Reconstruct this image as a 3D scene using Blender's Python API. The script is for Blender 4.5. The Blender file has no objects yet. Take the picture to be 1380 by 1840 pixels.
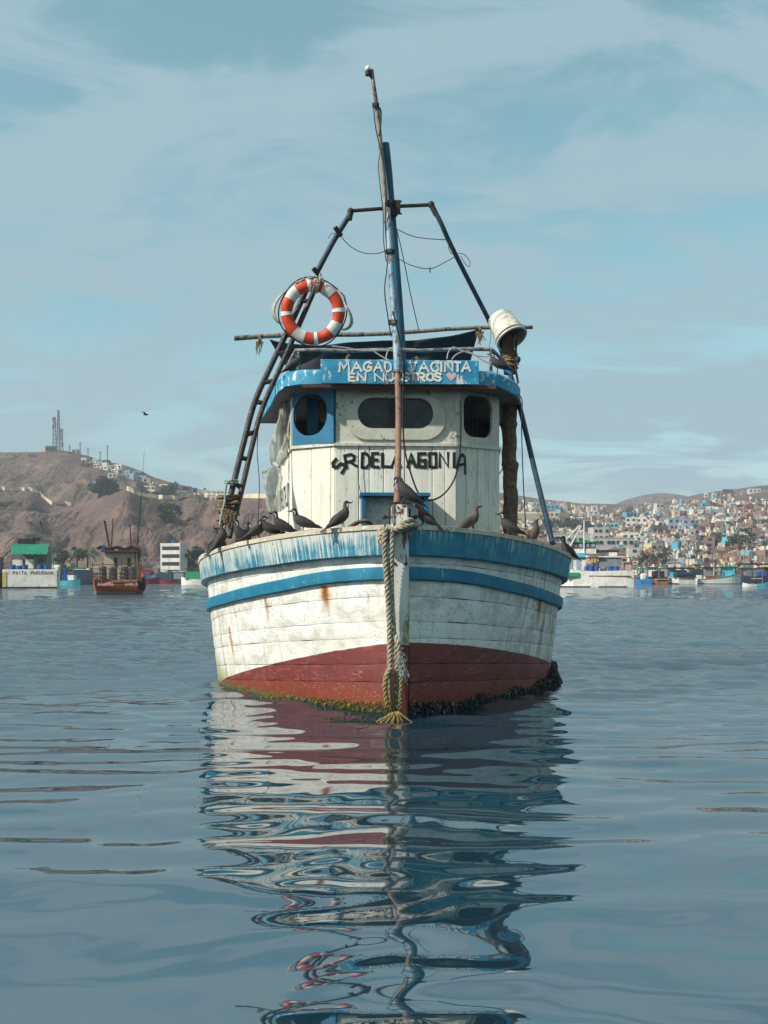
import bpy, math, random
import numpy as np
from mathutils import Vector, Matrix

random.seed(7)
RNG = np.random.default_rng(11)
sc = bpy.context.scene
C = sc.collection
R = math.radians

# ------------------------------------------------------------------ camera
F, HOR, H, CX = 1870.0, 1036.0, 1.465, 690.0     # focal length and horizon in photo pixels, eye height in metres
CAM = Vector((0.0, -11.0, H))
cam_data = bpy.data.cameras.new('camera')
cam = bpy.data.objects.new('camera', cam_data)
C.objects.link(cam)
cam.location = CAM
cam.rotation_euler = (R(90), 0, 0)
cam_data.sensor_fit = 'VERTICAL'
cam_data.sensor_height = 36.0
cam_data.lens = 36.0 * F / 1840.0
cam_data.shift_y = (HOR - 920.0) / 1840.0
cam_data.clip_start = 0.05
cam_data.clip_end = 12000
sc.camera = cam

# ------------------------------------------------------------------ sun, sky, exposure
SUN_DIR = Vector((-0.70, -0.36, 0.62)).normalized()      # towards the sun
sun_data = bpy.data.lights.new('sun', 'SUN')
sun_data.energy = 3.8
sun_data.angle = R(1.2)
sun_data.color = (1.0, 0.95, 0.87)
sun = bpy.data.objects.new('sun', sun_data)
C.objects.link(sun)
sun.rotation_euler = SUN_DIR.to_track_quat('Z', 'Y').to_euler()

world = bpy.data.worlds.new('World')
sc.world = world
world.use_nodes = True
wn, wl = world.node_tree.nodes, world.node_tree.links
wn.clear()
w_out = wn.new('ShaderNodeOutputWorld')
w_bg = wn.new('ShaderNodeBackground')
w_bg.inputs['Strength'].default_value = 0.1
w_sky = wn.new('ShaderNodeTexSky')
w_sky.sky_type = 'NISHITA'
w_sky.sun_disc = False
w_sky.sun_elevation = math.asin(SUN_DIR.z)
w_sky.sun_rotation = math.atan2(SUN_DIR.x, SUN_DIR.y)
w_sky.air_density = 1.0
w_sky.dust_density = 1.5
w_sky.ozone_density = 2.0
# thin high cloud: a noise sheet seen in perspective
w_tc = wn.new('ShaderNodeTexCoord')
w_sep = wn.new('ShaderNodeSeparateXYZ')
wl.new(w_tc.outputs['Generated'], w_sep.inputs[0])
w_add = wn.new('ShaderNodeMath'); w_add.operation = 'ADD'; w_add.inputs[1].default_value = 0.26
w_abs = wn.new('ShaderNodeMath'); w_abs.operation = 'ABSOLUTE'
wl.new(w_sep.outputs['Z'], w_abs.inputs[0]); wl.new(w_abs.outputs[0], w_add.inputs[0])
w_dx = wn.new('ShaderNodeMath'); w_dx.operation = 'DIVIDE'
w_dy = wn.new('ShaderNodeMath'); w_dy.operation = 'DIVIDE'
wl.new(w_sep.outputs['X'], w_dx.inputs[0]); wl.new(w_add.outputs[0], w_dx.inputs[1])
wl.new(w_sep.outputs['Y'], w_dy.inputs[0]); wl.new(w_add.outputs[0], w_dy.inputs[1])
w_cmb = wn.new('ShaderNodeCombineXYZ')
wl.new(w_dx.outputs[0], w_cmb.inputs[0]); wl.new(w_dy.outputs[0], w_cmb.inputs[1])
w_map = wn.new('ShaderNodeMapping')
w_map.inputs['Location'].default_value = (3.1, 0.35, 0)
w_map.inputs['Rotation'].default_value = (0, 0, R(-14))
w_map.inputs['Scale'].default_value = (0.8, 1.5, 1)
wl.new(w_cmb.outputs[0], w_map.inputs['Vector'])
w_nz = wn.new('ShaderNodeTexNoise')
w_nz.inputs['Scale'].default_value = 2.9
w_nz.inputs['Detail'].default_value = 9
w_nz.inputs['Roughness'].default_value = 0.6
w_nz.inputs['Distortion'].default_value = 0.6
wl.new(w_map.outputs[0], w_nz.inputs['Vector'])
w_rmp = wn.new('ShaderNodeMapRange'); w_rmp.interpolation_type = 'SMOOTHSTEP'
w_rmp.inputs['From Min'].default_value = 0.38
w_rmp.inputs['From Max'].default_value = 0.545
w_rmp.inputs['To Min'].default_value = 0.18
w_rmp.inputs['To Max'].default_value = 0.97
wl.new(w_nz.outputs[0], w_rmp.inputs['Value'])
w_mix = wn.new('ShaderNodeMix'); w_mix.data_type = 'RGBA'
wl.new(w_rmp.outputs[0], w_mix.inputs['Factor'])
w_hs = wn.new('ShaderNodeHueSaturation')
w_hs.inputs['Hue'].default_value = 0.445
w_hs.inputs['Saturation'].default_value = 1.0
w_hs.inputs['Value'].default_value = 1.0
wl.new(w_sky.outputs[0], w_hs.inputs['Color'])
wl.new(w_hs.outputs[0], w_mix.inputs['A'])
w_mix.inputs['B'].default_value = (2.34, 3.44, 3.90, 1)
wl.new(w_mix.outputs['Result'], w_bg.inputs['Color'])
wl.new(w_bg.outputs[0], w_out.inputs['Surface'])

sc.view_settings.view_transform = 'Standard'
sc.view_settings.look = 'None'
sc.view_settings.exposure = 0.62
sc.view_settings.gamma = 1.0
sc.view_settings.use_curve_mapping = False
try:
    sc.cycles.use_denoising = True
    sc.cycles.max_bounces = 6
    sc.cycles.glossy_bounces = 3
    sc.cycles.diffuse_bounces = 3
    sc.cycles.volume_bounces = 0
    sc.cycles.caustics_reflective = False
    sc.cycles.caustics_refractive = False
    sc.cycles.sample_clamp_indirect = 6
except Exception:
    pass

# ------------------------------------------------------------------ small helpers
def S(r, g, b):
    f = lambda c: (c / 12.92 if c <= 0.04045 else ((c + 0.055) / 1.055) ** 2.4)
    return (f(r / 255), f(g / 255), f(b / 255), 1.0)

class Nodes:
    def __init__(self, name):
        self.mat = bpy.data.materials.new(name)
        self.mat.use_nodes = True
        self.t = self.mat.node_tree
        self.t.nodes.clear()
        self.out = self.t.nodes.new('ShaderNodeOutputMaterial')
    def new(self, kind): return self.t.nodes.new(kind)
    def put(self, sock, v):
        if hasattr(v, 'is_output'): self.t.links.new(v, sock)
        elif v is not None:
            if isinstance(v, tuple) and len(v) == 3 and sock.type == 'RGBA': v = (*v, 1)
            sock.default_value = v
    def coord(self, which='Object'): return self.new('ShaderNodeTexCoord').outputs[which]
    def uv(self): return self.new('ShaderNodeTexCoord').outputs['UV']
    def rnd(self): return self.new('ShaderNodeObjectInfo').outputs['Random']
    def map(self, vec, scale=(1, 1, 1), loc=(0, 0, 0), rot=(0, 0, 0)):
        n = self.new('ShaderNodeMapping'); self.put(n.inputs['Vector'], vec)
        n.inputs['Scale'].default_value = scale; n.inputs['Location'].default_value = loc
        n.inputs['Rotation'].default_value = rot
        return n.outputs[0]
    def noise(self, vec, scale=5, detail=4, rough=0.55, dist=0.0):
        n = self.new('ShaderNodeTexNoise'); self.put(n.inputs['Vector'], vec)
        n.inputs['Scale'].default_value = scale; n.inputs['Detail'].default_value = detail
        n.inputs['Roughness'].default_value = rough; n.inputs['Distortion'].default_value = dist
        return n.outputs[0]
    def voro(self, vec, scale=5, feature='F1', rand=1.0):
        n = self.new('ShaderNodeTexVoronoi'); n.feature = feature
        self.put(n.inputs['Vector'], vec); n.inputs['Scale'].default_value = scale
        n.inputs['Randomness'].default_value = rand
        return n.outputs['Distance']
    def m(self, op, a, b=None, c=None, clamp=False):
        n = self.new('ShaderNodeMath'); n.operation = op; n.use_clamp = clamp
        self.put(n.inputs[0], a)
        if b is not None: self.put(n.inputs[1], b)
        if c is not None: self.put(n.inputs[2], c)
        return n.outputs[0]
    def ss(self, v, lo, hi, a=0.0, b=1.0):
        n = self.new('ShaderNodeMapRange'); n.interpolation_type = 'SMOOTHSTEP'
        self.put(n.inputs['Value'], v)
        n.inputs['From Min'].default_value = lo; n.inputs['From Max'].default_value = hi
        n.inputs['To Min'].default_value = a; n.inputs['To Max'].default_value = b
        return n.outputs[0]
    def sep(self, v):
        n = self.new('ShaderNodeSeparateXYZ'); self.put(n.inputs[0], v); return n.outputs
    def mix(self, f, a, b, mode='MIX'):
        n = self.new('ShaderNodeMix'); n.data_type = 'RGBA'; n.blend_type = mode
        self.put(n.inputs['Factor'], f); self.put(n.inputs['A'], a); self.put(n.inputs['B'], b)
        return n.outputs['Result']
    def bsdf(self, color, rough=0.6, bump=None, bstr=0.3, bdist=0.02, metal=0.0, spec=0.5, **kw):
        n = self.new('ShaderNodeBsdfPrincipled')
        self.put(n.inputs['Base Color'], color); self.put(n.inputs['Roughness'], rough)
        self.put(n.inputs['Metallic'], metal); self.put(n.inputs['Specular IOR Level'], spec)
        for k, v in kw.items(): self.put(n.inputs[k.replace('_', ' ')], v)
        if bump is not None:
            bn = self.new('ShaderNodeBump'); self.put(bn.inputs['Height'], bump)
            bn.inputs['Strength'].default_value = bstr; bn.inputs['Distance'].default_value = bdist
            self.t.links.new(bn.outputs[0], n.inputs['Normal'])
        self.t.links.new(n.outputs[0], self.out.inputs['Surface'])
        return self.mat

class MB:
    """collects vertices and faces of one mesh"""
    def __init__(self): self.v, self.f, self.uv, self.mi = [], [], [], []
    def add(self, verts, faces, uvs=None, mi=0):
        o = len(self.v)
        self.v.extend([tuple(p) for p in verts])
        for fc in faces:
            self.f.append(tuple(i + o for i in fc)); self.mi.append(mi)
            self.uv.append([uvs[i] for i in fc] if uvs is not None else [(0.0, 0.0)] * len(fc))
        return self
    def box(self, c, s, rot=None, mi=0, taper=1.0):
        hx, hy, hz = s[0] / 2, s[1] / 2, s[2] / 2
        vs = []
        for z in (-1, 1):
            k = taper if z > 0 else 1.0
            for x, y in ((-1, -1), (1, -1), (1, 1), (-1, 1)): vs.append(Vector((x * hx * k, y * hy * k, z * hz)))
        if rot is not None:
            M = rot if isinstance(rot, Matrix) else Matrix.Rotation(rot, 3, 'Z')
            vs = [M @ p for p in vs]
        vs = [p + Vector(c) for p in vs]
        return self.add(vs, [(0, 3, 2, 1), (4, 5, 6, 7), (0, 1, 5, 4), (1, 2, 6, 5), (2, 3, 7, 6), (3, 0, 4, 7)], mi=mi)
    def tube(self, pts, rad, n=8, caps=True, mi=0):
        pts = [Vector(p) for p in pts]
        if not hasattr(rad, '__len__'): rad = [rad] * len(pts)
        m = len(pts)
        tang = []
        for i in range(m):
            a, b = pts[max(i - 1, 0)], pts[min(i + 1, m - 1)]
            d = (b - a); tang.append(d.normalized() if d.length > 1e-9 else Vector((0, 0, 1)))
        ref = Vector((0, 0, 1)) if abs(tang[0].z) < 0.9 else Vector((1, 0, 0))
        nrm = (ref - tang[0] * ref.dot(tang[0])).normalized()
        vs, uvs = [], []; L = 0.0
        for i in range(m):
            if i:
                L += (pts[i] - pts[i - 1]).length
                nrm = nrm - tang[i] * nrm.dot(tang[i])
                nrm = nrm.normalized() if nrm.length > 1e-6 else tang[i].orthogonal().normalized()
            bn = tang[i].cross(nrm)
            for k in range(n):
                a = 2 * math.pi * k / n
                vs.append(pts[i] + (nrm * math.cos(a) + bn * math.sin(a)) * rad[i]); uvs.append((k / n, L))
        fs = []
        for i in range(m - 1):
            for k in range(n):
                k2 = (k + 1) % n
                fs.append((i * n + k, i * n + k2, (i + 1) * n + k2, (i + 1) * n + k))
        if caps:
            fs.append(tuple(range(n - 1, -1, -1))); fs.append(tuple((m - 1) * n + k for k in range(n)))
        return self.add(vs, fs, uvs, mi)
    def lathe(self, prof, n=16, M=None, mi=0):
        """prof: list of (r, z), revolved about z"""
        vs, fs = [], []
        for r, z in prof:
            for k in range(n):
                a = 2 * math.pi * k / n
                p = Vector((r * math.cos(a), r * math.sin(a), z)); vs.append(M @ p if M else p)
        for i in range(len(prof) - 1):
            for k in range(n):
                k2 = (k + 1) % n
                fs.append((i * n + k, i * n + k2, (i + 1) * n + k2, (i + 1) * n + k))
        return self.add(vs, fs, mi=mi)
    def ell(self, c, r, nu=10, nv=6, M=None, mi=0):
        vs, fs = [], []
        for j in range(nv + 1):
            t = math.pi * j / nv
            for i in range(nu):
                a = 2 * math.pi * i / nu
                p = Vector((r[0] * math.sin(t) * math.cos(a), r[1] * math.sin(t) * math.sin(a), r[2] * math.cos(t)))
                if M: p = M @ p
                vs.append(p + Vector(c))
        for j in range(nv):
            for i in range(nu):
                i2 = (i + 1) % nu
                fs.append((j * nu + i, (j + 1) * nu + i, (j + 1) * nu + i2, j * nu + i2))
        return self.add(vs, fs, mi=mi)
    def grid(self, P, uvs=None, closed=False, mi=0, flip=False):
        """P[i][j] points"""
        n, m = len(P), len(P[0])
        vs = [p for row in P for p in row]
        u = [q for row in uvs for q in row] if uvs is not None else None
        fs = []
        for i in range(n - 1):
            for j in range(m - 1 + (1 if closed else 0)):
                j2 = (j + 1) % m
                q = (i * m + j, i * m + j2, (i + 1) * m + j2, (i + 1) * m + j)
                fs.append(q[::-1] if flip else q)
        return self.add(vs, fs, u, mi)
    def mesh(self, name, mats, smooth=False, bevel=0.0):
        me = bpy.data.meshes.new(name)
        me.from_pydata([tuple(p) for p in self.v], [], self.f)
        if any(any(q != (0.0, 0.0) for q in u) for u in self.uv):
            lay = me.uv_layers.new(name='UVMap')
            lay.data.foreach_set('uv', [c for u in self.uv for q in u for c in q])
        for m_ in (mats if isinstance(mats, (list, tuple)) else [mats]): me.materials.append(m_)
        me.polygons.foreach_set('material_index', self.mi)
        if smooth: me.polygons.foreach_set('use_smooth', [True] * len(me.polygons))
        me.validate(); me.update()
        return me
    def build(self, name, mats, parent=None, smooth=False, bevel=0.0, auto=None):
        me = self.mesh(name, mats, smooth)
        o = bpy.data.objects.new(name, me)
        C.objects.link(o)
        if parent is not None: o.parent = parent
        if bevel > 0:
            b = o.modifiers.new('bevel', 'BEVEL'); b.width = bevel; b.segments = 2; b.limit_method = 'ANGLE'; b.angle_limit = R(40)
        if auto is not None:
            try: me.set_sharp_from_angle(angle=R(auto))
            except Exception: pass
        return o

def tag(o, label=None, cat=None, group=None, kind=None):
    if label: o['label'] = label
    if cat: o['category'] = cat
    if group: o['group'] = group
    if kind: o['kind'] = kind
    return o
def empty(name, loc=(0, 0, 0), rz=0.0, parent=None):
    o = bpy.data.objects.new(name, None); C.objects.link(o)
    o.location = loc; o.rotation_euler = (0, 0, rz); o.empty_display_size = 0.2
    if parent: o.parent = parent
    return o
def put(me, name, parent=None, loc=(0, 0, 0), rot=(0, 0, 0), scale=(1, 1, 1)):
    o = bpy.data.objects.new(name, me); C.objects.link(o)
    o.location = loc; o.rotation_euler = rot; o.scale = scale
    if parent is not None: o.parent = parent
    return o
def pchip(xs, ys):
    xs, ys = np.array(xs, float), np.array(ys, float)
    h = np.diff(xs); d = np.diff(ys) / h
    m = np.zeros_like(ys)
    for i in range(1, len(xs) - 1):
        if d[i - 1] * d[i] > 0:
            w1, w2 = 2 * h[i] + h[i - 1], h[i] + 2 * h[i - 1]
            m[i] = (w1 + w2) / (w1 / d[i - 1] + w2 / d[i])
    m[0], m[-1] = d[0], d[-1]
    def f(x):
        x = np.clip(x, xs[0], xs[-1])
        i = np.clip(np.searchsorted(xs, x) - 1, 0, len(xs) - 2)
        t = (x - xs[i]) / h[i]
        return ((1 + 2 * t) * (1 - t) ** 2) * ys[i] + t * (1 - t) ** 2 * h[i] * m[i] + t * t * (3 - 2 * t) * ys[i + 1] + t * t * (t - 1) * h[i] * m[i + 1]
    return f
def vnoise(x, y, seed=0):
    x, y = np.asarray(x, float), np.asarray(y, float)
    xi, yi = np.floor(x).astype(np.int64), np.floor(y).astype(np.int64)
    fx, fy = x - xi, y - yi
    fx, fy = fx * fx * (3 - 2 * fx), fy * fy * (3 - 2 * fy)
    def hsh(a, b):
        n = (a * 374761393 + b * 668265263 + seed * 974634777) & 0x7fffffff
        n = ((n ^ (n >> 13)) * 1274126177) & 0x7fffffff
        return ((n ^ (n >> 16)) & 0xffff) / 65535.0
    a, b, c_, d = hsh(xi, yi), hsh(xi + 1, yi), hsh(xi, yi + 1), hsh(xi + 1, yi + 1)
    return (a * (1 - fx) + b * fx) * (1 - fy) + (c_ * (1 - fx) + d * fx) * fy
def fbm(x, y, o=4, seed=0):
    s, a, t = 0, 1.0, 0
    for k in range(o):
        s = s + a * vnoise(x * 2 ** k, y * 2 ** k, seed + k); t += a; a *= 0.5
    return s / t
def W(px, py, d):
    """point seen at a photo pixel, d metres in front of the camera"""
    return Vector(((px - CX) / F * d, d + CAM.y, H + (HOR - py) / F * d))
# ------------------------------------------------------------------ materials
M = {}
def simple(name, col, rough=0.7, var=0.25, scale=6.0, metal=0.0, bstr=0.15, spec=0.4, dirt=None, dirt_amt=0.5, bdist=0.01):
    N = Nodes(name); co = N.coord()
    n1 = N.noise(co, scale, 5, 0.6); n2 = N.noise(co, scale * 6, 4, 0.6)
    v = N.m('ADD', N.m('MULTIPLY', n1, 0.7), N.m('MULTIPLY', n2, 0.3))
    dark = tuple(c * (1 - var) for c in col[:3]) + (1,)
    lite = tuple(min(1, c * (1 + var * 0.5)) for c in col[:3]) + (1,)
    c = N.mix(N.ss(v, 0.35, 0.65), dark, lite)
    if dirt is not None:
        c = N.mix(N.m('MULTIPLY', N.ss(N.noise(co, scale * 1.7, 6, 0.7, 0.4), 0.5, 0.68), dirt_amt), c, dirt)
    M[name] = N.bsdf(c, rough, n2, bstr, bdist, metal, spec)
    return M[name]

# white hull paint with red bottom, rust runs, weed at the waterline and open seams
def make_hull():
    N = Nodes('hull_paint'); co = N.coord(); x, y, z = N.sep(co)
    uv = N.uv()
    big = N.noise(co, 1.3, 5, 0.6); med = N.noise(co, 7, 6, 0.65); fine = N.noise(co, 45, 4, 0.6)
    run = N.noise(N.map(uv, (14, 1.1, 1)), 1.0, 5, 0.65)                # vertical runs
    white = N.mix(N.ss(big, 0.3, 0.7), S(228, 225, 212), S(238, 237, 229))
    white = N.mix(N.m('MULTIPLY', N.ss(run, 0.50, 0.72), 0.42), white, S(170, 163, 142))
    white = N.mix(N.m('MULTIPLY', N.ss(med, 0.52, 0.72), 0.45), white, S(160, 156, 140))
    # flaking: small dark chips in clusters
    chip = N.m('MULTIPLY', N.ss(N.noise(N.map(co, (1, 1, 2.2)), 30, 3, 0.6), 0.61, 0.65), N.ss(N.noise(co, 2.6, 3, 0.5), 0.46, 0.60))
    white = N.mix(N.m('MULTIPLY', chip, 0.85), white, S(92, 84, 72))
    fl = N.m('MULTIPLY', N.ss(N.noise(N.map(uv, (2.6, 5.5, 1), (11, 3, 0)), 1.6, 8, 0.75, 0.8), 0.600, 0.615), N.ss(N.noise(co, 1.9, 3, 0.5), 0.45, 0.58))
    white = N.mix(N.m('MULTIPLY', fl, 0.8), white, N.mix(N.ss(med, 0.4, 0.6), S(132, 126, 112), S(176, 170, 152)))
    # hairline cracks along the strakes
    ck = N.noise(N.map(uv, (1.3, 9.0, 1)), 2.0, 6, 0.7, 0.6)
    crack = N.m('MULTIPLY', N.ss(N.m('ABSOLUTE', N.m('SUBTRACT', ck, 0.5)), 0.011, 0.0), N.ss(N.noise(co, 1.6, 3, 0.5), 0.46, 0.56))
    white = N.mix(N.m('MULTIPLY', crack, 0.7), white, S(80, 76, 66))
    # green weed stain low on the white and heavier grime towards the water, aft
    low = N.m('ADD', N.m('ADD', z, N.m('MULTIPLY', y, 0.0)), N.m('MULTIPLY', N.m('SUBTRACT', run, 0.5), -0.75))
    aft = N.ss(y, 2.0, 3.2)
    weed = N.m('MULTIPLY', N.ss(low, 0.42, 0.16), aft)
    white = N.mix(N.m('MULTIPLY', weed, 0.85), white, S(150, 140, 40))
    grime = N.m('MULTIPLY', N.m('MULTIPLY', N.ss(N.noise(N.map(uv, (9, 0.7, 1), (3, 2, 0)), 1.0, 6, 0.7), 0.46, 0.66), N.m('MAXIMUM', N.ss(y, 1.4, 3.0), N.ss(x, 0.9, 2.0))), 0.75)
    white = N.mix(grime, white, S(120, 112, 78))
    blot = N.m('MULTIPLY', N.ss(N.noise(N.map(uv, (2.2, 3.5, 1), (4, 7, 0)), 1.0, 7, 0.72, 0.3), 0.47, 0.62), 0.5)
    white = N.mix(blot, white, S(168, 160, 138))
    # rust runs
    wob = N.m('MULTIPLY', N.m('SUBTRACT', N.noise(N.map(co, (6, 6, 14)), 1.0, 3, 0.6), 0.5), 0.05)
    for x0, z0, ln, w, a, dx in RUNS:
        w = w * 1.5
        cx = N.m('ADD', N.m('ADD', N.m('SUBTRACT', x, x0), wob), N.m('MULTIPLY', N.m('SUBTRACT', z, z0), dx))
        k = N.ss(N.m('ABSOLUTE', cx), w, w * 0.25)
        k = N.m('MULTIPLY', k, N.ss(z, z0 + 0.015, z0 - 0.01))
        k = N.m('MULTIPLY', k, N.ss(z, z0 - ln, z0 - ln * 0.15))
        k = N.m('MULTIPLY', k, N.ss(run, 0.25, 0.55, 0.55, 1.0))
        k = N.m('MULTIPLY', k, a)
        white = N.mix(k, white, N.mix(N.ss(N.m('ABSOLUTE', cx), w * 0.6, w * 0.1), S(196, 140, 40), S(128, 62, 16)))
    # red bottom paint below the boot line
    red = N.mix(N.ss(big, 0.3, 0.7), S(100, 38, 33), S(122, 50, 44))
    red = N.mix(N.m('MULTIPLY', N.ss(run, 0.5, 0.75), 0.4), red, S(96, 40, 30))
    scr = N.ss(N.m('ABSOLUTE', N.m('SUBTRACT', N.noise(N.map(uv, (0.8, 5, 1), (7, 1, 0)), 1.6, 5, 0.65, 0.5), 0.5)), 0.012, 0.0)
    red = N.mix(N.m('MULTIPLY', N.m('MULTIPLY', scr, N.ss(med, 0.42, 0.58)), 0.55), red, S(205, 150, 138))
    rust_low = N.ss(N.m('ADD', z, N.m('MULTIPLY', N.m('SUBTRACT', med, 0.5), 0.5)), 0.36, 0.14)
    red = N.mix(N.m('MULTIPLY', rust_low, 0.75), red, S(120, 46, 14))
    spk = N.m('MULTIPLY', N.ss(fine, 0.62, 0.68), N.ss(N.m('ADD', z, N.m('MULTIPLY', N.m('SUBTRACT', big, 0.5), 0.5)), 0.42, 0.22))
    red = N.mix(spk, red, S(186, 140, 60))
    boot = N.m('ADD', N.m('SUBTRACT', N.m('ADD', N.m('MULTIPLY', x, -0.045), N.m('ADD', z, N.m('MULTIPLY', y, 0.195))), 0.765), N.m('MULTIPLY', N.m('SUBTRACT', med, 0.5), 0.02))
    col = N.mix(N.ss(boot, 0.004, -0.004), white, red)
    # weed fringe
    fr = N.ss(N.m('ADD', z, N.m('MULTIPLY', N.m('SUBTRACT', N.noise(co, 12, 5, 0.7), 0.5), 0.30)), 0.12, 0.03)
    slime = N.mix(N.ss(fine, 0.4, 0.6), S(34, 40, 18), S(92, 98, 30))
    col = N.mix(N.m('MULTIPLY', fr, N.ss(y, 4.0, 2.6)), col, slime)
    hgt = N.m('ADD', N.m('MULTIPLY', med, 0.5), N.m('SUBTRACT', N.m('MULTIPLY', fine, 0.25), N.m('ADD', N.m('MULTIPLY', crack, 0.5), N.m('MULTIPLY', chip, 0.4))))
    M['hull_paint'] = N.bsdf(col, N.ss(med, 0.3, 0.7, 0.42, 0.68), hgt, 0.35, 0.012)

def make_drip_blue(name, blue_a, blue_b, streak_side=True):
    """blue paint under white droppings that ran down"""
    N = Nodes(name); co = N.coord(); uv = N.uv(); x, y, z = N.sep(co)
    u, v, _ = N.sep(uv)
    med = N.noise(co, 6, 5, 0.6); fine = N.noise(co, 50, 3, 0.6)
    base = N.mix(N.ss(med, 0.35, 0.65), blue_a, blue_b)
    s1 = N.noise(N.map(uv, (105, 1.3, 1)), 1.0, 5, 0.75)
    s2 = N.noise(N.map(uv, (26, 0.9, 1), (5, 3, 0)), 1.0, 3, 0.6)
    lean = N.m('ADD', N.m('MULTIPLY', s1, 0.65), N.m('MULTIPLY', s2, 0.35))
    amt = N.m('ADD', N.ss(x, 0.0, -0.35, 0.035, 0.14), N.m('MULTIPLY', N.m('SUBTRACT', N.noise(co, 3.0, 4, 0.6), 0.5), 0.26)) if streak_side else 0.02
    topb = N.ss(v, 0.05, 0.30, -0.035, 0.045)
    k = N.ss(N.m('ADD', N.m('ADD', lean, amt), topb), 0.60, 0.66)
    col = N.mix(N.m('MULTIPLY', k, 0.9), base, S(206, 204, 190))
    dk = N.ss(N.noise(N.map(uv, (34, 1.5, 1), (1, 9, 0)), 1.0, 4, 0.7), 0.60, 0.68)
    col = N.mix(N.m('MULTIPLY', dk, 0.7), col, S(24, 62, 84))
    sp = N.ss(N.noise(co, 24, 2, 0.5), 0.72, 0.75)
    col = N.mix(sp, col, S(28, 34, 36))
    M[name] = N.bsdf(col, 0.6, N.m('ADD', lean, N.m('MULTIPLY', fine, 0.3)), 0.4, 0.01)

def make_peel(name, base_a, base_b, under, amt=0.5, scale=8, vert=False, second=None, rough=0.6):
    """paint that has come off in patches"""
    N = Nodes(name); co = N.coord()
    cs = N.map(co, (1, 1, 0.35)) if vert else co
    a = N.noise(cs, scale, 6, 0.68, 0.5); b = N.noise(co, scale * 0.35, 4, 0.6); f = N.noise(co, 60, 3, 0.6)
    base = N.mix(N.ss(b, 0.35, 0.65), base_a, base_b)
    k = N.ss(N.m('ADD', a, N.m('MULTIPLY', N.m('SUBTRACT', b, 0.5), 0.4)), 0.70 - 0.2 * amt, 0.74 - 0.2 * amt)
    col = N.mix(k, base, under)
    if second is not None:
        k2 = N.ss(N.noise(cs, scale * 1.6, 5, 0.7, 0.3), 0.58, 0.62)
        col = N.mix(N.m('MULTIPLY', k2, 0.85), col, second)
    M[name] = N.bsdf(col, rough, N.m('ADD', N.m('MULTIPLY', k, -0.6), N.m('MULTIPLY', f, 0.4)), 0.4, 0.008)

def make_cabin():
    N = Nodes('cabin_paint'); co = N.coord(); x, y, z = N.sep(co)
    big = N.noise(co, 1.6, 4, 0.6); med = N.noise(co, 9, 6, 0.65); fine = N.noise(co, 60, 3, 0.6)
    run = N.noise(N.map(co, (22, 22, 1.3)), 1.0, 5, 0.65)
    c = N.mix(N.ss(big, 0.3, 0.7), S(222, 216, 196), S(234, 230, 214))
    c = N.mix(N.m('MULTIPLY', N.ss(run, 0.48, 0.70), 0.4), c, S(174, 168, 148))
    c = N.mix(N.m('MULTIPLY', N.ss(z, 3.18, 3.30), N.m('MULTIPLY', N.ss(run, 0.3, 0.55), 0.30)), c, S(160, 158, 140))
    sp = N.ss(N.voro(N.map(co, (1, 1, 0.7)), 13), 0.13, 0.06)
    sp = N.m('MULTIPLY', sp, N.ss(N.noise(co, 3.1, 2, 0.5), 0.44, 0.54))
    c = N.mix(N.m('MULTIPLY', sp, 0.85), c, S(70, 58, 46))
    c = N.mix(N.m('MULTIPLY', N.ss(med, 0.60, 0.72), 0.5), c, S(150, 140, 116))
    ck = N.ss(N.m('ABSOLUTE', N.m('SUBTRACT', N.noise(N.map(co, (5, 5, 0.55)), 1.0, 5, 0.6, 0.4), 0.5)), 0.007, 0.0)
    ck = N.m('MULTIPLY', ck, N.ss(big, 0.46, 0.55))
    c = N.mix(N.m('MULTIPLY', ck, 0.65), c, S(86, 80, 68))
    M['cabin_paint'] = N.bsdf(c, 0.6, N.m('ADD', N.m('MULTIPLY', fine, 0.3), N.m('SUBTRACT', med, N.m('MULTIPLY', ck, 0.6))), 0.35, 0.01)

def make_rope(name, ca, cb, green=False):
    N = Nodes(name); co = N.coord(); x, y, z = N.sep(co)
    n = N.noise(co, 30, 5, 0.7); f = N.noise(co, 160, 3, 0.6)
    c = N.mix(N.ss(n, 0.35, 0.65), ca, cb)
    if green:
        c = N.mix(N.m('MULTIPLY', N.ss(N.m('ADD', z, N.m('MULTIPLY', n, 0.5)), -0.95, -1.6), 0.8), c, S(120, 104, 44))
        c = N.mix(N.m('MULTIPLY', N.ss(N.m('ADD', z, N.m('MULTIPLY', n, 0.3)), -1.62, -1.8), 0.6), c, S(58, 54, 22))
    c = N.mix(N.m('MULTIPLY', N.ss(f, 0.56, 0.7), 0.5), c, S(90, 84, 66))
    M[name] = N.bsdf(c, 0.9, f, 0.6, 0.006, spec=0.2)

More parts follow.
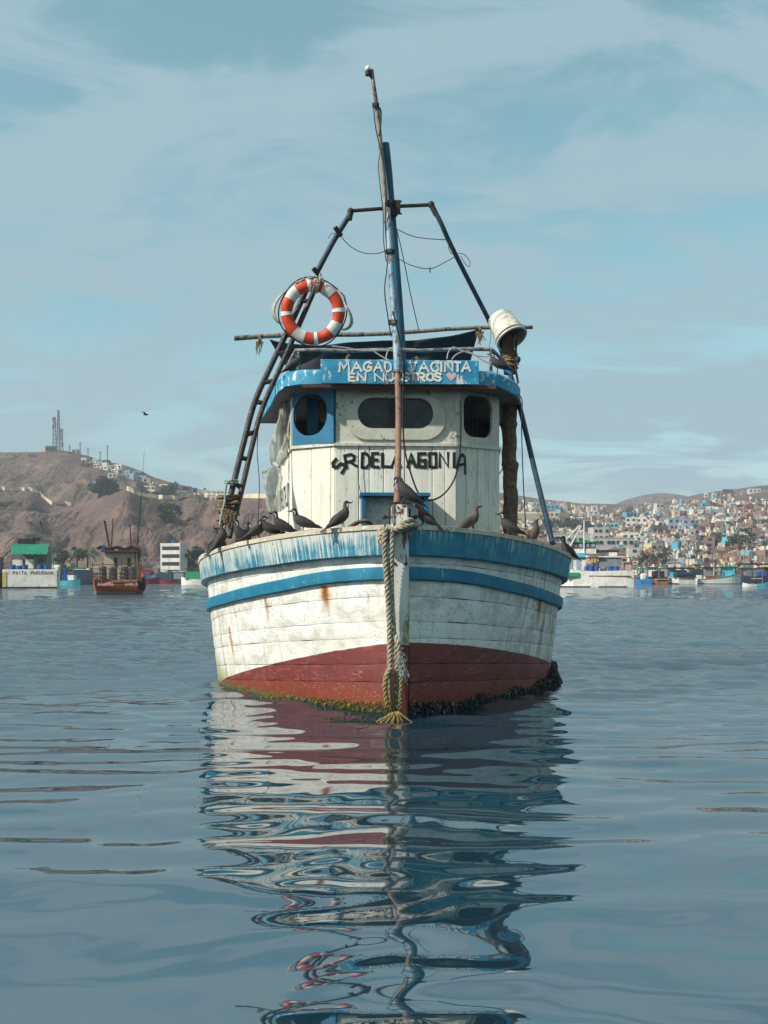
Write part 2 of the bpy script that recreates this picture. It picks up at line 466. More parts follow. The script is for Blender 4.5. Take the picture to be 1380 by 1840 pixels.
def make_water():
    N = Nodes('water'); co = N.coord('Object'); x, y, z = N.sep(co)
    dist = N.m('ADD', y, 11.0)
    a = N.noise(N.map(co, (1.0, 1.9, 1)), 1.5, 5, 0.55)
    b = N.noise(N.map(co, (1.0, 1.5, 1), (9, 4, 0)), 7.0, 4, 0.6)
    c = N.noise(N.map(co, (1.0, 2.2, 1), (2, 8, 0)), 0.12, 4, 0.55)
    fa = N.ss(dist, 13, 30, 0.0, 1.25); fb = N.ss(dist, 11, 22, 0.0, 0.40)
    gust = N.ss(c, 0.3, 0.7, 0.5, 1.3)
    fb = N.m('MULTIPLY', fb, N.ss(dist, 150, 40, 0.25, 1.0))
    h = N.m('ADD', N.m('MULTIPLY', N.m('MULTIPLY', a, fa), 0.9), N.m('MULTIPLY', b, fb))
    h = N.m('MULTIPLY', h, gust)
    col = N.mix(N.ss(c, 0.35, 0.65), S(18, 44, 56), S(26, 54, 66))
    M['water'] = N.bsdf(col, 0.02, h, 1.0, 0.16, spec=0.5, IOR=4.2)

def make_terrain():
    N = Nodes('hillside_soil'); co = N.coord()
    x, y, z = N.sep(co)
    a = N.noise(co, 0.012, 6, 0.6); b = N.noise(co, 0.07, 6, 0.65); f = N.noise(co, 0.5, 4, 0.65)
    c = N.mix(N.ss(a, 0.35, 0.65), S(96, 83, 77), S(118, 101, 91))
    c = N.mix(N.m('MULTIPLY', N.ss(b, 0.5, 0.7), 0.6), c, S(140, 118, 100))
    c = N.mix(N.m('MULTIPLY', N.ss(N.noise(co, 0.03, 4, 0.6, 0.6), 0.5, 0.66), 0.5), c, S(98, 82, 74))
    rx = N.m('MULTIPLY', N.ss(x, -150, -70), N.ss(x, 60, -20))
    c = N.mix(N.m('MULTIPLY', N.m('MULTIPLY', N.ss(b, 0.42, 0.58), rx), 0.6), c, S(130, 102, 88))
    scrub = N.m('MULTIPLY', N.ss(f, 0.60, 0.68), N.ss(a, 0.42, 0.6))
    c = N.mix(N.m('MULTIPLY', scrub, 0.6), c, S(84, 80, 62))
    rock = N.ss(N.noise(co, 0.9, 3, 0.6), 0.66, 0.72)
    c = N.mix(N.m('MULTIPLY', rock, 0.6), c, S(176, 160, 142))
    gul = N.ss(N.noise(N.map(co, (0.12, 0.02, 0.02)), 1.0, 5, 0.65, 0.4), 0.52, 0.68)
    c = N.mix(N.m('MULTIPLY', gul, 0.4), c, S(86, 70, 64))
    M['hillside_soil'] = N.bsdf(c, 0.95, N.m('ADD', b, N.m('ADD', N.m('MULTIPLY', f, 0.45), N.m('MULTIPLY', gul, -0.5))), 1.0, 3.5, spec=0.1)

def make_house(name, col, brick=False):
    N = Nodes(name); co = N.coord(); r = N.rnd()
    n = N.noise(co, 1.2, 5, 0.65)
    run = N.noise(N.map(co, (3, 3, 0.4)), 1.0, 4, 0.6)
    dark = tuple(c * 0.72 for c in col[:3]) + (1,)
    c = N.mix(N.ss(n, 0.35, 0.7), dark, col)
    if brick:
        c = N.mix(N.m('MULTIPLY', N.ss(N.noise(co, 3, 4, 0.7), 0.5, 0.62), 0.4), c, S(120, 110, 104))
    c = N.mix(N.m('MULTIPLY', N.ss(run, 0.5, 0.7), 0.4), c, S(120, 112, 100))
    hsv = N.new('ShaderNodeHueSaturation'); N.put(hsv.inputs['Color'], c)
    N.put(hsv.inputs['Value'], N.ss(r, 0, 1, 0.78, 1.08)); N.put(hsv.inputs['Saturation'], N.ss(r, 0, 1, 0.85, 1.1))
    M[name] = N.bsdf(hsv.outputs[0], 0.85, n, 0.2, 0.1, spec=0.2)

RUNS = [(-0.80, 1.36, 0.40, 0.050, 1.0, 0.10), (-1.50, 1.22, 0.40, 0.022, 0.75, 0.12), (-2.03, 0.82, 0.66, 0.022, 0.95, 0.16),
        (-0.33, 1.28, 0.10, 0.012, 0.6, 0.0), (1.86, 1.20, 0.42, 0.046, 1.0, -0.10), (2.05, 1.10, 0.2, 0.02, 0.5, 0.0),
        (2.16, 0.98, 0.6, 0.025, 0.35, 0.05), (2.28, 0.95, 0.7, 0.03, 0.4, 0.05), (-1.02, 1.05, 0.16, 0.015, 0.3, 0.0)]
make_hull(); make_cabin(); make_water(); make_terrain()
make_drip_blue('rail_blue', S(18, 108, 132), S(44, 134, 154))
make_drip_blue('strip_blue', S(10, 104, 132), S(22, 120, 148), False)
make_peel('roof_blue', S(26, 128, 164), S(56, 150, 182), S(206, 206, 196), 0.62, 12, True, None)
make_peel('strip_worn', S(10, 104, 132), S(24, 122, 150), S(150, 160, 160), 0.30, 16, True, None)
make_peel('window_blue', S(6, 92, 126), S(14, 106, 142), S(30, 60, 84), 0.1, 8)
make_peel('mast_blue', S(12, 68, 88), S(26, 90, 112), S(62, 48, 40), 0.42, 7, True, S(24, 44, 58))
make_peel('pole_blue', S(10, 40, 54), S(20, 60, 78), S(40, 36, 34), 0.55, 10, True, S(18, 24, 28))
make_peel('pole_worn', S(150, 162, 166), S(92, 140, 164), S(92, 66, 52), 0.7, 11, True, S(60, 52, 48))
make_peel('rusty_pole', S(132, 96, 74), S(110, 76, 58), S(60, 40, 30), 0.5, 14, True, S(168, 128, 100))
make_peel('rail_pipe', S(150, 142, 132), S(112, 104, 98), S(64, 54, 46), 0.7, 20, False, S(58, 116, 156))
make_peel('stem_paint', S(196, 194, 182), S(214, 212, 200), S(74, 66, 58), 0.62, 13, True, S(150, 140, 120))
make_peel('cap_wood', S(186, 172, 146), S(204, 192, 168), S(112, 92, 70), 0.6, 9, False, S(226, 220, 204))
make_peel('window_frame_paint', S(186, 184, 166), S(206, 202, 184), S(112, 100, 76), 0.35, 14, False, None)
simple('seam_dark', S(58, 50, 42), 0.9)
simple('deck_wood', S(112, 92, 74), 0.85, 0.3, 4)
simple('dark_steel', S(52, 44, 40), 0.6, 0.4, 14, 0.3, 0.3, dirt=S(110, 74, 52), dirt_amt=0.5)
simple('ladder_steel', S(50, 46, 46), 0.55, 0.45, 20, 0.2, 0.4, dirt=S(128, 118, 110), dirt_amt=0.7)
simple('exhaust_rust', S(112, 72, 56), 0.8, 0.4, 12, 0.1, 0.4, dirt=S(56, 38, 32), dirt_amt=0.7)
simple('lagging_cloth', S(124, 102, 84), 0.95, 0.4, 14, 0, 0.5, dirt=S(48, 40, 34), dirt_amt=0.7)
simple('bucket_plastic', S(206, 200, 184), 0.5, 0.2, 5, dirt=S(120, 108, 86), dirt_amt=0.8)
simple('ring_orange', S(206, 66, 26), 0.55, 0.18, 5, dirt=S(160, 60, 34), dirt_amt=0.4)
simple('ring_white', S(206, 202, 190), 0.55, 0.12, 6, dirt=S(150, 144, 130), dirt_amt=0.4)
simple('ring_tape', S(226, 228, 226), 0.35, 0.08, 6)
simple('tarp_dark', S(40, 46, 50), 0.8, 0.35, 5, 0, 0.3, dirt=S(70, 76, 78), dirt_amt=0.4)
simple('underside_grey', S(104, 108, 108), 0.8, 0.3, 6, dirt=S(70, 66, 60), dirt_amt=0.5)
simple('black_rubber', S(22, 22, 23), 0.5, 0.2)
simple('black_paint', S(24, 25, 27), 0.6, 0.25, 12)
simple('white_letter', S(222, 222, 214), 0.6, 0.15, 20)
simple('heart_pink', S(226, 176, 168), 0.6, 0.2, 30)
simple('lead_line', S(170, 168, 160), 0.6)
simple('interior_board', S(92, 92, 88), 0.8, 0.3)
simple('interior_brown', S(150, 118, 100), 0.8, 0.2)
simple('hatch_panel', S(206, 204, 192), 0.7, 0.25, 5, dirt=S(96, 92, 80), dirt_amt=0.6)
simple('feather_dark', S(62, 58, 56), 0.75, 0.3, 40, bstr=0.4)
simple('feather_brown', S(92, 80, 70), 0.8, 0.3, 40, bstr=0.4)
simple('feather_wing', S(50, 48, 48), 0.7, 0.3, 50, bstr=0.5)
simple('feather_black', S(30, 29, 30), 0.7, 0.2, 30)
simple('beak_dark', S(34, 26, 26), 0.5)
simple('beak_red', S(120, 28, 24), 0.45)
simple('plume_white', S(226, 224, 216), 0.7)
simple('bird_leg', S(92, 44, 36), 0.6)
simple('branch_brown', S(120, 84, 66), 0.8, 0.3, 10)
simple('mussel_black', S(18, 20, 24), 0.35, 0.5, 30)
simple('mussel_pale', S(120, 122, 124), 0.5, 0.4, 30)
simple('weed_green', S(78, 92, 26), 0.7, 0.5, 20)
simple('weed_yellow', S(150, 136, 52), 0.7, 0.4, 20)
simple('lamp_glass', S(222, 214, 200), 0.3, 0.05)
make_rope('rope_fibre', S(182, 172, 150), S(134, 124, 102), True)
make_rope('rope_old', S(140, 122, 92), S(92, 78, 58))
make_rope('rope_pale', S(196, 188, 168), S(150, 140, 120))
make_rope('rope_yellow', S(168, 146, 88), S(112, 96, 60))
make_rope('rope_teal', S(120, 146, 138), S(164, 176, 162))
make_peel('pole_wood', S(138, 126, 110), S(108, 96, 84), S(46, 40, 36), 0.7, 14, True, S(176, 168, 154))
def make_plastic():
    N = Nodes('plastic_film'); co = N.coord()
    n = N.noise(co, 5, 5, 0.6, 0.5)
    p = N.new('ShaderNodeBsdfPrincipled')
    N.put(p.inputs['Base Color'], N.mix(N.ss(n, 0.4, 0.65), S(196, 200, 188), S(150, 148, 128)))
    p.inputs['Roughness'].default_value = 0.3
    tr = N.new('ShaderNodeBsdfTranslucent'); tr.inputs['Color'].default_value = S(200, 204, 194)
    tp = N.new('ShaderNodeBsdfTransparent')
    m1 = N.new('ShaderNodeMixShader'); m1.inputs[0].default_value = 0.4
    N.t.links.new(p.outputs[0], m1.inputs[1]); N.t.links.new(tr.outputs[0], m1.inputs[2])
    m2 = N.new('ShaderNodeMixShader'); m2.inputs[0].default_value = 0.22
    N.t.links.new(m1.outputs[0], m2.inputs[1]); N.t.links.new(tp.outputs[0], m2.inputs[2])
    N.t.links.new(m2.outputs[0], N.out.inputs['Surface'])
    M['plastic_film'] = N.mat
make_plastic()
def make_glass():
    N = Nodes('dark_glass')
    M['dark_glass'] = N.bsdf(N.mix(N.ss(N.noise(N.coord(), 7, 6, 0.7), 0.4, 0.7), S(30, 33, 33), S(60, 62, 58)), 0.22, N.noise(N.coord(), 4, 3, 0.5), 0.05, 0.01, spec=0.4)
make_glass()
# far things
for nm, col, br in [('house_white', S(222, 218, 206), 0), ('house_cream', S(216, 200, 168), 0), ('house_brick', S(156, 124, 110), 1), ('house_brick_pale', S(182, 154, 136), 1),
                    ('house_grey', S(132, 134, 134), 0), ('house_blue', S(96, 170, 196), 0), ('house_aqua', S(128, 200, 208), 0), ('house_greyblue', S(146, 164, 178), 0),
                    ('house_ochre', S(190, 162, 108), 0), ('house_red', S(168, 52, 48), 0), ('house_pink', S(206, 60, 92), 0), ('house_dark', S(92, 84, 80), 1), ('house_orange', S(196, 150, 116), 0)]:
    make_house(nm, col, bool(br))
simple('window_dark', S(40, 42, 46), 0.4, 0.2, 2)
simple('door_brown', S(84, 62, 50), 0.7)
simple('wall_pale', S(206, 190, 160), 0.9, 0.25, 0.4)
simple('steel_grey', S(96, 98, 100), 0.6)
simple('steel_pale', S(150, 150, 146), 0.6)
simple('leaf_dark', S(52, 66, 46), 0.8, 0.5, 0.8)
simple('leaf_mid', S(74, 88, 58), 0.8, 0.5, 0.8)
simple('bark', S(92, 78, 64), 0.9)
simple('far_white', S(222, 218, 206), 0.6, 0.15, 0.8, dirt=S(150, 138, 110), dirt_amt=0.5)
simple('far_orange', S(140, 76, 42), 0.6, 0.3, 1.0, dirt=S(80, 46, 30), dirt_amt=0.6)
simple('far_blue', S(40, 120, 176), 0.6, 0.2, 1.0)
simple('far_aqua', S(84, 184, 196), 0.6, 0.2, 1.0)
simple('far_navy', S(36, 56, 76), 0.7, 0.3, 1.0)
simple('far_green', S(22, 138, 98), 0.6, 0.2, 1.0)
simple('tarp_green', S(14, 122, 92), 0.7, 0.2, 0.6, bstr=0.5, bdist=0.1)
simple('far_black', S(34, 32, 32), 0.8)
simple('far_brown', S(102, 58, 44), 0.8, 0.3, 1.5)
simple('far_red', S(150, 44, 42), 0.7)
simple('far_yellow', S(206, 176, 96), 0.7)
simple('far_timber', S(150, 96, 56), 0.8, 0.3, 1.0)
simple('drum_blue', S(30, 84, 152), 0.45)
simple('drum_grey', S(96, 106, 106), 0.5, 0.2, 3)
simple('letter_red', S(96, 34, 34), 0.6)
# ------------------------------------------------------------------ water
def build_water():
    rs = [0.0, 0.7, 1.2, 1.7, 2.1]
    r = 2.2
    while r < 70: rs.append(r); r *= 1.0031
    while r < 1600: rs.append(r); r *= 1.03
    rs = np.array(rs)
    # columns: dense across the view, coarser round the back
    inner = np.linspace(-0.42, 0.42, 300)
    outer = []
    a, st = 0.42, 0.84 / 299
    while a < math.pi - 0.06: st *= 1.10; st = min(st, 0.12); a += st; outer.append(a)
    outer = [q for q in outer if q < math.pi - 0.03]
    az = np.concatenate([-np.array(outer[::-1]), inner, np.array(outer)])
    RR, AA = np.meshgrid(rs, az, indexing='ij')
    X = RR * np.sin(AA); Y = RR * np.cos(AA) + CAM.y
    d = RR
    sp = np.maximum(d * 0.0031, 1e-3)
    Z = np.zeros_like(X)
    rg = np.random.default_rng(5)
    wob = 0.22 * (fbm(X * 0.5, Y * 0.5, 3, 3) - 0.5)
    XX, YY = X + wob, Y + 1.6 * wob
    calm_mod = 0.55 + 0.9 * fbm(X * 0.16 + 7, Y * 0.22, 2, 9)
    comps = []
    for i in range(16): comps.append((0.40 * (1.05 / 0.40) ** (i / 15.0), 0.0185, 0.26))      # the regular short swell that breaks the mirror image into bands
    for i in range(12): comps.append((1.1 * (6.0 / 1.1) ** (i / 11.0), 0.0095, 0.35))
    for i in range(8): comps.append((0.22 * (0.38 / 0.22) ** (i / 7.0), 0.0075, 0.5))
    near = np.clip((d - 1.5) / 3.5, 0.7, 1.0)
    Z += 0.030 * np.sin(2 * math.pi * (Y + 7.0 + 0.12 * X) / 6.2) * np.exp(-((d - 5.0) / 5.0) ** 2)
    for lam, slope, spread in comps:
        th = rg.normal(0, spread) + math.pi / 2
        k = 2 * math.pi / lam
        fade = np.clip((lam / sp - 3.0) / 3.0, 0, 1)
        Z += slope / k * fade * calm_mod * (near if lam < 1.1 else 1.0) * np.sin(k * (XX * math.cos(th) + YY * math.sin(th)) + rg.uniform(0, 6.28))
    chop = 1.35 * np.clip((d - 9.0) / 8.0, 0, 1) * (0.4 + 1.2 * fbm(X * 0.3, Y * 0.5 + 3, 3, 21))
    # water stirred where the hull meets it
    bx = np.abs(np.hypot((X - 0.05) / 2.5, (Y - 3.9) / 4.0) - 1.0)
    chop = chop + 0.7 * np.exp(-(bx / 0.22) ** 2) * np.clip((Y - 1.2) / 1.5, 0, 1)
    for i in range(30):
        lam = 0.16 * (1.6 / 0.16) ** (i / 29.0)
        th = rg.normal(0, 0.75) + math.pi / 2
        k = 2 * math.pi / lam
        amp = 0.027 / k
        fade = np.clip((lam / sp - 3.0) / 3.0, 0, 1)
        Z += amp * fade * chop * np.sin(k * (XX * math.cos(th) + YY * math.sin(th)) + rg.uniform(0, 6.28))
    Z[0, :] = 0
    n, m = X.shape
    co = np.stack([X, Y, Z], -1).reshape(-1, 3)
    ii, jj = np.meshgrid(np.arange(n - 1), np.arange(m), indexing='ij')
    j2 = (jj + 1) % m
    q = np.stack([ii * m + jj, ii * m + j2, (ii + 1) * m + j2, (ii + 1) * m + jj], -1).reshape(-1, 4)[:, ::-1]
    me = bpy.data.meshes.new('sea')
    me.vertices.add(len(co)); me.vertices.foreach_set('co', co.ravel())
    me.loops.add(q.size); me.loops.foreach_set('vertex_index', q.ravel().astype(np.int32))
    me.polygons.add(len(q))
    me.polygons.foreach_set('loop_start', np.arange(0, q.size, 4, dtype=np.int32))
    me.polygons.foreach_set('loop_total', np.full(len(q), 4, dtype=np.int32))
    me.polygons.foreach_set('use_smooth', np.ones(len(q), dtype=bool))
    me.materials.append(M['water'])
    me.update(); me.validate()
    o = bpy.data.objects.new('sea', me); C.objects.link(o)
    tag(o, kind='structure')
build_water()

# ------------------------------------------------------------------ hills behind the harbour
SHORE = 262.0
yA = pchip([-2200, -700, -250, 0, 50, 92, 130, 160, 190, 225, 262, 330, 400, 480, 560, 640, 720, 800, 900, 1100, 3600],
           [980, 930, 892, 884, 884, 905, 909, 902, 892, 879, 892, 892, 893, 895, 905, 925, 960, 1000, 1020, 1024, 1024])
yB = pchip([-2200, -900, -250, 0, 60, 100, 130, 180, 230, 280, 330, 400, 500, 600, 720, 860, 930, 1000, 1060, 1120, 1180, 1215, 1260, 1300, 1380, 1500, 1800, 2300, 3600],
           [900, 850, 822, 813, 810, 808, 813, 824, 838, 858, 872, 883, 889, 890, 886, 880, 890, 899, 905, 906, 904, 897, 887, 881, 872, 866, 880, 905, 950])
dB_ = pchip([-2200, 200, 520, 800, 1000, 1250, 3600], [640, 640, 640, 760, 860, 880, 860])
def zat(y, d): return H + (HOR - y) / F * d
def terrain(px, d):
    """height of the ground at azimuth px (photo column) and distance d"""
    px, d = np.asarray(px, float), np.asarray(d, float)
    dA, dB = 430.0 + 18 * np.sin(px * 0.021), dB_(px)
    zA, zB = np.maximum(zat(yA(px), dA), 0.8), zat(yB(px), dB)
    tA = np.clip((d - 300) / (dA - 300), 0, 1)
    zs = 0.4 + 1.2 * np.clip((d - SHORE) / 14, 0, 1) + 1.2 * np.clip((d - SHORE - 14) / 40, 0, 1)
    frontA = zs + (zA - 2.8) * np.where(tA < 1, tA ** 1.15, 1)
    # behind A the ground dips a little, then climbs to B
    t2 = np.clip((d - dA) / (dB - dA), 0, 1)
    dip = np.minimum(zA, zB) - 2.0 - 0.06 * zA
    mid = zA + (dip - zA) * np.clip(t2 / 0.18, 0, 1)
    back = mid + (zB - mid) * np.clip((t2 - 0.18) / 0.82, 0, 1) ** 1.1
    # the town side has no front spur: one long slope
    w = np.clip((px - 640) / 220, 0, 1); w = w * w * (3 - 2 * w)
    tC = np.clip((d - 290) / (dB - 290), 0, 1)
    slope = zs + (zB - 2.8) * tC ** 1.12
    left = np.where(d < dA, frontA, back)
    z = left * (1 - w) + slope * w
    beyond = np.clip((d - dB) / 500, 0, 1)
    z = np.where(d > dB, zB * (1 - 0.7 * beyond), z)
    x, y = (px - CX) / F * d, d + CAM.y
    amt = np.clip((d - 285) / 60, 0, 1) * (1 - 0.85 * np.exp(-((d - dB) / 60.0) ** 2)) * (1 - 0.8 * np.exp(-((d - dA) / 16.0) ** 2) * (1 - w))
    rid = np.abs(fbm(x * 0.022 + 0.4 * fbm(x * 0.05, y * 0.05, 2, 4), y * 0.006, 4, 31) - 0.5) * 2
    rid2 = np.abs(fbm(x * 0.07 + 0.8 * fbm(x * 0.03, y * 0.03, 2, 14), y * 0.018, 4, 71) - 0.5) * 2
    z = z + amt * ((rid2 - 0.3) * 6.0 * (1 - 0.6 * w)) + amt * ((rid - 0.35) * 13.0 * (1 - 0.65 * w) + (fbm(x * 0.05, y * 0.05, 5, 17) - 0.5) * 6.0)
    return np.where(d < SHORE, -1.5, z)
def ground(px, py, d0=SHORE + 2, d1=1500):
    ds = np.arange(d0, d1, 1.0)
    z = terrain(np.full_like(ds, px), ds)
    yy = HOR - (z - H) * F / ds
    k = np.argmax(yy <= py)
    if yy[k] > py: k = int(np.argmin(yy))
    d = ds[k]
    return Vector(((px - CX) / F * d, d + CAM.y, float(z[k]))), float(d)
def build_terrain():
    pxs = np.concatenate([np.linspace(-2600, -80, 70), np.linspace(-60, 1440, 560), np.linspace(1470, 4000, 70)])
    ds = np.concatenate([[SHORE - 3, SHORE - 0.5], np.linspace(SHORE, 470, 170), np.linspace(473, 950, 170), np.linspace(960, 1500, 20)])
    PX, D = np.meshgrid(pxs, ds, indexing='ij')
    Z = terrain(PX, D)
    X, Y = (PX - CX) / F * D, D + CAM.y
    n, m = X.shape
    mb = MB()
    vs = np.stack([X, Y, Z], -1).reshape(-1, 3)
    fs = [(i * m + j, (i + 1) * m + j, (i + 1) * m + j + 1, i * m + j + 1) for i in range(n - 1) for j in range(m - 1)]
    me = bpy.data.meshes.new('hillside'); me.from_pydata(vs.tolist(), [], fs)
    me.materials.append(M['hillside_soil']); me.polygons.foreach_set('use_smooth', [True] * len(fs)); me.update()
    tag(put(me, 'hillside'), kind='structure')
    # the round bare hill far behind the town
    mb = MB(); P = []
    for i in range(25):
        row = []
        for j in range(33):
            u, v = i / 24 * 2 - 1, j / 32 * 2 - 1
            x0, y0 = (1188 - CX) / F * 1350, 1350 + CAM.y
            rr = math.hypot(u, v)
            h = max(0, math.cos(min(rr, 1.0) * math.pi / 2)) ** 0.8
            hx = 110 * v * 1.05
            row.append((x0 + hx, y0 + 130 * u, -4 + (zat(887.5, 1350) + 4) * (0.55 + 0.45 * h if rr < 1 else 0.55 - 0.5 * (rr - 1)) + 2.5 * (fbm(hx * 0.03, u * 4, 3, 8) - 0.5)))
        P.append(row)
    mb.grid(P, flip=True)
    tag(mb.build('hill', M['hillside_soil'], smooth=True), kind='structure')
build_terrain()
# ------------------------------------------------------------------ the moored fishing boat
YAW = R(2.5)
BO = Vector((0.165, 0.0, 0.0))
boat = empty('fishing_boat', BO, YAW)
tag(boat, 'weathered white wooden fishing boat with blue rail and red bottom, seen bow on', 'boat')
_Ri = Matrix.Rotation(-YAW, 3, 'Z')
_Rw = Matrix.Rotation(YAW, 3, 'Z')
def B(px, py, y):
    """boat-local point seen at a photo pixel on the plane y metres aft of the stem"""
    c = _Ri @ (CAM - BO); r = _Ri @ Vector(((px - CX) / F, 1.0, (HOR - py) / F))
    return c + r * ((y - c.y) / r.y)
def Bw(p): return _Rw @ Vector(p) + BO          # boat-local -> world

br = pchip([-0.2, 0, 0.1, 0.3, 0.6, 1.0, 1.5, 2.0, 3.0, 4.0, 5.5, 8, 11], [0.08, 0.10, 0.33, 0.68, 1.05, 1.41, 1.76, 2.04, 2.41, 2.53, 2.57, 2.45, 2.0])
bw = pchip([-0.2, 0, 0.1, 0.3, 0.6, 1.0, 1.5, 2.0, 3.0, 4.0, 5.5, 8, 11], [0.08, 0.10, 0.22, 0.44, 0.73, 1.05, 1.42, 1.74, 2.18, 2.36, 2.42, 2.3, 1.6])
zr = pchip([-0.3, 0, 1.0, 2.5, 4, 6, 9, 11], [1.99, 1.98, 1.90, 1.755, 1.60, 1.50, 1.6, 1.8])
zrb = pchip([-0.3, 0, 1.0, 2.5, 4, 6, 9, 11], [1.69, 1.685, 1.60, 1.465, 1.345, 1.25, 1.35, 1.55])
zs = pchip([-0.3, 0, 1.0, 2.5, 4, 6, 9, 11], [1.505, 1.50, 1.36, 1.16, 1.03, 0.95, 1.05, 1.2])
def table(f, a=-0.3, b=11.2, n=4600):
    xs = np.linspace(a, b, n); v = [float(q) for q in f(xs)]; k = (n - 1) / (b - a)
    def g(y):
        t = (y - a) * k
        i = int(t); i = 0 if i < 0 else n - 2 if i > n - 2 else i
        return v[i] + (v[i + 1] - v[i]) * (t - i)
    return g
br, bw, zr, zrb, zs = (table(f) for f in (br, bw, zr, zrb, zs))
def half(y, z):
    t = z / float(zr(y))
    if t >= 0: return float(bw(y) + (br(y) - bw(y)) * min(t, 1.1) ** 0.95)
    return float(bw(y)) * (1 + 0.55 * t)
NY = 150
YS = [11 * (i / NY) ** 2.0 for i in range(NY + 1)]
ARC = [0.0]
for i in range(1, NY + 1):
    ARC.append(ARC[-1] + math.hypot(YS[i] - YS[i - 1], float(br(YS[i]) - br(YS[i - 1]))))
def hull_pt(y, z, side, off=0.0):
    e = 0.01
    b = half(y, z)
    dby = (half(y + e, z) - half(max(y - e, 0.0), z)) / (e + min(e, y)) if y < 10.9 else 0
    dby = min(dby, 4.0)
    dbz = (half(y, z + e) - half(y, z - e)) / (2 * e)
    n = Vector((1.0, -dby, -dbz)).normalized()
    return Vector((side * (b + n.x * off), y + n.y * off, z + n.z * off))

hull = None
def build_hull():
    global hull
    mb = MB()
    for side in (-1, 1):
        P = []
        for y in YS:
            zt = float(zr(y)) - 0.02
            P.append([hull_pt(y, -1.0 + (zt + 1.0) * k / 12, side, -0.03) for k in range(13)])
        mb.grid(P, flip=(side > 0))
    # deck, transom
    D = [[Vector((s * (half(y, 1.1) - 0.05), y, 1.08 + 0.02 * (1 - s * s))) for s in (-1, -0.5, 0, 0.5, 1)] for y in YS[2:]]
    mb.grid(D)
    tr = [hull_pt(11, -1 + 2.7 * k / 6, -1, -0.03) for k in range(7)]
    mb.grid([tr, [Vector((-p.x, p.y, p.z)) for p in tr]])
    hull = mb.build('hull', [M['seam_dark']], boat)
    # strakes
    st0 = [1.70, 1.61, 1.43, 1.26, 1.00, 0.82, 0.545, 0.35, 0.06, -0.45]
    st4 = [1.36, 1.22, 0.985, 0.78, 0.57, 0.42, 0.19, 0.02, -0.2, -0.7]
    for k in range(len(st0) - 1):
        def edge(y, q):
            w = min(y / 4.0, 1.5); w = w if w < 1 else 1 + 0.25 * (w - 1)
            z = st0[q] + (st4[q] - st0[q]) * w
            return z + 0.022 * (float(fbm(np.array(y * 2.6), np.array(q * 7.3), 4, 40)) - 0.5) * (1 if 0 < q else 0)
        for side in (-1, 1):
            mb = MB(); P, U = [], []
            kk = k * 2 + (side > 0)
            for i, y in enumerate(YS):
                z1, z0 = edge(y, k), edge(y, k + 1)
                g = 0.0004 + 0.018 * max(0.0, float(fbm(np.array(y * 5.5), np.array(k * 3.7 + side), 4, 51)) - 0.47)
                bul = 0.010 * (float(fbm(np.array(y * 1.3), np.array(kk * 5.1), 2, 60)) - 0.5)
                zz = [z0 + g, z0 + g + 0.001, z0 + g + 0.014] + [z0 + (z1 - z0) * t for t in (0.3, 0.5, 0.7)] + [z1 - g - 0.014, z1 - g - 0.001, z1 - g]
                oo = [-0.035, -0.002, 0.0, 0.002, 0.003, 0.002, 0.0, -0.002, -0.035]
                P.append([hull_pt(y, z, side, o + bul) for z, o in zip(zz, oo)])
                U.append([(ARC[i] + 17 * (side > 0), z + 3.0 * (side > 0)) for z in zz])
            mb.grid(P, U, flip=(side > 0))
            mb.build('plank', M['hull_paint'], hull, smooth=True, auto=50)
build_hull()

def sweep_band(name, mat, z_lo, z_hi, off, side, y0=0.0, thick=0.07, parent=boat, vtop=None, crown=0.0, y1=11.0):
    """a plank bent round the bow, proud of the hull by off"""
    mb = MB(); P, U = [], []
    for i, y in enumerate(YS):
        if y < y0 or y > y1: continue
        a, b = float(z_lo(y)), float(z_hi(y))
        prof = [(a, off - thick), (a, off - 0.012), (a + 0.010, off), ((a + b) / 2, off + crown), (b - 0.010, off), (b, off - 0.012), (b, off - thick)]
        w = 0.006 * (float(fbm(np.array(y * 2.2), np.array(side * 3.3), 2, 77)) - 0.5)
        P.append([hull_pt(y, min(z, float(zr(y))), side, o + w) + Vector((0, 0, max(0, z - float(zr(y))))) for z, o in prof])
        U.append([(ARC[i] + 31 * (side > 0), z - a) for z, o in prof])
    P.insert(0, [Vector((0.06 * side, p.y, p.z)) for p in P[0]]); U.insert(0, U[0])
    mb.grid(P, U, flip=(side > 0))
    return mb.build(name, mat, parent, smooth=True, auto=40)
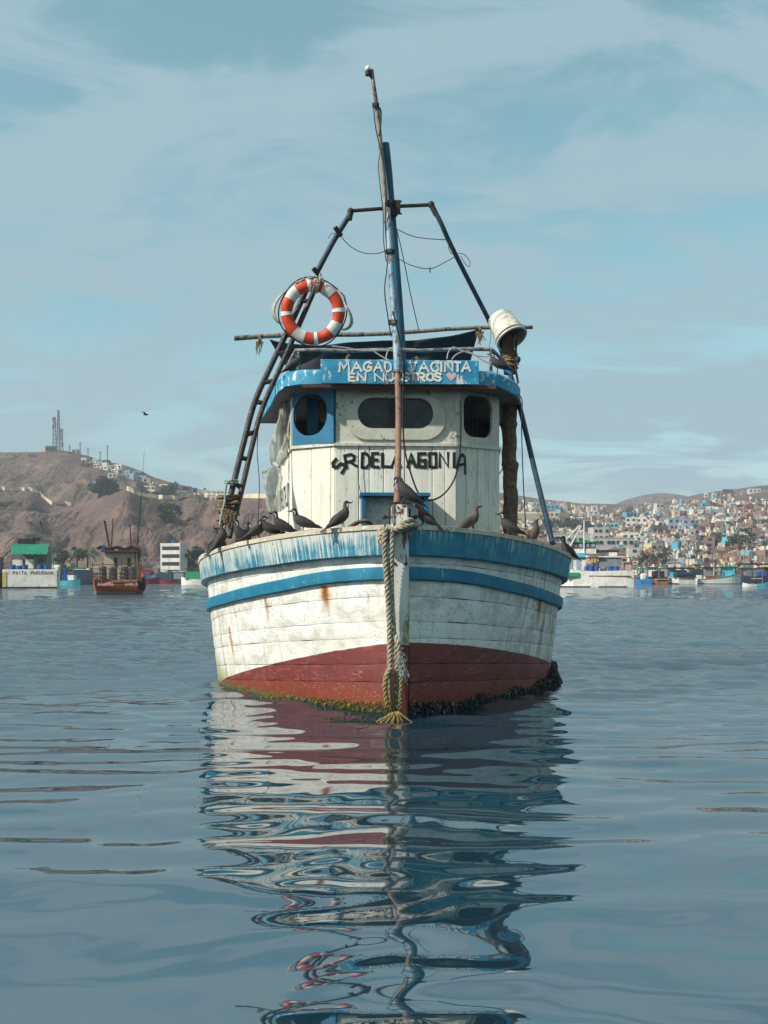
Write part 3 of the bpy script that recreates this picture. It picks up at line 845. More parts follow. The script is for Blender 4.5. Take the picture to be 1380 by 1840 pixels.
def build_bands():
    for side in (-1, 1):
        w = sweep_band('bulwark_rail', M['rail_blue'], zrb, lambda y: float(zr(y)) + 0.0, 0.085, side, thick=0.15)
        # capping: rough board on top with droppings
        mb = MB(); P, U = [], []
        for i, y in enumerate(YS):
            z = float(zr(y)) + 0.002
            j = 0.008 * (float(fbm(np.array(y * 9.0), np.array(side * 2.0), 3, 80)) - 0.5)
            t = 0.022 + 0.012 * float(fbm(np.array(y * 6.0), np.array(side * 5.0 + 9), 3, 81))
            row = [hull_pt(y, z - 0.02, side, 0.098 + j), hull_pt(y, z - 0.02, side, 0.10 + j) + Vector((0, 0, 0.02 + t)), hull_pt(y, z - 0.02, side, -0.10) + Vector((0, 0, 0.03 + t)), hull_pt(y, z - 0.02, side, -0.10) + Vector((0, 0, -0.02))]
            P.append(row)
        P.insert(0, [Vector((0.06 * side, p.y, p.z)) for p in P[0]])
        mb.grid(P, closed=True, flip=(side > 0))
        mb.build('capping', M['cap_wood'], w)
        sweep_band('rub_rail', M['strip_worn'], lambda y: float(zs(y)) - 0.068, lambda y: float(zs(y)) + 0.068, 0.055, side, thick=0.09, crown=0.004)
    # stem post
    mb = MB(); P = []
    for z, hw, y0 in [(-1.0, 0.07, 0.06), (0.0, 0.085, -0.09), (0.74, 0.09, -0.105), (0.75, 0.095, -0.115), (1.0, 0.094, -0.118), (1.5, 0.092, -0.122), (1.95, 0.09, -0.125), (2.19, 0.088, -0.125), (2.22, 0.075, -0.115)]:
        P.append([Vector((-hw, 0.10, z)), Vector((-hw, y0 + 0.02, z)), Vector((-hw + 0.018, y0, z)), Vector((hw - 0.018, y0, z)), Vector((hw, y0 + 0.02, z)), Vector((hw, 0.10, z))])
    mb.grid(P, flip=True); mb.add([P[-1][k] for k in range(6)], [(0, 1, 2, 3, 4, 5)[::-1]])
    stem = mb.build('stem_post', M['stem_mat'], boat, auto=30)
    mb = MB()
    for xx in (-0.105, 0.105): mb.box((xx, -0.02, 2.05), (0.02, 0.05, 0.26))
    mb.box((0, -0.02, 2.235), (0.23, 0.05, 0.015))
    mb.tube([(-0.16, -0.03, 2.09), (0.16, -0.03, 2.09)], 0.014)
    mb.ell((-0.165, -0.03, 2.09), (0.025, 0.025, 0.025)); mb.ell((0.165, -0.03, 2.09), (0.025, 0.025, 0.025))
    mb.build('cleat_strap', M['dark_steel'], stem)
    for x_, z_ in ((-0.06, 1.60), (0.06, 1.60)):
        MB().tube([(x_, -0.119, z_), (x_, -0.132, z_)], 0.018).build('bolt', M['dark_steel'], stem)
    mb = MB()   # a fleck of red paint on the stem head
    mb.add([(-0.04, -0.129, 2.135), (-0.01, -0.129, 2.12), (0.012, -0.129, 2.15), (0.03, -0.129, 2.11), (0.034, -0.129, 2.17), (0.005, -0.129, 2.178)], [(0, 1, 2), (2, 3, 4), (2, 4, 5)])
    mb.build('red_mark', M['far_red'], stem)
def make_stem():
    N = Nodes('stem_mat'); co = N.coord(); x, y, z = N.sep(co)
    a = N.noise(N.map(co, (1, 1, 0.3)), 14, 6, 0.7, 0.4); b = N.noise(co, 4, 4, 0.6); f = N.noise(co, 60, 3, 0.6)
    top = N.ss(z, 1.55, 2.0, 0.0, 0.10)
    c = N.mix(N.ss(b, 0.3, 0.7), S(200, 198, 186), S(222, 220, 208))
    c = N.mix(N.ss(N.m('ADD', a, top), 0.60, 0.64), c, S(66, 60, 54))
    edge = N.m('MULTIPLY', N.ss(x, 0.055, 0.085), N.ss(N.m('MULTIPLY', N.ss(a, 0.4, 0.6), N.ss(z, 1.15, 1.05)), 0.2, 0.7))
    c = N.mix(N.m('MULTIPLY', edge, N.ss(z, 0.72, 0.8)), c, S(112, 122, 40))
    g = N.m('MULTIPLY', N.ss(N.noise(N.map(co, (2.2, 1, 0.25)), 14, 5, 0.7), 0.44, 0.54), N.m('MULTIPLY', N.ss(z, 1.25, 1.0), N.ss(x, -0.03, 0.05)))
    c = N.mix(N.m('MULTIPLY', g, 0.9), c, S(104, 112, 34))
    red = N.mix(N.ss(b, 0.3, 0.7), S(120, 40, 36), S(142, 54, 48))
    red = N.mix(N.ss(N.m('ADD', z, N.m('MULTIPLY', b, 0.3)), 0.45, 0.2), red, S(84, 40, 20))
    c = N.mix(N.ss(z, 0.752, 0.745), c, red)
    M['stem_mat'] = N.bsdf(c, 0.65, N.m('ADD', a, N.m('MULTIPLY', f, 0.4)), 0.4, 0.012)
make_stem(); build_bands()

# ---- growth on the waterline
def build_growth():
    rg = random.Random(3)
    mb = MB()
    for _ in range(2600):
        y = rg.uniform(0.02, 3.9) if rg.random() < 0.75 else rg.uniform(2.8, 3.9)
        aft = max(0.0, min(1.0, (y - 2.2) / 1.0))
        ztop = 0.10 + 0.03 * math.sin(y * 9) + 0.14 * aft
        z = rg.uniform(-0.10, ztop) if rg.random() < 0.7 else rg.uniform(-0.1, 0.06)
        p = hull_pt(y, z, 1, rg.uniform(0.0, 0.05 + 0.16 * aft * max(0, 1 - z / (ztop + 0.05))))
        s = rg.uniform(0.010, 0.024)
        Mx = Matrix.Rotation(rg.uniform(0, 6.28), 3, 'Z') @ Matrix.Rotation(rg.uniform(-1, 1), 3, 'X')
        mb.ell(p, (s * 0.6, s * 0.5, s * 1.3), 5, 3, Mx, mi=1 if rg.random() < 0.12 else 0)
    for _ in range(260):
        y = rg.uniform(0.0, 0.5); z = rg.uniform(-0.1, 0.16 - 0.2 * y)
        p = hull_pt(y, z, 1, rg.uniform(0, 0.05)); s = rg.uniform(0.010, 0.02)
        mb.ell((p.x, p.y - 0.04, p.z), (s * 0.6, s * 0.5, s * 1.2), 5, 3, Matrix.Rotation(rg.uniform(0, 3), 3, 'X'), mi=1 if rg.random() < 0.3 else 0)
    o = mb.build('mussel_crust', [M['mussel_black'], M['mussel_pale']], hull); tag(o, kind='stuff')
    mb = MB()
    for _ in range(2400):
        y = abs(rg.gauss(0, 0.75)); 
        if y > 2.1: continue
        ztop = 0.13 * max(0.1, 1 - y / 2.1) + rg.uniform(-0.02, 0.03)
        z = rg.uniform(-0.05, ztop)
        p = hull_pt(y, z, -1, 0.005)
        L = rg.uniform(0.02, 0.06); w = rg.uniform(0.003, 0.008)
        d = Vector((-rg.uniform(0.2, 0.8), -rg.uniform(0.2, 0.8), rg.uniform(-0.9, 0.3))).normalized() * L
        sd = Vector((rg.uniform(-1, 1), rg.uniform(-1, 1), 0.2)).normalized() * w
        mb.add([p - sd, p + sd, p + d + sd * 0.3], [(0, 1, 2)], mi=0 if rg.random() < 0.6 else 1 if rg.random() < 0.75 else 2)
    o = mb.build('weed_fringe', [M['weed_green'], M['weed_yellow'], M['mussel_pale']], hull); tag(o, kind='stuff')
build_growth()

# ---- hand-painted lettering: strokes laid flat on the paint
GLYPH = {
 'A': [[(0, 0), (.5, 1), (1, 0)], [(.2, .38), (.8, .38)]], 'C': [[(1, .85), (.7, 1), (.25, .95), (0, .6), (.05, .25), (.35, 0), (.75, 0), (1, .15)]],
 'D': [[(.05, 0), (.05, 1), (.6, 1), (1, .75), (1, .25), (.6, 0), (.05, 0)]], 'E': [[(1, 1), (0, 1), (0, 0), (1, 0)], [(0, .52), (.8, .52)]],
 'G': [[(1, .85), (.65, 1), (.2, .95), (0, .6), (.05, .2), (.4, 0), (.85, .05), (1, .25), (1, .45), (.6, .45)]],
 'I': [[(.5, 0), (.5, 1)]], 'J': [[(.15, 1), (1, 1)], [(.7, 1), (.7, .25), (.45, 0), (.1, .1), (0, .3)]], 'L': [[(0, 1), (0, 0), (.9, 0)]],
 'M': [[(0, 0), (.1, 1), (.5, .35), (.9, 1), (1, 0)]], 'N': [[(0, 0), (0, 1), (1, 0), (1, 1)]],
 'O': [[(.5, 1), (.1, .85), (0, .5), (.1, .15), (.5, 0), (.9, .15), (1, .5), (.9, .85), (.5, 1)]],
 'P': [[(0, 0), (0, 1), (.7, 1), (1, .8), (.9, .55), (.6, .45), (0, .45)]], 'R': [[(0, 0), (0, 1), (.7, 1), (1, .8), (.9, .55), (.6, .48), (0, .48)], [(.4, .48), (1, 0)]],
 'S': [[(1, .85), (.7, 1), (.25, 1), (0, .8), (.15, .58), (.8, .45), (1, .22), (.75, 0), (.25, 0), (0, .15)]],
 'T': [[(0, 1), (1, 1)], [(.5, 1), (.5, 0)]], 'U': [[(0, 1), (0, .25), (.3, 0), (.7, 0), (1, .25), (1, 1)]],
 '&': [[(1, 0), (.2, .75), (.4, 1), (.65, .8), (.1, .35), (.3, 0), (.6, 0), (1, .45)]],
 'Q': [[(.05, 0), (.05, 1), (.95, 1), (.95, 0), (.05, 0)]],   # the square painted O
 'g': [[(.95, 1), (0, 1), (0, 0), (.95, 0), (.95, .5), (.35, .5)]],
}
def stroke(mb, pts, w, to3, z0, mi=0):
    n = len(pts)
    pts = [Vector((p[0], p[1])) for p in pts]
    L, Rr = [], []
    for i in range(n):
        a = (pts[i] - pts[i - 1]).normalized() if i else (pts[1] - pts[0]).normalized()
        b = (pts[i + 1] - pts[i]).normalized() if i < n - 1 else a
        t = (a + b); t = t.normalized() if t.length > 0.2 else a
        nn = Vector((-t.y, t.x)); k = min(1.5, 1 / max(0.5, nn.dot(Vector((-a.y, a.x)))))
        p = pts[i] - a * w * 0.35 if i == 0 else pts[i] + b * w * 0.35 if i == n - 1 else pts[i]
        L.append(p + nn * w / 2 * k); Rr.append(p - nn * w / 2 * k)
    vs = [to3(p.x, p.y, z0) for p in L] + [to3(p.x, p.y, z0) for p in Rr]
    mb.add(vs, [(i, n + i, n + i + 1, i + 1) for i in range(n - 1)], mi=mi)
def letters(mb, items, to3, w, z0=0.004, mi=0, jit=0.03, seed=1):
    """items: (glyph, x, y, width, height, tilt)"""
    rg = random.Random(seed); zz = z0
    for g, x, y, gw, gh, tilt in items:
        ca, sa = math.cos(tilt), math.sin(tilt)
        for s in GLYPH[g]:
            pts = []
            for a, b in s:
                a, b = (a - .5) * gw + rg.uniform(-jit, jit) * gw, (b - .5) * gh + rg.uniform(-jit, jit) * gh
                pts.append((x + gw / 2 + ca * a - sa * b, y + gh / 2 + sa * a + ca * b))
            stroke(mb, pts, w * rg.uniform(0.9, 1.12), to3, zz, mi); zz += 0.00006

# ---- wheelhouse
YC = 3.6                                     # cabin front plane
FX0, FX1 = B(602, 800, YC).x, B(820, 800, YC).x          # flat middle
LX, RX = B(526, 800, YC + 0.42).x, B(897, 800, YC + 0.42).x
YF = YC + 0.42
LA, RA, YA = LX - 0.36, RX + 0.30, 6.6
ZL = B(700, 798, YC).z                       # ledge between the tiers
ZT = B(700, 690, YC).z                       # under the roof
PLAN = [Vector((LA, YA)), Vector((LX, YF)), Vector((FX0, YC)), Vector((FX1, YC)), Vector((RX, YF)), Vector((RA, YA))]
wall = None
def build_wheelhouse():
    global wall
    mb = MB()      # inner shell behind the boards
    ins = [Vector((LA + .05, YA - .03)), Vector((LX + .05, YF + .03)), Vector((FX0 + .02, YC + .045)), Vector((FX1 - .02, YC + .045)), Vector((RX - .05, YF + .03)), Vector((RA - .05, YA - .03))]
    for i in range(5):
        a, b = ins[i], ins[i + 1]
        mb.add([(a.x, a.y, 1.0), (b.x, b.y, 1.0), (b.x, b.y, ZL - 0.02), (a.x, a.y, ZL - 0.02)], [(0, 1, 2, 3)])
    mb.add([(LA, YA, 1.0), (RA, YA, 1.0), (RA, YA, ZT), (LA, YA, ZT)], [(3, 2, 1, 0)])
    mb.add([(p.x, p.y, ZL - 0.1) for p in ins], [tuple(range(6))])
    wall = mb.build('cabin_wall', M['interior_board'], boat)
    # vertical boards of the lower tier
    rg = random.Random(9)
    front_cuts = [FX0] + [B(px, 850, YC).x for px in (645, 664, 690, 727, 777, 800)] + [FX1]
    segs = [(PLAN[2], PLAN[3], [(c - FX0) / (FX1 - FX0) for c in front_cuts]),
            (PLAN[1], PLAN[2], [0, 0.45, 0.9, 1.0]), (PLAN[3], PLAN[4], [0, 0.22, 0.48, 0.74, 1.0]),
            (PLAN[0], PLAN[1], [k / 9 for k in range(10)]), (PLAN[4], PLAN[5], [k / 9 for k in range(10)])]
    for a, b, cuts in segs:
        t = (b - a).normalized(); n = Vector((t.y, -t.x)); L = (b - a).length
        for k in range(len(cuts) - 1):
            s0, s1 = cuts[k] * L + 0.003, cuts[k + 1] * L - 0.003
            o = rg.uniform(-0.004, 0.004)
            P = []
            zs_ = [1.0, 1.5, 1.9, 2.2, 2.5, 2.8, 3.05, ZL - 0.001]
            for z in zs_:
                j0, j1 = (0.006 * (float(fbm(np.array(z * 2.5), np.array(k * 3.1 + a.x * 9 + q), 3, 90)) - 0.5) for q in (0, 3.1))
                row = []
                for s, dep in ((s0 + j0, -0.03), (s0 + j0, -0.005), (s0 + 0.008 + j0, 0.0), ((s0 + s1) / 2, 0.002), (s1 - 0.008 + j1, 0.0), (s1 + j1, -0.005), (s1 + j1, -0.03)):
                    p = a + t * s + n * (dep + o); row.append(Vector((p.x, p.y, z)))
                P.append(row)
            mb = MB(); mb.grid(P)
            mb.build('plank', M['cabin_paint'], wall)
    # ledge
    mb = MB(); P = []
    pl = [PLAN[0], PLAN[1], PLAN[2], PLAN[3], PLAN[4], PLAN[5]]
    nn = []
    for i in range(6):
        d = Vector((0, 0))
        for a, b in ((i - 1, i), (i, i + 1)):
            if a >= 0 and b < 6: t = (pl[b] - pl[a]).normalized(); d += Vector((t.y, -t.x))
        nn.append(d.normalized())
    for p, d in zip(pl, nn):
        P.append([Vector((p.x + d.x * o, p.y + d.y * o, z)) for o, z in ((0.0, ZL - 0.03), (0.03, ZL - 0.028), (0.034, ZL + 0.012), (-0.04, ZL + 0.03))])
    mb.grid(P, flip=True); mb.build('ledge', M['cabin_paint'], wall, smooth=False)
    return nn
PN = build_wheelhouse()

def rrect(cx, cy, hw, hh, r, n=8):
    pts = []
    for sx, sy, a0 in ((1, 1, 0), (-1, 1, 90), (-1, -1, 180), (1, -1, 270)):
        for k in range(n + 1):
            a = R(a0 + 90 * k / n)
            pts.append((cx + sx * (hw - r) + r * math.cos(a), cy + sy * (hh - r) + r * math.sin(a)))
    return pts
def plate(mb, outer, inner, to3, depth, front=0.0, mi=0):
    """ring plate between two closed outlines (resampled by angle round the hole's centre); depth goes inwards"""
    cx = sum(p[0] for p in inner) / len(inner); cy = sum(p[1] for p in inner) / len(inner)
    def ray(poly, a):
        dx, dy = math.cos(a), math.sin(a); best = 0
        for i in range(len(poly)):
            x1, y1 = poly[i][0] - cx, poly[i][1] - cy; x2, y2 = poly[(i + 1) % len(poly)][0] - cx, poly[(i + 1) % len(poly)][1] - cy
            den = dx * (y2 - y1) - dy * (x2 - x1)
            if abs(den) < 1e-12: continue
            t = (x1 * (y2 - y1) - y1 * (x2 - x1)) / den
            s = (x1 * dy - y1 * dx) / den
            if t > 0 and -1e-6 <= s <= 1 + 1e-6: best = max(best, t)
        return (cx + dx * best, cy + dy * best)
    angs = sorted({round(math.atan2(p[1] - cy, p[0] - cx), 5) for p in inner} | {round(math.atan2(p[1] - cy, p[0] - cx), 5) for p in outer})
    I = [ray(inner, a) for a in angs]; O = [ray(outer, a) for a in angs]; n = len(angs)
    vs = [to3(*p, front) for p in O] + [to3(*p, front) for p in I] + [to3(*p, front - depth) for p in I] + [to3(*p, front - depth) for p in O]
    fs = []
    for i in range(n):
        j = (i + 1) % n
        fs += [(i, j, n + j, n + i), (n + i, n + j, 2 * n + j, 2 * n + i), (j, i, 3 * n + i, 3 * n + j)]
    mb.add(vs, fs, mi=mi)
def on_wall(a, b):
    t = (b - a).normalized(); n = Vector((t.y, -t.x))
    def to3(s, z, o): p = a + t * s + n * o; return Vector((p.x, p.y, z))
    return to3, (b - a).length
def build_windows():
    # middle panel
    to3, L = on_wall(PLAN[2], PLAN[3])
    def fx(px, py): p = B(px, py, YC); return (p.x - FX0, p.z)
    z0, z1 = ZL + 0.012, ZT + 0.1
    (x0, b0), (x1, b1) = fx(643, 770), fx(778, 716)
    inner = rrect((x0 + x1) / 2, (b0 + b1) / 2, (x1 - x0) / 2, (b1 - b0) / 2, (b1 - b0) / 2 - 0.01, 9)
    mb = MB(); plate(mb, [(0.01, z0), (L, z0), (L, z1), (0.01, z1)], inner, to3, 0.05)
    up = mb.build('window_panel', M['window_frame_paint'], boat)
    (x0o, b0o), (x1o, b1o) = fx(622, 790), fx(800, 710)
    outer = rrect((x0o + x1o) / 2, (b0o + b1o) / 2, (x1o - x0o) / 2, (b1o - b0o) / 2, (b1o - b0o) / 2 - 0.02, 9)
    mb = MB(); plate(mb, outer, inner, to3, 0.04, 0.04); mb.build('window_frame', M['window_frame_paint'], up, auto=30)
    mb = MB(); mb.add([to3(*p, -0.03) for p in inner], [tuple(range(len(inner)))]); mb.build('pane', M['dark_glass'], up)
    # left blue panel, standing a little open at its right edge
    a, b = PLAN[1], PLAN[2] - (PLAN[2] - PLAN[1]).normalized() * 0.03
    to3, L = on_wall(a, b + Vector((0.01, -0.05)))
    mb = MB(); cz = (B(560, 745, YC + .2).z)
    hole = rrect(L * 0.44, cz, 0.305, 0.295, 0.275, 6)
    plate(mb, [(0.0, ZL + 0.012), (L, ZL + 0.012), (L, ZT + 0.08), (0.0, ZT + 0.08)], hole, to3, 0.035, 0.012)
    bl = mb.build('window_panel', M['window_blue'], boat); bl['label'] = 'bright blue window panel with an open oval hole'
    # right panel, grey white, hole in shade
    to3, L = on_wall(PLAN[3], PLAN[4]); mb = MB(); cz = (B(856, 748, YC + .2).z)
    hole = rrect(L * 0.50, cz, 0.265, 0.30, 0.16, 5)
    plate(mb, [(0.0, ZL + 0.012), (L, ZL + 0.012), (L, ZT + 0.1), (0.0, ZT + 0.1)], hole, to3, 0.05)
    rp = mb.build('window_panel', M['window_frame_paint'], boat)
    mb = MB(); mb.box((FX1 + 0.02, YC - 0.012, (ZL + ZT) / 2 + 0.28), (0.09, 0.03, 0.52)); mb.build('batten', M['window_frame_paint'], rp, bevel=0.006)
    # side walls, upper tier: open frames with posts
    for a, b in ((PLAN[0], PLAN[1]), (PLAN[4], PLAN[5])):
        to3, L = on_wall(a, b); mb = MB()
        plate(mb, [(0, ZL), (L, ZL), (L, ZT + 0.05), (0, ZT + 0.05)], rrect(L * 0.5, (ZL + ZT) / 2, L * 0.36, 0.28, 0.1, 3), to3, 0.04)
        mb.build('side_panel', M['cabin_paint'], boat)
    # what shows inside through the openings
    mb = MB(); mb.box((LX + 0.28, YF + 0.28, (ZL + ZT) / 2), (0.16, 0.02, ZT - ZL)); mb.box((LX + 0.62, YF + 0.55, ZL + 0.22), (0.6, 0.03, 0.42)); mb.build('inner_board', M['window_blue'], boat)
    mb = MB(); mb.ell((LX + 0.52, YF + 0.35, ZT - 0.22), (0.17, 0.05, 0.26), 12, 8); mb.build('hanging_cloth', M['interior_brown'], boat, smooth=True)
    mb = MB()
    for k in range(5): mb.tube([(RX - 0.25 - 0.06 * k, YF + 0.5, ZL), (RX - 0.28 - 0.05 * k, YF + 0.5, ZT)], 0.008, 5)
    mb.build('inner_cable', M['steel_grey'], boat)
    # lettering
    to3 = lambda x, z, o: Vector((x, YC - 0.0055 - o, z))
    def at(px, py): p = B(px, py, YC); return p.x, p.z
    it = []
    s = 1.0 / (B(701, 800, YC).x - B(700, 800, YC).x)
    for g, px0, px1, yt, yb, tl in [('R', 621, 638, 817, 840, 0.2), ('D', 650, 664, 815, 840, 0), ('E', 669, 680, 815, 839, 0), ('L', 687, 702, 815, 839, 0), ('A', 704, 720, 815, 840, 0),
                                    ('A', 732, 746, 815, 839, 0.05), ('g', 752, 765, 815, 839, 0), ('Q', 771, 784, 815, 839, 0.02), ('N', 790, 805, 814, 839, 0), ('I', 813, 819, 815, 839, 0)]:
        x, z = at(px0, yb); x1, z1 = at(px1, yt); it.append((g, x, z, x1 - x, z1 - z, tl))
    mb = MB(); letters(mb, it, to3, 0.041, 0.002)
    stroke(mb, [at(px, py) for px, py in ((604, 825), (598, 832), (599, 839), (605, 840), (612, 833), (618, 835), (620, 841), (614, 850))], 0.044, to3, 0.0035)
    x, z = at(824, 850)
    for q in ([(821, 841), (826, 822), (831, 817), (835, 822), (836, 851)], [(823, 836), (835, 834)]):
        stroke(mb, [at(px, py) for px, py in q], 0.04, to3, 0.0032)
    mb.build('lettering', M['black_paint'], wall)
    # small name in panels on the left side wall
    to3, L = on_wall(PLAN[0], PLAN[1]); mb = MB()
    for k in range(7):
        stroke(mb, [(0.5 + k * 0.22, 2.55), (0.5 + k * 0.22, 2.85)], 0.07, to3, 0.006)
        stroke(mb, [(0.5 + k * 0.22, 2.85 - 0.14 * (k % 3)), (0.62 + k * 0.22, 2.84 - 0.14 * (k % 3))], 0.06, to3, 0.0065)
    mb.build('lettering', M['far_navy'], wall)
build_windows()

def build_hatch():
    y = 3.12
    p0, p1 = B(650, 946, y), B(770, 890, y)
    t = 0.055
    hx = boat
    def bd(c, s, n='hatch_board'): return MB().box(c, s).build(n, M['window_blue'], hb, bevel=0.006)
    mb = MB(); mb.box(((p0.x + p1.x) / 2, y + 0.2, (p0.z + p1.z) / 2), (p1.x - p0.x - 0.02, 0.04, p1.z - p0.z)); hb = mb.build('hatch', M['hatch_panel'], boat)
    d = YC - 0.02 - y
    MB().box(((p0.x + p1.x) / 2, y + d / 2 - 0.02, p1.z + 0.01), (p1.x - p0.x + 0.05, d + 0.04, 0.05)).build('hatch_board', M['window_blue'], hb, bevel=0.006)
    MB().box((p0.x + t / 2, y + d / 2, (p0.z + p1.z) / 2 - 0.2), (t, d, p1.z - p0.z + 0.37)).build('hatch_board', M['window_blue'], hb, bevel=0.006)
    MB().box((p1.x - t / 2, y + d / 2, (p0.z + p1.z) / 2 - 0.2), (t, d, p1.z - p0.z + 0.37)).build('hatch_board', M['window_blue'], hb, bevel=0.006)
    MB().box(((p0.x + p1.x) / 2, y + d / 2, p0.z - 0.005), (p1.x - p0.x - 2 * t - 0.004, d - 0.03, 0.05)).build('hatch_board', M['window_blue'], hb, bevel=0.006)
build_hatch()

# ---- roof
YR = 3.3
def build_roof():
    zb = B(700, 691, YR).z
    zt = B(520, 668, 3.6).z
    L0, R0 = B(576, 680, YR).x, B(860, 680, YR).x
    out = [Vector((LA - 0.34, YA + 0.2)), Vector((B(487, 700, 4.9).x, 4.9)), Vector((B(493, 690, 4.25).x, 4.25)), Vector((B(499, 690, 3.85).x, 3.85)), Vector((B(512, 690, 3.58).x, 3.58)), Vector((B(536, 690, 3.42).x, 3.42)), Vector((L0, YR + 0.06)), Vector((R0, YR + 0.06)),
           Vector((B(893, 690, 3.40).x, 3.40)), Vector((B(915, 690, 3.56).x, 3.56)), Vector((B(929, 690, 3.85).x, 3.85)), Vector((B(935, 690, 4.25).x, 4.25)), Vector((B(934, 690, 4.9).x, 4.9)), Vector((RA + 0.2, YA + 0.2))]
    n = len(out)
    mb = MB()
    def sag(i): return 0.035 if i in (0, 1, 2, 3) else 0.05 if i in (9, 10, 11, 12, 13) else 0.0
    P = []
    for i, p in enumerate(out):
        c = Vector((0.15, 5.0)); d = (p - c).normalized()
        zz = zb - sag(i)
        P.append([Vector((p.x - d.x * 0.02, p.y - d.y * 0.02, zz)), Vector((p.x, p.y, zz + 0.015)), Vector((p.x, p.y, zz + (zt - zb) * 0.8)), Vector((p.x - d.x * 0.05, p.y - d.y * 0.05, zz + (zt - zb))), Vector((p.x - d.x * 0.4, p.y - d.y * 0.3, zt + 0.01)), Vector((c.x, c.y, zt + 0.03))])
    mb.grid(P, flip=True)
    rf = mb.build('roof', M['roof_blue'], boat, smooth=True, auto=40)
    mb = MB(); mb.add([(p.x * 0.995, p.y, zb - sag(i) + 0.004) for i, p in enumerate(out)], [tuple(range(n))])
    o = mb.build('roof_underside', M['underside_grey'], rf)
    # sign board
    mb = MB()
    p0, p1 = B(576, 690, YR), B(860, 648, YR)
    cx = (p0.x + p1.x) / 2
    P = []
    for z, o in ((p0.z, 0.0), (p0.z + 0.01, -0.026), ((p0.z + p1.z) / 2, -0.026), (p1.z - 0.01, -0.026), (p1.z, 0.0), (p1.z, 0.04)):
        P.append([Vector((p0.x + (p1.x - p0.x) * k / 20, YR + o, z + (0.008 * (float(fbm(np.array(k * 0.6), np.array(z), 2, 3)) - 0.5)))) for k in range(21)])
    mb.grid(P); sb = mb.build('sign_board', M['roof_blue'], boat, smooth=True, auto=40)
    MB().box((cx, YR + 0.10, zb - 0.02), (p1.x - p0.x + 0.5, 0.12, 0.04)).build('roof_beam', M['far_brown'], rf)
    # lettering with dark drop shade
    it = []; it2 = []
    def at(px, py): p = B(px, py, YR - 0.03); return p.x, p.z
    row1 = [('M', 610, 627), ('A', 633, 649), ('G', 654, 667), ('A', 672, 687), ('D', 691, 702), ('&', 719, 725), ('J', 735, 749), ('A', 754, 770), ('C', 775, 787), ('I', 792, 794), ('N', 799, 813), ('T', 817, 827), ('A', 830, 845)]
    row2 = [('E', 627, 637), ('N', 643, 657), ('N', 674, 689), ('U', 694, 707), ('E', 711, 719), ('S', 723, 735), ('T', 738, 748), ('R', 751, 763), ('O', 767, 779), ('S', 782, 792)]
    for row, yb, yt in ((row1, 667, 651), (row2, 684, 671)):
        for g, a, b in row:
            x, z = at(a, yb); x1, z1 = at(b, yt)
            it.append((g, x, z, x1 - x, z1 - z, 0)); it2.append((g, x + 0.008, z - 0.008, x1 - x, z1 - z, 0))
    to3 = lambda x, z, o: Vector((x, YR - 0.027 - o, z))
    mb = MB(); letters(mb, it2, to3, 0.030, 0.001, jit=0.04, seed=4); mb.build('lettering_shade', M['black_paint'], sb)
    mb = MB(); letters(mb, it, to3, 0.030, 0.004, jit=0.04, seed=4); mb.build('lettering', M['white_letter'], sb)
    mb = MB(); hx, hz = at(811, 676); pts = []
    for k in range(24):
        a = 2 * math.pi * k / 24
        pts.append(to3(hx + 0.0042 * 16 * math.sin(a) ** 3, hz + 0.0042 * (13 * math.cos(a) - 5 * math.cos(2 * a) - 2 * math.cos(3 * a) - math.cos(4 * a)), 0.004))
    mb.add(pts, [tuple(range(24))[::-1]]); mb.build('painted_heart', M['heart_pink'], sb)
    # guard rail on the roof
    yr = 4.0
    mb = MB(); a, b = B(531, 630, yr), B(884, 628, yr)
    path = [B(515, 662, yr + 0.0), B(526, 640, yr), a] + [a.lerp(b, k / 8) + Vector((0, 0, 0.012 * math.sin(k * 2.1))) for k in range(1, 8)] + [b, B(897, 641, yr + 0.3), B(915, 662, yr + 0.6)]
    mb.tube(path, 0.028, 8)
    for px in (536, 882): mb.tube([B(px, 628, yr), B(px, 668, yr)], 0.024, 8)
    mb.build('guard_rail', M['rail_pipe'], rf, smooth=True, auto=50)
    # loose ends of cable round the rail
    for q in ([(596, 622), (622, 625), (650, 630), (690, 629), (718, 632)], [(670, 630), (685, 640), (702, 649)], [(696, 650), (694, 640), (699, 628), (712, 622)], [(803, 645), (806, 632), (815, 624), (830, 630), (862, 640), (884, 640)], [(812, 646), (822, 636), (842, 632), (872, 650), (888, 651)]):
        mb = MB(); mb.tube(smooth_path([B(px, py, 3.9) for px, py in q], 5), 0.010, 5)
        mb.build('loose_cable', M['lead_line'], rf)
def smooth_path(pts, n=6):
    pts = [Vector(p) for p in pts]; out = []
    for i in range(len(pts) - 1):
        p0, p1, p2, p3 = pts[max(i - 1, 0)], pts[i], pts[i + 1], pts[min(i + 2, len(pts) - 1)]
        for k in range(n):
            t = k / n
            out.append(0.5 * ((2 * p1) + (p2 - p0) * t + (2 * p0 - 5 * p1 + 4 * p2 - p3) * t * t + (3 * p1 - p0 - 3 * p2 + p3) * t ** 3))
    out.append(pts[-1]); return out
build_roof()

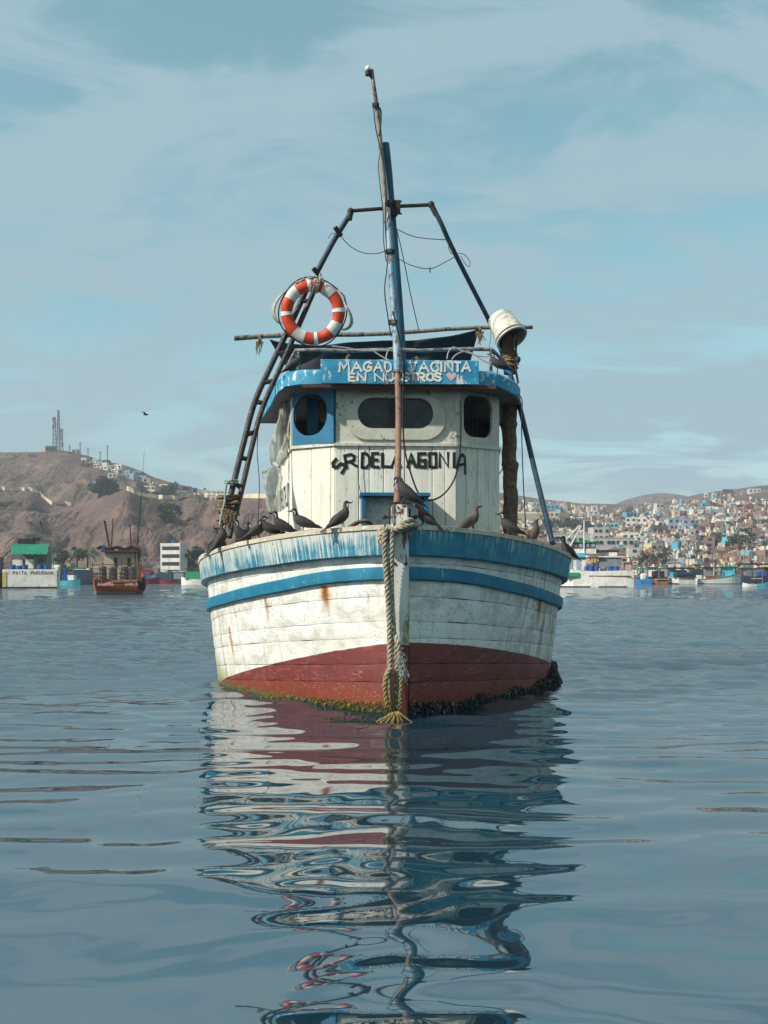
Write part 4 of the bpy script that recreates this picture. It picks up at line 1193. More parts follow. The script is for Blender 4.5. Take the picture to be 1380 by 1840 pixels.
# ---- mast, strut, A-frame
def build_rig():
    y = 4.25
    mb = MB(); path = smooth_path([B(722, 690, y), B(718, 600, y), B(710, 480, y), B(702, 380, y), B(697, 310, y), B(692, 258, y)], 4)
    n = len(path); mb.tube(path, [0.082 - 0.022 * i / n for i in range(n)], 14)
    mast = mb.build('mast', M['mast_blue'], boat, smooth=True, auto=50)
    # long strut in front of the wheelhouse carried up past the mast head
    low = smooth_path([B(713, 905, 1.9), B(715, 850, 2.2), B(716, 740, 2.75), B(714, 668, 3.1)], 5)
    mid = smooth_path([B(714, 668, 3.1), B(711, 600, 3.45), B(705, 520, 3.75), B(699, 420, 4.0), B(697, 372, 4.1)], 5)
    top = smooth_path([B(694, 400, 4.08), B(690, 330, 4.12), B(684, 262, 4.15), B(678, 200, 4.15), B(671, 150, 4.15), B(668, 125, 4.15)], 5)
    MB().tube(low, 0.042, 10).build('strut', M['rusty_pole'], boat, smooth=True, auto=50)
    MB().tube(mid, [0.05 - 0.012 * i / len(mid) for i in range(len(mid))], 10).build('strut', M['pole_worn'], boat, smooth=True, auto=50)
    tp = MB().tube(top, [0.038 - 0.012 * i / len(top) for i in range(len(top))], 8).build('topmast', M['pole_wood'], boat, smooth=True, auto=50)
    p = B(661, 126, 4.13)
    mb = MB(); mb.lathe([(0.0, 0.062), (0.03, 0.055), (0.042, 0.025), (0.042, 0.0), (0.035, -0.01)], 12, Matrix.Translation(p)); mb.build('mast_lamp', M['lamp_glass'], tp, smooth=True)
    mb = MB(); mb.lathe([(0.0, -0.01), (0.04, -0.012), (0.04, -0.075), (0.0, -0.085)], 12, Matrix.Translation(p)); mb.tube([p + Vector((0, 0, -0.05)), B(668, 140, 4.14)], 0.02, 6); mb.build('lamp_holder', M['dark_steel'], tp)
    # lashings
    for px, py, w in ((675, 185, 0.045), (699, 365, 0.075), (701, 448, 0.062), (706, 575, 0.062), (715, 668, 0.058)):
        c = B(px, py, 4.12 if py < 400 else 3.9 if py < 460 else 3.5 if py < 600 else 3.1)
        mb = MB(); mb.tube([c + Vector((w * math.cos(a), w * math.sin(a), -0.0045 * i / 2)) for i, a in enumerate([i * math.pi / 5 for i in range(31)])], 0.009, 5)
        mb.build('lashing', M['black_rubber'], mast)
    # cross arm
    mb = MB(); yy = 4.2
    mb.tube([B(630, 379, yy), B(696, 374, yy)], 0.028, 8); mb.tube([B(708, 371, yy), B(775, 368, yy)], 0.028, 8)
    mb.tube([B(703, 362, yy - 0.02), B(704, 388, yy - 0.02)], 0.085, 10)
    mb.box(B(715, 372, yy - 0.04), (0.07, 0.1, 0.17)); mb.box(B(691, 373, yy - 0.04), (0.05, 0.1, 0.12))
    for px, py in ((630, 380), (775, 368)):
        mb.ell(B(px, py, yy), (0.05, 0.05, 0.055)); 
    mb.tube([B(631, 376, yy), B(627, 395, yy)], 0.045, 8); mb.tube([B(773, 364, yy), B(784, 386, yy + 0.0)], 0.042, 8)
    for px, py in ((716, 362), (716, 384)): mb.tube([B(px - 6, py, yy - 0.08), B(px + 6, py, yy - 0.08)], 0.014, 6)
    mb.build('cross_arm', M['dark_steel'], boat, smooth=True, auto=50)
    # left leg and ladder
    mb = MB(); mb.tube(smooth_path([B(631, 382, yy), B(600, 432, yy), B(568, 492, yy)], 4), 0.04, 10)
    leg = mb.build('frame_leg', M['pole_blue'], boat, smooth=True, auto=50)
    for q in (((613, 424), (602, 408)), ((575, 496), (563, 482))):
        mb = MB(); mb.tube([B(*q[0], yy - 0.05), B(*q[1], yy - 0.12)], 0.036, 8); mb.build('peg', M['dark_steel'], leg, smooth=True, auto=50)
    lad = empty('ladder', (0, 0, 0), 0, boat)
    o1 = [B(560, 500, 4.2), B(519, 590, 4.15), B(488, 655, 4.1), B(458, 722, 4.0), B(438, 795, 3.8), B(417, 880, 3.5), B(395, 968, 3.2)]
    o2 = [B(574, 500, 4.2), B(537, 585, 4.15), B(506, 655, 4.1), B(471, 735, 4.0), B(451, 810, 3.8), B(432, 890, 3.5), B(412, 966, 3.2)]
    s1, s2 = smooth_path(o1, 6), smooth_path(o2, 6)
    MB().tube(s1, 0.042, 8).build('ladder_rail', M['ladder_steel'], lad, smooth=True, auto=50)
    MB().tube(s2, 0.038, 8).build('ladder_rail', M['ladder_steel'], lad, smooth=True, auto=50)
    for py in (545, 590, 637, 683, 727, 777, 827, 872):
        def near(s):
            best = min(s, key=lambda p: abs((HOR - (Bw(p).z - H) * F / (Bw(p).y - CAM.y)) - py)); return best
        a, b = near(s1), near(s2)
        MB().tube([a, b + Vector((0, 0, -0.02))], 0.034, 8).build('rung', M['ladder_steel'], lad, smooth=True, auto=50)
    # right leg
    mb = MB(); mb.tube(smooth_path([B(776, 370, yy), B(792, 400, yy), B(808, 436, yy + 0.1), B(840, 500, yy + 0.4), B(878, 574, yy + 0.75)], 4), 0.035, 10)
    mb.build('frame_leg', M['pole_blue'], boat, smooth=True, auto=50)
    mb = MB(); mb.tube(smooth_path([B(878, 574, yy + 0.75), B(905, 640, 5.1), B(931, 720, 4.75), B(962, 850, 3.6), B(993, 976, 2.45)], 4), 0.038, 10)
    mb.build('frame_leg', M['pole_blue'], boat, smooth=True, auto=50)
    mb = MB(); c = B(995, 972, 2.4); mb.tube([c + Vector((0.05 + 0.05 * math.cos(a), 0, 0.05 * math.sin(a))) for a in [i * math.pi / 6 for i in range(9)]], 0.01, 5)
    mb.build('shackle', M['dark_steel'], boat)
    # wires
    W_ = [([(610, 422), (630, 443), (655, 455), (680, 455), (697, 449)], yy, 0.006), ([(714, 412), (740, 424), (770, 429), (808, 431)], yy, 0.006), ([(714, 464), (740, 477), (772, 483), (800, 471), (823, 458)], yy, 0.006),
          ([(711, 405), (724, 460), (738, 530), (752, 592)], yy + 0.1, 0.007), ([(772, 480), (773, 490)], yy, 0.008), ([(823, 455), (835, 458), (844, 470), (843, 479), (836, 474), (828, 460)], yy, 0.005), ([(590, 428), (596, 420), (606, 419)], yy, 0.005), ([(808, 432), (806, 446), (812, 456), (812, 440)], yy, 0.005),
          ([(672, 190), (683, 196), (684, 220), (681, 245)], 4.13, 0.014), ([(671, 190), (675, 230), (686, 280), (693, 330), (692, 400), (696, 470), (691, 520), (697, 570), (703, 605)], 4.0, 0.009), ([(686, 268), (680, 300), (688, 380), (689, 430), (694, 470)], 4.02, 0.007),
          ([(706, 560), (716, 600), (726, 660), (724, 720), (726, 800), (738, 850), (752, 886), (770, 899), (795, 890), (816, 862), (826, 820), (828, 760), (827, 715)], 3.2, 0.013), ([(690, 662), (700, 690), (712, 700)], 3.15, 0.006),
          ([(645, 798), (643, 835), (645, 870), (652, 905)], 3.56, 0.005), ([(930, 708), (938, 720), (937, 760), (940, 860), (945, 952)], 3.0, 0.008), ([(880, 575), (882, 600), (878, 630)], 4.2, 0.004), ([(465, 755), (462, 810), (466, 870), (463, 955)], 3.9, 0.006), ([(897, 852), (906, 838)], 3.9, 0.008)]
    for q, yv, r in W_:
        mb = MB(); mb.tube(smooth_path([B(px, py, yv) for px, py in q], 6), r, 5)
        mb.build('wire', M['black_rubber'], boat, smooth=True)
build_rig()

# ---- exhaust on the right
def build_exhaust():
    y = 4.75
    mb = MB(); path = smooth_path([B(917, 965, y), B(917, 880, y), B(915, 800, y), B(916, 720, y), B(917, 690, y)], 22)
    P = []
    for i, c in enumerate(path):
        t = i / len(path); row = []
        for k in range(22):
            a = 2 * math.pi * k / 22
            sp = math.sin(a + i * 0.42 + 2.5 * float(vnoise(np.array(i * 0.12), np.array(0.5), 5)))
            r = 0.100 + 0.020 * float(fbm(np.array(i * 0.21), np.array(math.cos(a) * 1.2 + 3), 3, 6)) + 0.007 * sp + 0.030 * math.exp(-((t - 0.60) / 0.018) ** 2) + 0.022 * math.exp(-((t - 0.38) / 0.02) ** 2)
            row.append(c + Vector((r * math.cos(a), r * math.sin(a), 0.02 * math.sin(a * 2 + i))))
        P.append(row)
    mb.grid(P, closed=True)
    rg = random.Random(5)
    ex = mb.build('exhaust_lagging', M['lagging_cloth'], boat, smooth=True)
    mb = MB(); mb.tube([B(917, 672, y), B(915, 640, y), B(908, 596, y - 0.1)], 0.10, 14); mb.build('exhaust_pipe', M['exhaust_rust'], boat, smooth=True, auto=50)
    mb = MB()
    for k, (px, py) in enumerate(((916, 640), (917, 647), (918, 652), (917, 658))):
        c = B(px, py, y)
        mb.tube([c + Vector((0.115 * math.cos(a), 0.115 * math.sin(a), 0.03 * math.cos(a + k))) for a in [i * math.pi / 7 for i in range(15)]], 0.012, 5)
    for q in ([(925, 630), (929, 640), (927, 660), (930, 690)], [(926, 600), (924, 612), (930, 612)], [(921, 588), (925, 605), (924, 625)]):
        mb.tube(smooth_path([B(px, py, y - 0.13) for px, py in q], 4), 0.012, 5)
    mb.build('wire_lashing', M['rope_yellow'], ex)
    mb = MB(); mb.tube([B(928, 610, y - 0.15), B(926, 660, y - 0.15), B(931, 688, y - 0.2)], 0.016, 6); mb.ell(B(931, 646, y - 0.15), (0.04, 0.04, 0.05)); mb.build('bracket', M['dark_steel'], ex)
    mb = MB(); mb.box(B(914, 668, y - 0.2), (0.12, 0.02, 0.05), Matrix.Rotation(0.6, 3, 'Y')); mb.build('blue_scrap', M['far_blue'], ex)
build_exhaust()

# ---- boom and awning over the wheelhouse
def build_awning():
    y = 5.4
    mb = MB(); a, b = B(421, 608, y), B(957, 587, y)
    mb.tube([a.lerp(b, k / 10) + Vector((0, 0, 0.02 * math.sin(k))) for k in range(11)], [0.040 - 0.001 * k for k in range(11)], 8)
    mb.build('boom', M['pole_wood'], boat, smooth=True, auto=50)
    mb = MB(); P = []
    tl, tr, bl, bR = B(484, 610, y), B(862, 591, y), B(521, 668, y + 0.15), B(842, 664, y + 0.15)
    for i in range(13):
        v = i / 12; row = []
        for j in range(31):
            u = j / 30
            p = tl.lerp(tr, u).lerp(bl.lerp(bR, u), v)
            sg = 0.14 * math.sin(math.pi * u) ** 0.7 * (1 - v) * (1 + 0.25 * math.sin(u * 9))
            p = p + Vector((0, 0.05 * math.sin(u * 13 + v * 3) + 0.10 * math.sin(math.pi * v) + 0.02 * math.sin(31 * u + 9 * v), -sg))
            row.append(p)
        P.append(row)
    mb.grid(P, flip=True)
    o = mb.build('awning', M['tarp_dark'], boat, smooth=True)
    sm = o.modifiers.new('thick', 'SOLIDIFY'); sm.thickness = 0.006
    # knots and rags hanging from the boom
    rg = random.Random(8)
    for px, py in ((467, 611), (862, 593)):
        mb = MB(); c = B(px, py, y - 0.02)
        for k in range(3): mb.tube([c + Vector((0.012 * k - 0.012, 0.05 * math.cos(a), 0.05 * math.sin(a))) for a in [i * math.pi / 5 for i in range(11)]], 0.012, 5)
        for k in range(9):
            x, L = rg.uniform(-0.05, 0.06), rg.uniform(0.1, 0.27)
            mb.tube([c + Vector((x, -0.03, -0.03)), c + Vector((x + rg.uniform(-.03, .03), -0.04, -L * 0.5)), c + Vector((x + rg.uniform(-.05, .05), -0.03, -L))], [0.012, 0.010, 0.004], 5)
        mb.build('tie_rag', M['rope_old'], o)
build_awning()
# ------------------------------------------------------------------ things on the boat
def rope_mesh(mb, path, r, pitch=0.16, strands=3, n=6, mi=0, sub=None):
    """laid rope: strands twisted round a path"""
    path = [Vector(p) for p in path]
    # resample
    seg = [0.0]
    for i in range(1, len(path)): seg.append(seg[-1] + (path[i] - path[i - 1]).length)
    L = seg[-1]; m = max(4, int(L / (pitch / 9)))
    pts = []
    for k in range(m + 1):
        s = L * k / m
        i = max(0, min(len(path) - 2, int(np.searchsorted(seg, s)) - 1))
        t = (s - seg[i]) / max(1e-9, seg[i + 1] - seg[i]); pts.append(path[i].lerp(path[i + 1], t))
    T = [(pts[min(i + 1, m)] - pts[max(i - 1, 0)]).normalized() for i in range(m + 1)]
    nrm = T[0].orthogonal().normalized(); fr = []
    for i in range(m + 1):
        nrm = (nrm - T[i] * nrm.dot(T[i])).normalized(); fr.append((nrm.copy(), T[i].cross(nrm)))
    for s in range(strands):
        q = []
        for i in range(m + 1):
            a = 2 * math.pi * (L * i / m / pitch + s / strands)
            q.append(pts[i] + (fr[i][0] * math.cos(a) + fr[i][1] * math.sin(a)) * r * 0.52)
        mb.tube(q, r * 0.56, n, mi=mi)

def build_mooring():
    root = empty('mooring_rope', Bw((0, -0.12, 1.98)), YAW)
    tag(root, 'thick frayed mooring rope looped round the stem post and hanging to the water', 'rope')
    off = Vector((0, -0.12, 1.98))
    L_ = lambda p: Vector(p) - off
    # loops round the stem head
    mb = MB(); loop = []
    for k in range(49):
        a = k / 24 * 2 * math.pi * 1.0
        t = k / 48
        loop.append(L_((0.155 * math.cos(a) * (1 + 0.08 * math.sin(3 * a)) - 0.0, -0.01 + 0.16 * math.sin(a), 1.94 + 0.075 * math.cos(a + 0.5) + 0.05 * (t - 0.5) + 0.02 * math.sin(2.3 * a))))
    rope_mesh(mb, loop, 0.033)
    loop = [L_((0.175 * math.cos(a), -0.02 + 0.17 * math.sin(a), 1.885 + 0.05 * math.sin(a * 1 + 2.4) + 0.006 * i)) for i, a in enumerate([k * math.pi / 10 + 2.2 for k in range(22)])]
    rope_mesh(mb, loop, 0.032)
    for q in ([(-0.19, -0.10, 1.98), (-0.22, -0.15, 1.90), (-0.17, -0.19, 1.83), (-0.10, -0.18, 1.86)], [(-0.08, -0.17, 1.95), (-0.17, -0.20, 1.93), (-0.22, -0.19, 1.85), (-0.16, -0.2, 1.78)]):
        rope_mesh(mb, [L_(p) for p in smooth_path(q, 6)], 0.031)
    mb.build('loop', M['rope_fibre'], root, smooth=True)
    # two falls
    def fall(q, r): 
        mb = MB(); rope_mesh(mb, [L_(p) for p in smooth_path([B(px, py, yv) for px, py, yv in q], 8)], r, 0.15); return mb
    fall([(693, 948, -0.24), (691, 975, -0.25), (695, 1040, -0.22), (700, 1120, -0.2), (701, 1200, -0.2), (705, 1260, -0.2), (711, 1300, -0.24)], 0.031).build('fall', M['rope_fibre'], root, smooth=True)
    fall([(703, 950, -0.22), (704, 985, -0.24), (703, 1050, -0.2), (707, 1130, -0.18), (713, 1195, -0.2), (714, 1260, -0.2), (713, 1300, -0.25)], 0.030).build('fall', M['rope_fibre'], root, smooth=True)
    fall([(710, 1143, -0.2), (716, 1160, -0.24), (718, 1185, -0.22), (721, 1215, -0.22), (719, 1250, -0.22), (714, 1285, -0.22)], 0.026).build('fall', M['rope_fibre'], root, smooth=True)
    fall([(703, 1200, -0.24), (694, 1215, -0.27), (692, 1240, -0.27), (697, 1272, -0.27)], 0.028).build('fall', M['rope_fibre'], root, smooth=True)
    # frayed ends and wisps
    mb = MB(); rg = random.Random(12)
    c = B(712, 1284, -0.26)
    for k in range(24):
        a = rg.uniform(-1.3, 1.15); L = rg.uniform(0.08, 0.24)
        e = c + Vector((math.sin(a) * L, rg.uniform(-0.1, 0.02), -0.13 * math.cos(a) - 0.02))
        rope_mesh(mb, [L_(p) for p in smooth_path([c + Vector((0.02 * math.sin(a), 0, 0.03)), c.lerp(e, 0.5) + Vector((0, -0.02, 0.02)), e], 4)], 0.010, 0.06, 2, 5)
    mb.build('frayed_end', M['rope_yellow'], root, smooth=True)
    mb = MB()
    for k in range(90):
        p = B(rg.uniform(713, 724), rg.uniform(1165, 1215), -0.24)
        q = p + Vector((rg.uniform(-0.02, 0.07), rg.uniform(-0.04, 0.02), rg.uniform(-0.10, 0.02)))
        mb.tube([L_(p), L_(p.lerp(q, 0.5) + Vector((0.02, 0, 0.01))), L_(q)], 0.0022, 3)
    for k in range(160):
        py = rg.uniform(950, 1290); px = 697 + (py - 950) / 340 * 14 + rg.choice((-9, 9, 0))
        p = B(px, py, -0.25); q = p + Vector((rg.uniform(-.03, .03), -0.01, rg.uniform(-0.04, 0.0)))
        mb.tube([L_(p), L_(q)], 0.0016, 3)
    mb.build('loose_fibre', M['rope_teal'], root); tag(bpy.data.objects[C.objects[-1].name], kind='stuff')
build_mooring()

def build_life_ring():
    c = B(562, 561, 4.0)
    root = empty('life_ring', Bw(c), YAW)
    tag(root, 'orange and white life ring hung on the ladder frame above the wheelhouse', 'life ring')
    root.rotation_euler = (R(6), R(8), YAW)
    Rm, r = 0.375, 0.086
    def seg(a0, a1, rr, n=8):
        mb = MB(); P = []
        m = max(2, int(n * (a1 - a0) / 0.5))
        for i in range(m + 1):
            a = a0 + (a1 - a0) * i / m
            w = rr * (1 + 0.03 * math.sin(a * 7) + 0.02 * math.sin(a * 13))
            P.append([Vector(((Rm + w * math.cos(b)) * math.cos(a), 0.8 * w * math.sin(b), (Rm + w * math.cos(b)) * math.sin(a))) for b in [2 * math.pi * k / 16 for k in range(16)]])
        mb.grid(P, closed=True); return mb
    seg(0, 2 * math.pi, r, 12).build('foam_ring', M['ring_orange'], root, smooth=True)
    for a in (62, 147, 247, 333):
        seg(R(a - 13), R(a + 13), r + 0.004).build('white_band', M['ring_white'], root, smooth=True)
    for a in (105, 192, 285, 12):
        seg(R(a - 4), R(a + 4), r + 0.006).build('reflective_tape', M['ring_tape'], root, smooth=True)
    # grab line with slack bights of old rope
    mb = MB(); pts = []
    for k in range(73):
        a = 2 * math.pi * k / 72; rr = Rm + r + 0.022 + 0.012 * math.sin(4 * a)
        pts.append((rr * math.cos(a), -0.02, rr * math.sin(a)))
    mb.tube(pts, 0.010, 6); mb.build('grab_line', M['black_rubber'], root, smooth=True)
    rg = random.Random(4)
    def bight(a0, a1, sag):
        mb = MB()
        for s in range(4):
            q = []
            for k in range(9):
                t = k / 8; a = R(a0 + (a1 - a0) * t); rr = Rm + r + 0.02 + sag * math.sin(math.pi * t) * (0.75 + 0.12 * s)
                q.append((rr * math.cos(a), -0.03 + 0.02 * s, rr * math.sin(a) - 0.05 * math.sin(math.pi * t)))
            mb.tube(q, 0.014, 5)
        mb.build('slack_rope', M['rope_pale'], root, smooth=True)
    bight(150, 208, 0.09); bight(20, -22, 0.09); bight(48, 30, 0.05); bight(128, 112, 0.03)
    mb = MB()
    for k in range(16):
        p = Vector((rg.uniform(-.12, .06), -0.1, Rm + r + rg.uniform(-0.05, 0.04))); mb.tube([p, p + Vector((rg.uniform(-.06, .06), 0, rg.uniform(-.08, .05)))], 0.008, 4)
    tag(mb.build('rope_whisker', M['rope_pale'], root, smooth=True), kind='stuff')
    mb = MB()
    for k in range(4):
        x = -0.02 + 0.02 * k
        mb.tube([(x + (r + 0.02) * 0.2 * math.sin(a), (r + 0.015) * math.cos(a), Rm + (r + 0.015) * math.sin(a)) for a in [i * math.pi / 6 for i in range(13)]], 0.009, 5)
    mb.tube([(0.02, 0, Rm + r), (0.03, 0.05, Rm + r + 0.1)], 0.012, 5)
    mb.build('hanging_lashing', M['rope_pale'], root, smooth=True)
build_life_ring()

def build_bucket():
    base = B(917, 604, 4.62)
    root = empty('bucket', Bw(base), YAW)
    tag(root, 'dirty white plastic bucket turned over the top of the exhaust pipe', 'bucket')
    root.rotation_euler = (R(-26), R(-24), YAW); root.scale = (1.14, 1.14, 1.12)
    mb = MB()
    mb.lathe([(0.205, -0.06), (0.222, -0.05), (0.222, -0.03), (0.207, -0.022), (0.207, -0.008), (0.220, 0.0), (0.220, 0.018), (0.205, 0.026), (0.20, 0.05), (0.172, 0.33), (0.165, 0.342), (0.0, 0.345)], 32)
    mb.lathe([(0.205, -0.06), (0.195, -0.055), (0.16, 0.32), (0.0, 0.325)], 32)
    mb.build('shell', M['bucket_plastic'], root, smooth=True, auto=40)
    mb = MB(); mb.lathe([(0.2085, -0.021), (0.2085, -0.009)], 32); mb.build('rim_groove', M['seam_dark'], root)
    mb = MB(); mb.tube([(0.226, 0.0, -0.01), (0.18, -0.12, -0.12), (0.05, -0.22, -0.16)], 0.007, 5); mb.build('handle', M['dark_steel'], root)
build_bucket()

def build_sheets():
    rg = np.random.default_rng(2)
    def sheet(name, label, pts, mat):
        # pts: rows of (left px, right px, py, y)
        mb = MB(); P = []
        n = 14
        for i in range(len(pts) * 4 - 3):
            k, t = divmod(i, 4); t /= 4
            if k == len(pts) - 1: k, t = k - 1, 1.0
            a, b = pts[k], pts[k + 1]
            l, r_, py, yv = (a[q] + (b[q] - a[q]) * t for q in range(4))
            row = []
            for j in range(n + 1):
                u = j / n
                fold = 0.07 * math.sin(u * 9 + i * 0.35) + 0.05 * math.sin(u * 17 - i * 0.6) + 0.06 * (float(fbm(np.array(u * 4), np.array(i * 0.4), 3, 5)) - 0.5)
                p = B(l + (r_ - l) * u + 1.2 * math.sin(i * 1.3), py, yv); p.y += fold; row.append(p)
            P.append(row)
        mb.grid(P)
        c = P[0][n // 2]
        mb.v = [tuple(Vector(v) - c) for v in mb.v]
        o = mb.build(name, mat, smooth=True)
        o.location = Bw(c); o.rotation_euler = (0, 0, YAW)
        tag(o, label, 'plastic sheet', 'plastic sheets hanging on the wheelhouse side')
    sheet('plastic_sheet', 'dusty crumpled plastic sheet hanging from the roof edge left of the blue window', [(510, 524, 700, 4.6), (503, 523, 735, 4.6), (492, 523, 770, 4.6), (486, 522, 800, 4.5), (484, 519, 818, 4.5), (486, 512, 836, 4.5)], M['plastic_film'])
    sheet('plastic_sheet', 'pale see-through plastic bag shape hanging lowest beside the wheelhouse side wall', [(480, 505, 838, 4.5), (470, 507, 850, 4.5), (473, 508, 870, 4.5), (478, 506, 895, 4.5), (480, 501, 919, 4.5)], M['plastic_film'])
build_sheets()

def build_lashed_rope():
    root = empty('rope_bundle', Bw(B(410, 915, 3.35)), YAW)
    tag(root, 'knotted old rope bundle tied round the foot of the ladder', 'rope')
    off = B(410, 915, 3.35); mb = MB(); rg = random.Random(21)
    for k in range(8):
        c = B(408 + rg.uniform(-3, 3) - (k - 4) * 0.8, 893 + k * 6, 3.42) - off
        rr = 0.13 + rg.uniform(-.02, .03); ti = rg.uniform(-0.5, 0.5)
        rope_mesh(mb, [c + Vector((rr * math.cos(a), 0.09 * math.sin(a), ti * 0.12 * math.cos(a))) for a in [i * math.pi / 8 for i in range(18)]], 0.02, 0.09, 3, 5)
    for k in range(12):
        p = B(rg.uniform(400, 420), rg.uniform(915, 925), 3.25) - off
        q = p + Vector((rg.uniform(-.05, .05), -0.03, -rg.uniform(0.08, 0.25)))
        rope_mesh(mb, [p, p.lerp(q, .5) + Vector((.02, 0, 0)), q], 0.015, 0.07, 2, 5)
    mb.build('coil', M['rope_old'], root, smooth=True)
    mb = MB(); mb.tube([p - off for p in smooth_path([B(418, 862, 3.35), B(408, 868, 3.3), B(405, 885, 3.3), B(404, 900, 3.3), B(397, 930, 3.25), B(396, 945, 3.25)], 5)], 0.016, 6)
    for k in range(2): mb.tube([B(416, 864 + 4 * k, 3.45) - off + Vector((0.09 * math.cos(a), 0.08 * math.sin(a), 0)) for a in [i * math.pi / 6 for i in range(13)]], 0.014, 6)
    mb.build('teal_line', M['rope_teal'], root, smooth=True)
build_lashed_rope()
def build_stick():
    mb = MB(); q = smooth_path([B(622, 953, 0.9), B(632, 945, 0.95), B(645, 938, 1.0), B(658, 936, 1.0), B(668, 942, 1.05)], 5); c = q[0].copy()
    mb.tube([p - c for p in q], [0.03 - 0.0006 * i for i in range(len(q))], 8)
    o = mb.build('driftwood_stick', M['branch_brown'], smooth=True); o.location = Bw(c); o.rotation_euler = (0, 0, YAW)
    tag(o, 'curved brown stick lying on the rail left of the stem post', 'stick')
build_stick()

# ------------------------------------------------------------------ Inca terns
def bird_meshes():
    """one bird facing +x, standing at the origin; variants of head pose"""
    out = {}
    def body(spine, rad, nm):
        mb = MB(); P = []
        for i, ((x, z), (rx, rz)) in enumerate(zip(spine, rad)):
            a = spine[max(i - 1, 0)]; b = spine[min(i + 1, len(spine) - 1)]
            t = Vector((b[0] - a[0], 0, b[1] - a[1])).normalized(); nv = Vector((-t.z, 0, t.x))
            P.append([Vector((x, 0, z)) + nv * rz * math.cos(q) + Vector((0, 1, 0)) * rx * math.sin(q) for q in [2 * math.pi * k / 12 for k in range(12)]])
        mb.grid(P, closed=True)
        return mb
    tail = [(-0.235, 0.055), (-0.19, 0.07), (-0.13, 0.09), (-0.07, 0.112), (0.0, 0.137), (0.05, 0.163), (0.075, 0.19)]
    trad = [(0.010, 0.003), (0.020, 0.009), (0.036, 0.028), (0.056, 0.050), (0.066, 0.064), (0.061, 0.060), (0.048, 0.046)]
    heads = {'up': ([(0.088, 0.215), (0.094, 0.238), (0.102, 0.258), (0.118, 0.270), (0.136, 0.268), (0.146, 0.264)], [(0.034, 0.031), (0.031, 0.030), (0.033, 0.031), (0.031, 0.029), (0.018, 0.016), (0.008, 0.008)], (0.142, 0.265), 0.0),
             'low': ([(0.095, 0.205), (0.108, 0.216), (0.122, 0.226), (0.142, 0.230), (0.16, 0.224), (0.17, 0.220)], [(0.036, 0.034), (0.033, 0.032), (0.033, 0.031), (0.030, 0.028), (0.018, 0.016), (0.008, 0.008)], (0.164, 0.222), -0.12),
             'preen': ([(0.094, 0.215), (0.108, 0.235), (0.126, 0.240), (0.140, 0.225), (0.143, 0.205), (0.142, 0.196)], [(0.034, 0.031), (0.032, 0.030), (0.033, 0.030), (0.029, 0.028), (0.018, 0.016), (0.009, 0.009)], (0.143, 0.202), -1.45),
             'back': ([(0.086, 0.21), (0.088, 0.23), (0.084, 0.246), (0.07, 0.256), (0.055, 0.254), (0.046, 0.25)], [(0.036, 0.034), (0.034, 0.032), (0.033, 0.031), (0.030, 0.028), (0.018, 0.016), (0.008, 0.008)], (0.05, 0.252), math.pi + 0.1)}
    for k, (sp, rd, bp, ba) in heads.items():
        out['body_' + k] = body(tail + sp, trad + rd, k).mesh('body', [M['feather_dark']], True)
        out['bodyb_' + k] = body(tail + sp, trad + rd, k).mesh('body', [M['feather_brown']], True)
        mb = MB(); c = sp[3]; mb.ell((c[0] - 0.006 * math.cos(ba), 0, c[1] + 0.006), (0.033, 0.0315, 0.026), 10, 6); out['cap_' + k] = mb.mesh('cap', [M['feather_black']], True)
        mb = MB(); d = Vector((math.cos(ba), 0, math.sin(ba))); b0 = Vector((bp[0], 0, bp[1]))
        mb.tube([b0 - d * 0.012, b0 + d * 0.015, b0 + d * 0.036, b0 + d * 0.056 + Vector((0, 0, -0.005))], [0.0115, 0.0095, 0.006, 0.001], 8); out['beak_' + k] = mb.mesh('beak', [M['beak_dark']], True)
        mb = MB()
        for s in (-1, 1):
            e = Vector((sp[3][0], 0, sp[3][1])) - d * 0.004 + Vector((0, s * 0.031, -0.008))
            q = [e + Vector((0.014 * d.x, 0, 0.014 * d.z)), e, e + Vector((-0.014 * d.x, s * 0.005, -0.008)), e + Vector((-0.022 * d.x, s * 0.006, -0.026)), e + Vector((-0.016 * d.x, s * 0.007, -0.038))]
            mb.tube(smooth_path(q, 3), [0.003 + 0.0022 * math.sin(math.pi * i / 12) for i in range(13)], 5)
        out['plume_' + k] = mb.mesh('moustache_plume', [M['plume_white']], True)
    mb = MB()
    for s in (-1, 1):
        P = []
        for i in range(10):
            t = i / 9
            x = 0.062 - 0.315 * t; zc = 0.168 - 0.118 * t + 0.012 * math.sin(math.pi * t)
            hgt = 0.050 * (math.sin(math.pi * min(1, t * 1.25 + 0.12)) ** 0.7 if t < 0.7 else 0.45 * (1 - t) / 0.3 + 0.02)
            hgt = max(hgt, 0.003)
            yo = 0.060 * math.sin(math.pi * min(1, 0.25 + t * 0.75)) ** 0.6 * (1 - 0.8 * max(0, t - 0.55) / 0.45) + 0.004
            P.append([Vector((x, s * (yo - 0.012 - 0.004), zc + hgt * 0.85)), Vector((x, s * yo, zc + hgt * 0.3)), Vector((x, s * (yo + 0.002), zc - hgt * 0.3)), Vector((x, s * (yo - 0.006), zc - hgt * 0.8)), Vector((x, s * (yo - 0.02), zc - hgt * 0.6)), Vector((x, s * (yo - 0.022), zc + hgt * 0.6))])
        mb.grid(P, closed=True, flip=(s > 0))
        out['wing'] = None
    out['wing'] = mb.mesh('wing', [M['feather_wing']], True)
    mb = MB()
    for s in (-0.3, 0.3):
        mb.add([(-0.20, s * 0.04 - 0.012, 0.066), (-0.20, s * 0.04 + 0.012, 0.066), (-0.275, s * 0.1 + 0.008, 0.046), (-0.285, s * 0.1, 0.044), (-0.275, s * 0.1 - 0.008, 0.046)], [(0, 1, 2, 3, 4)])
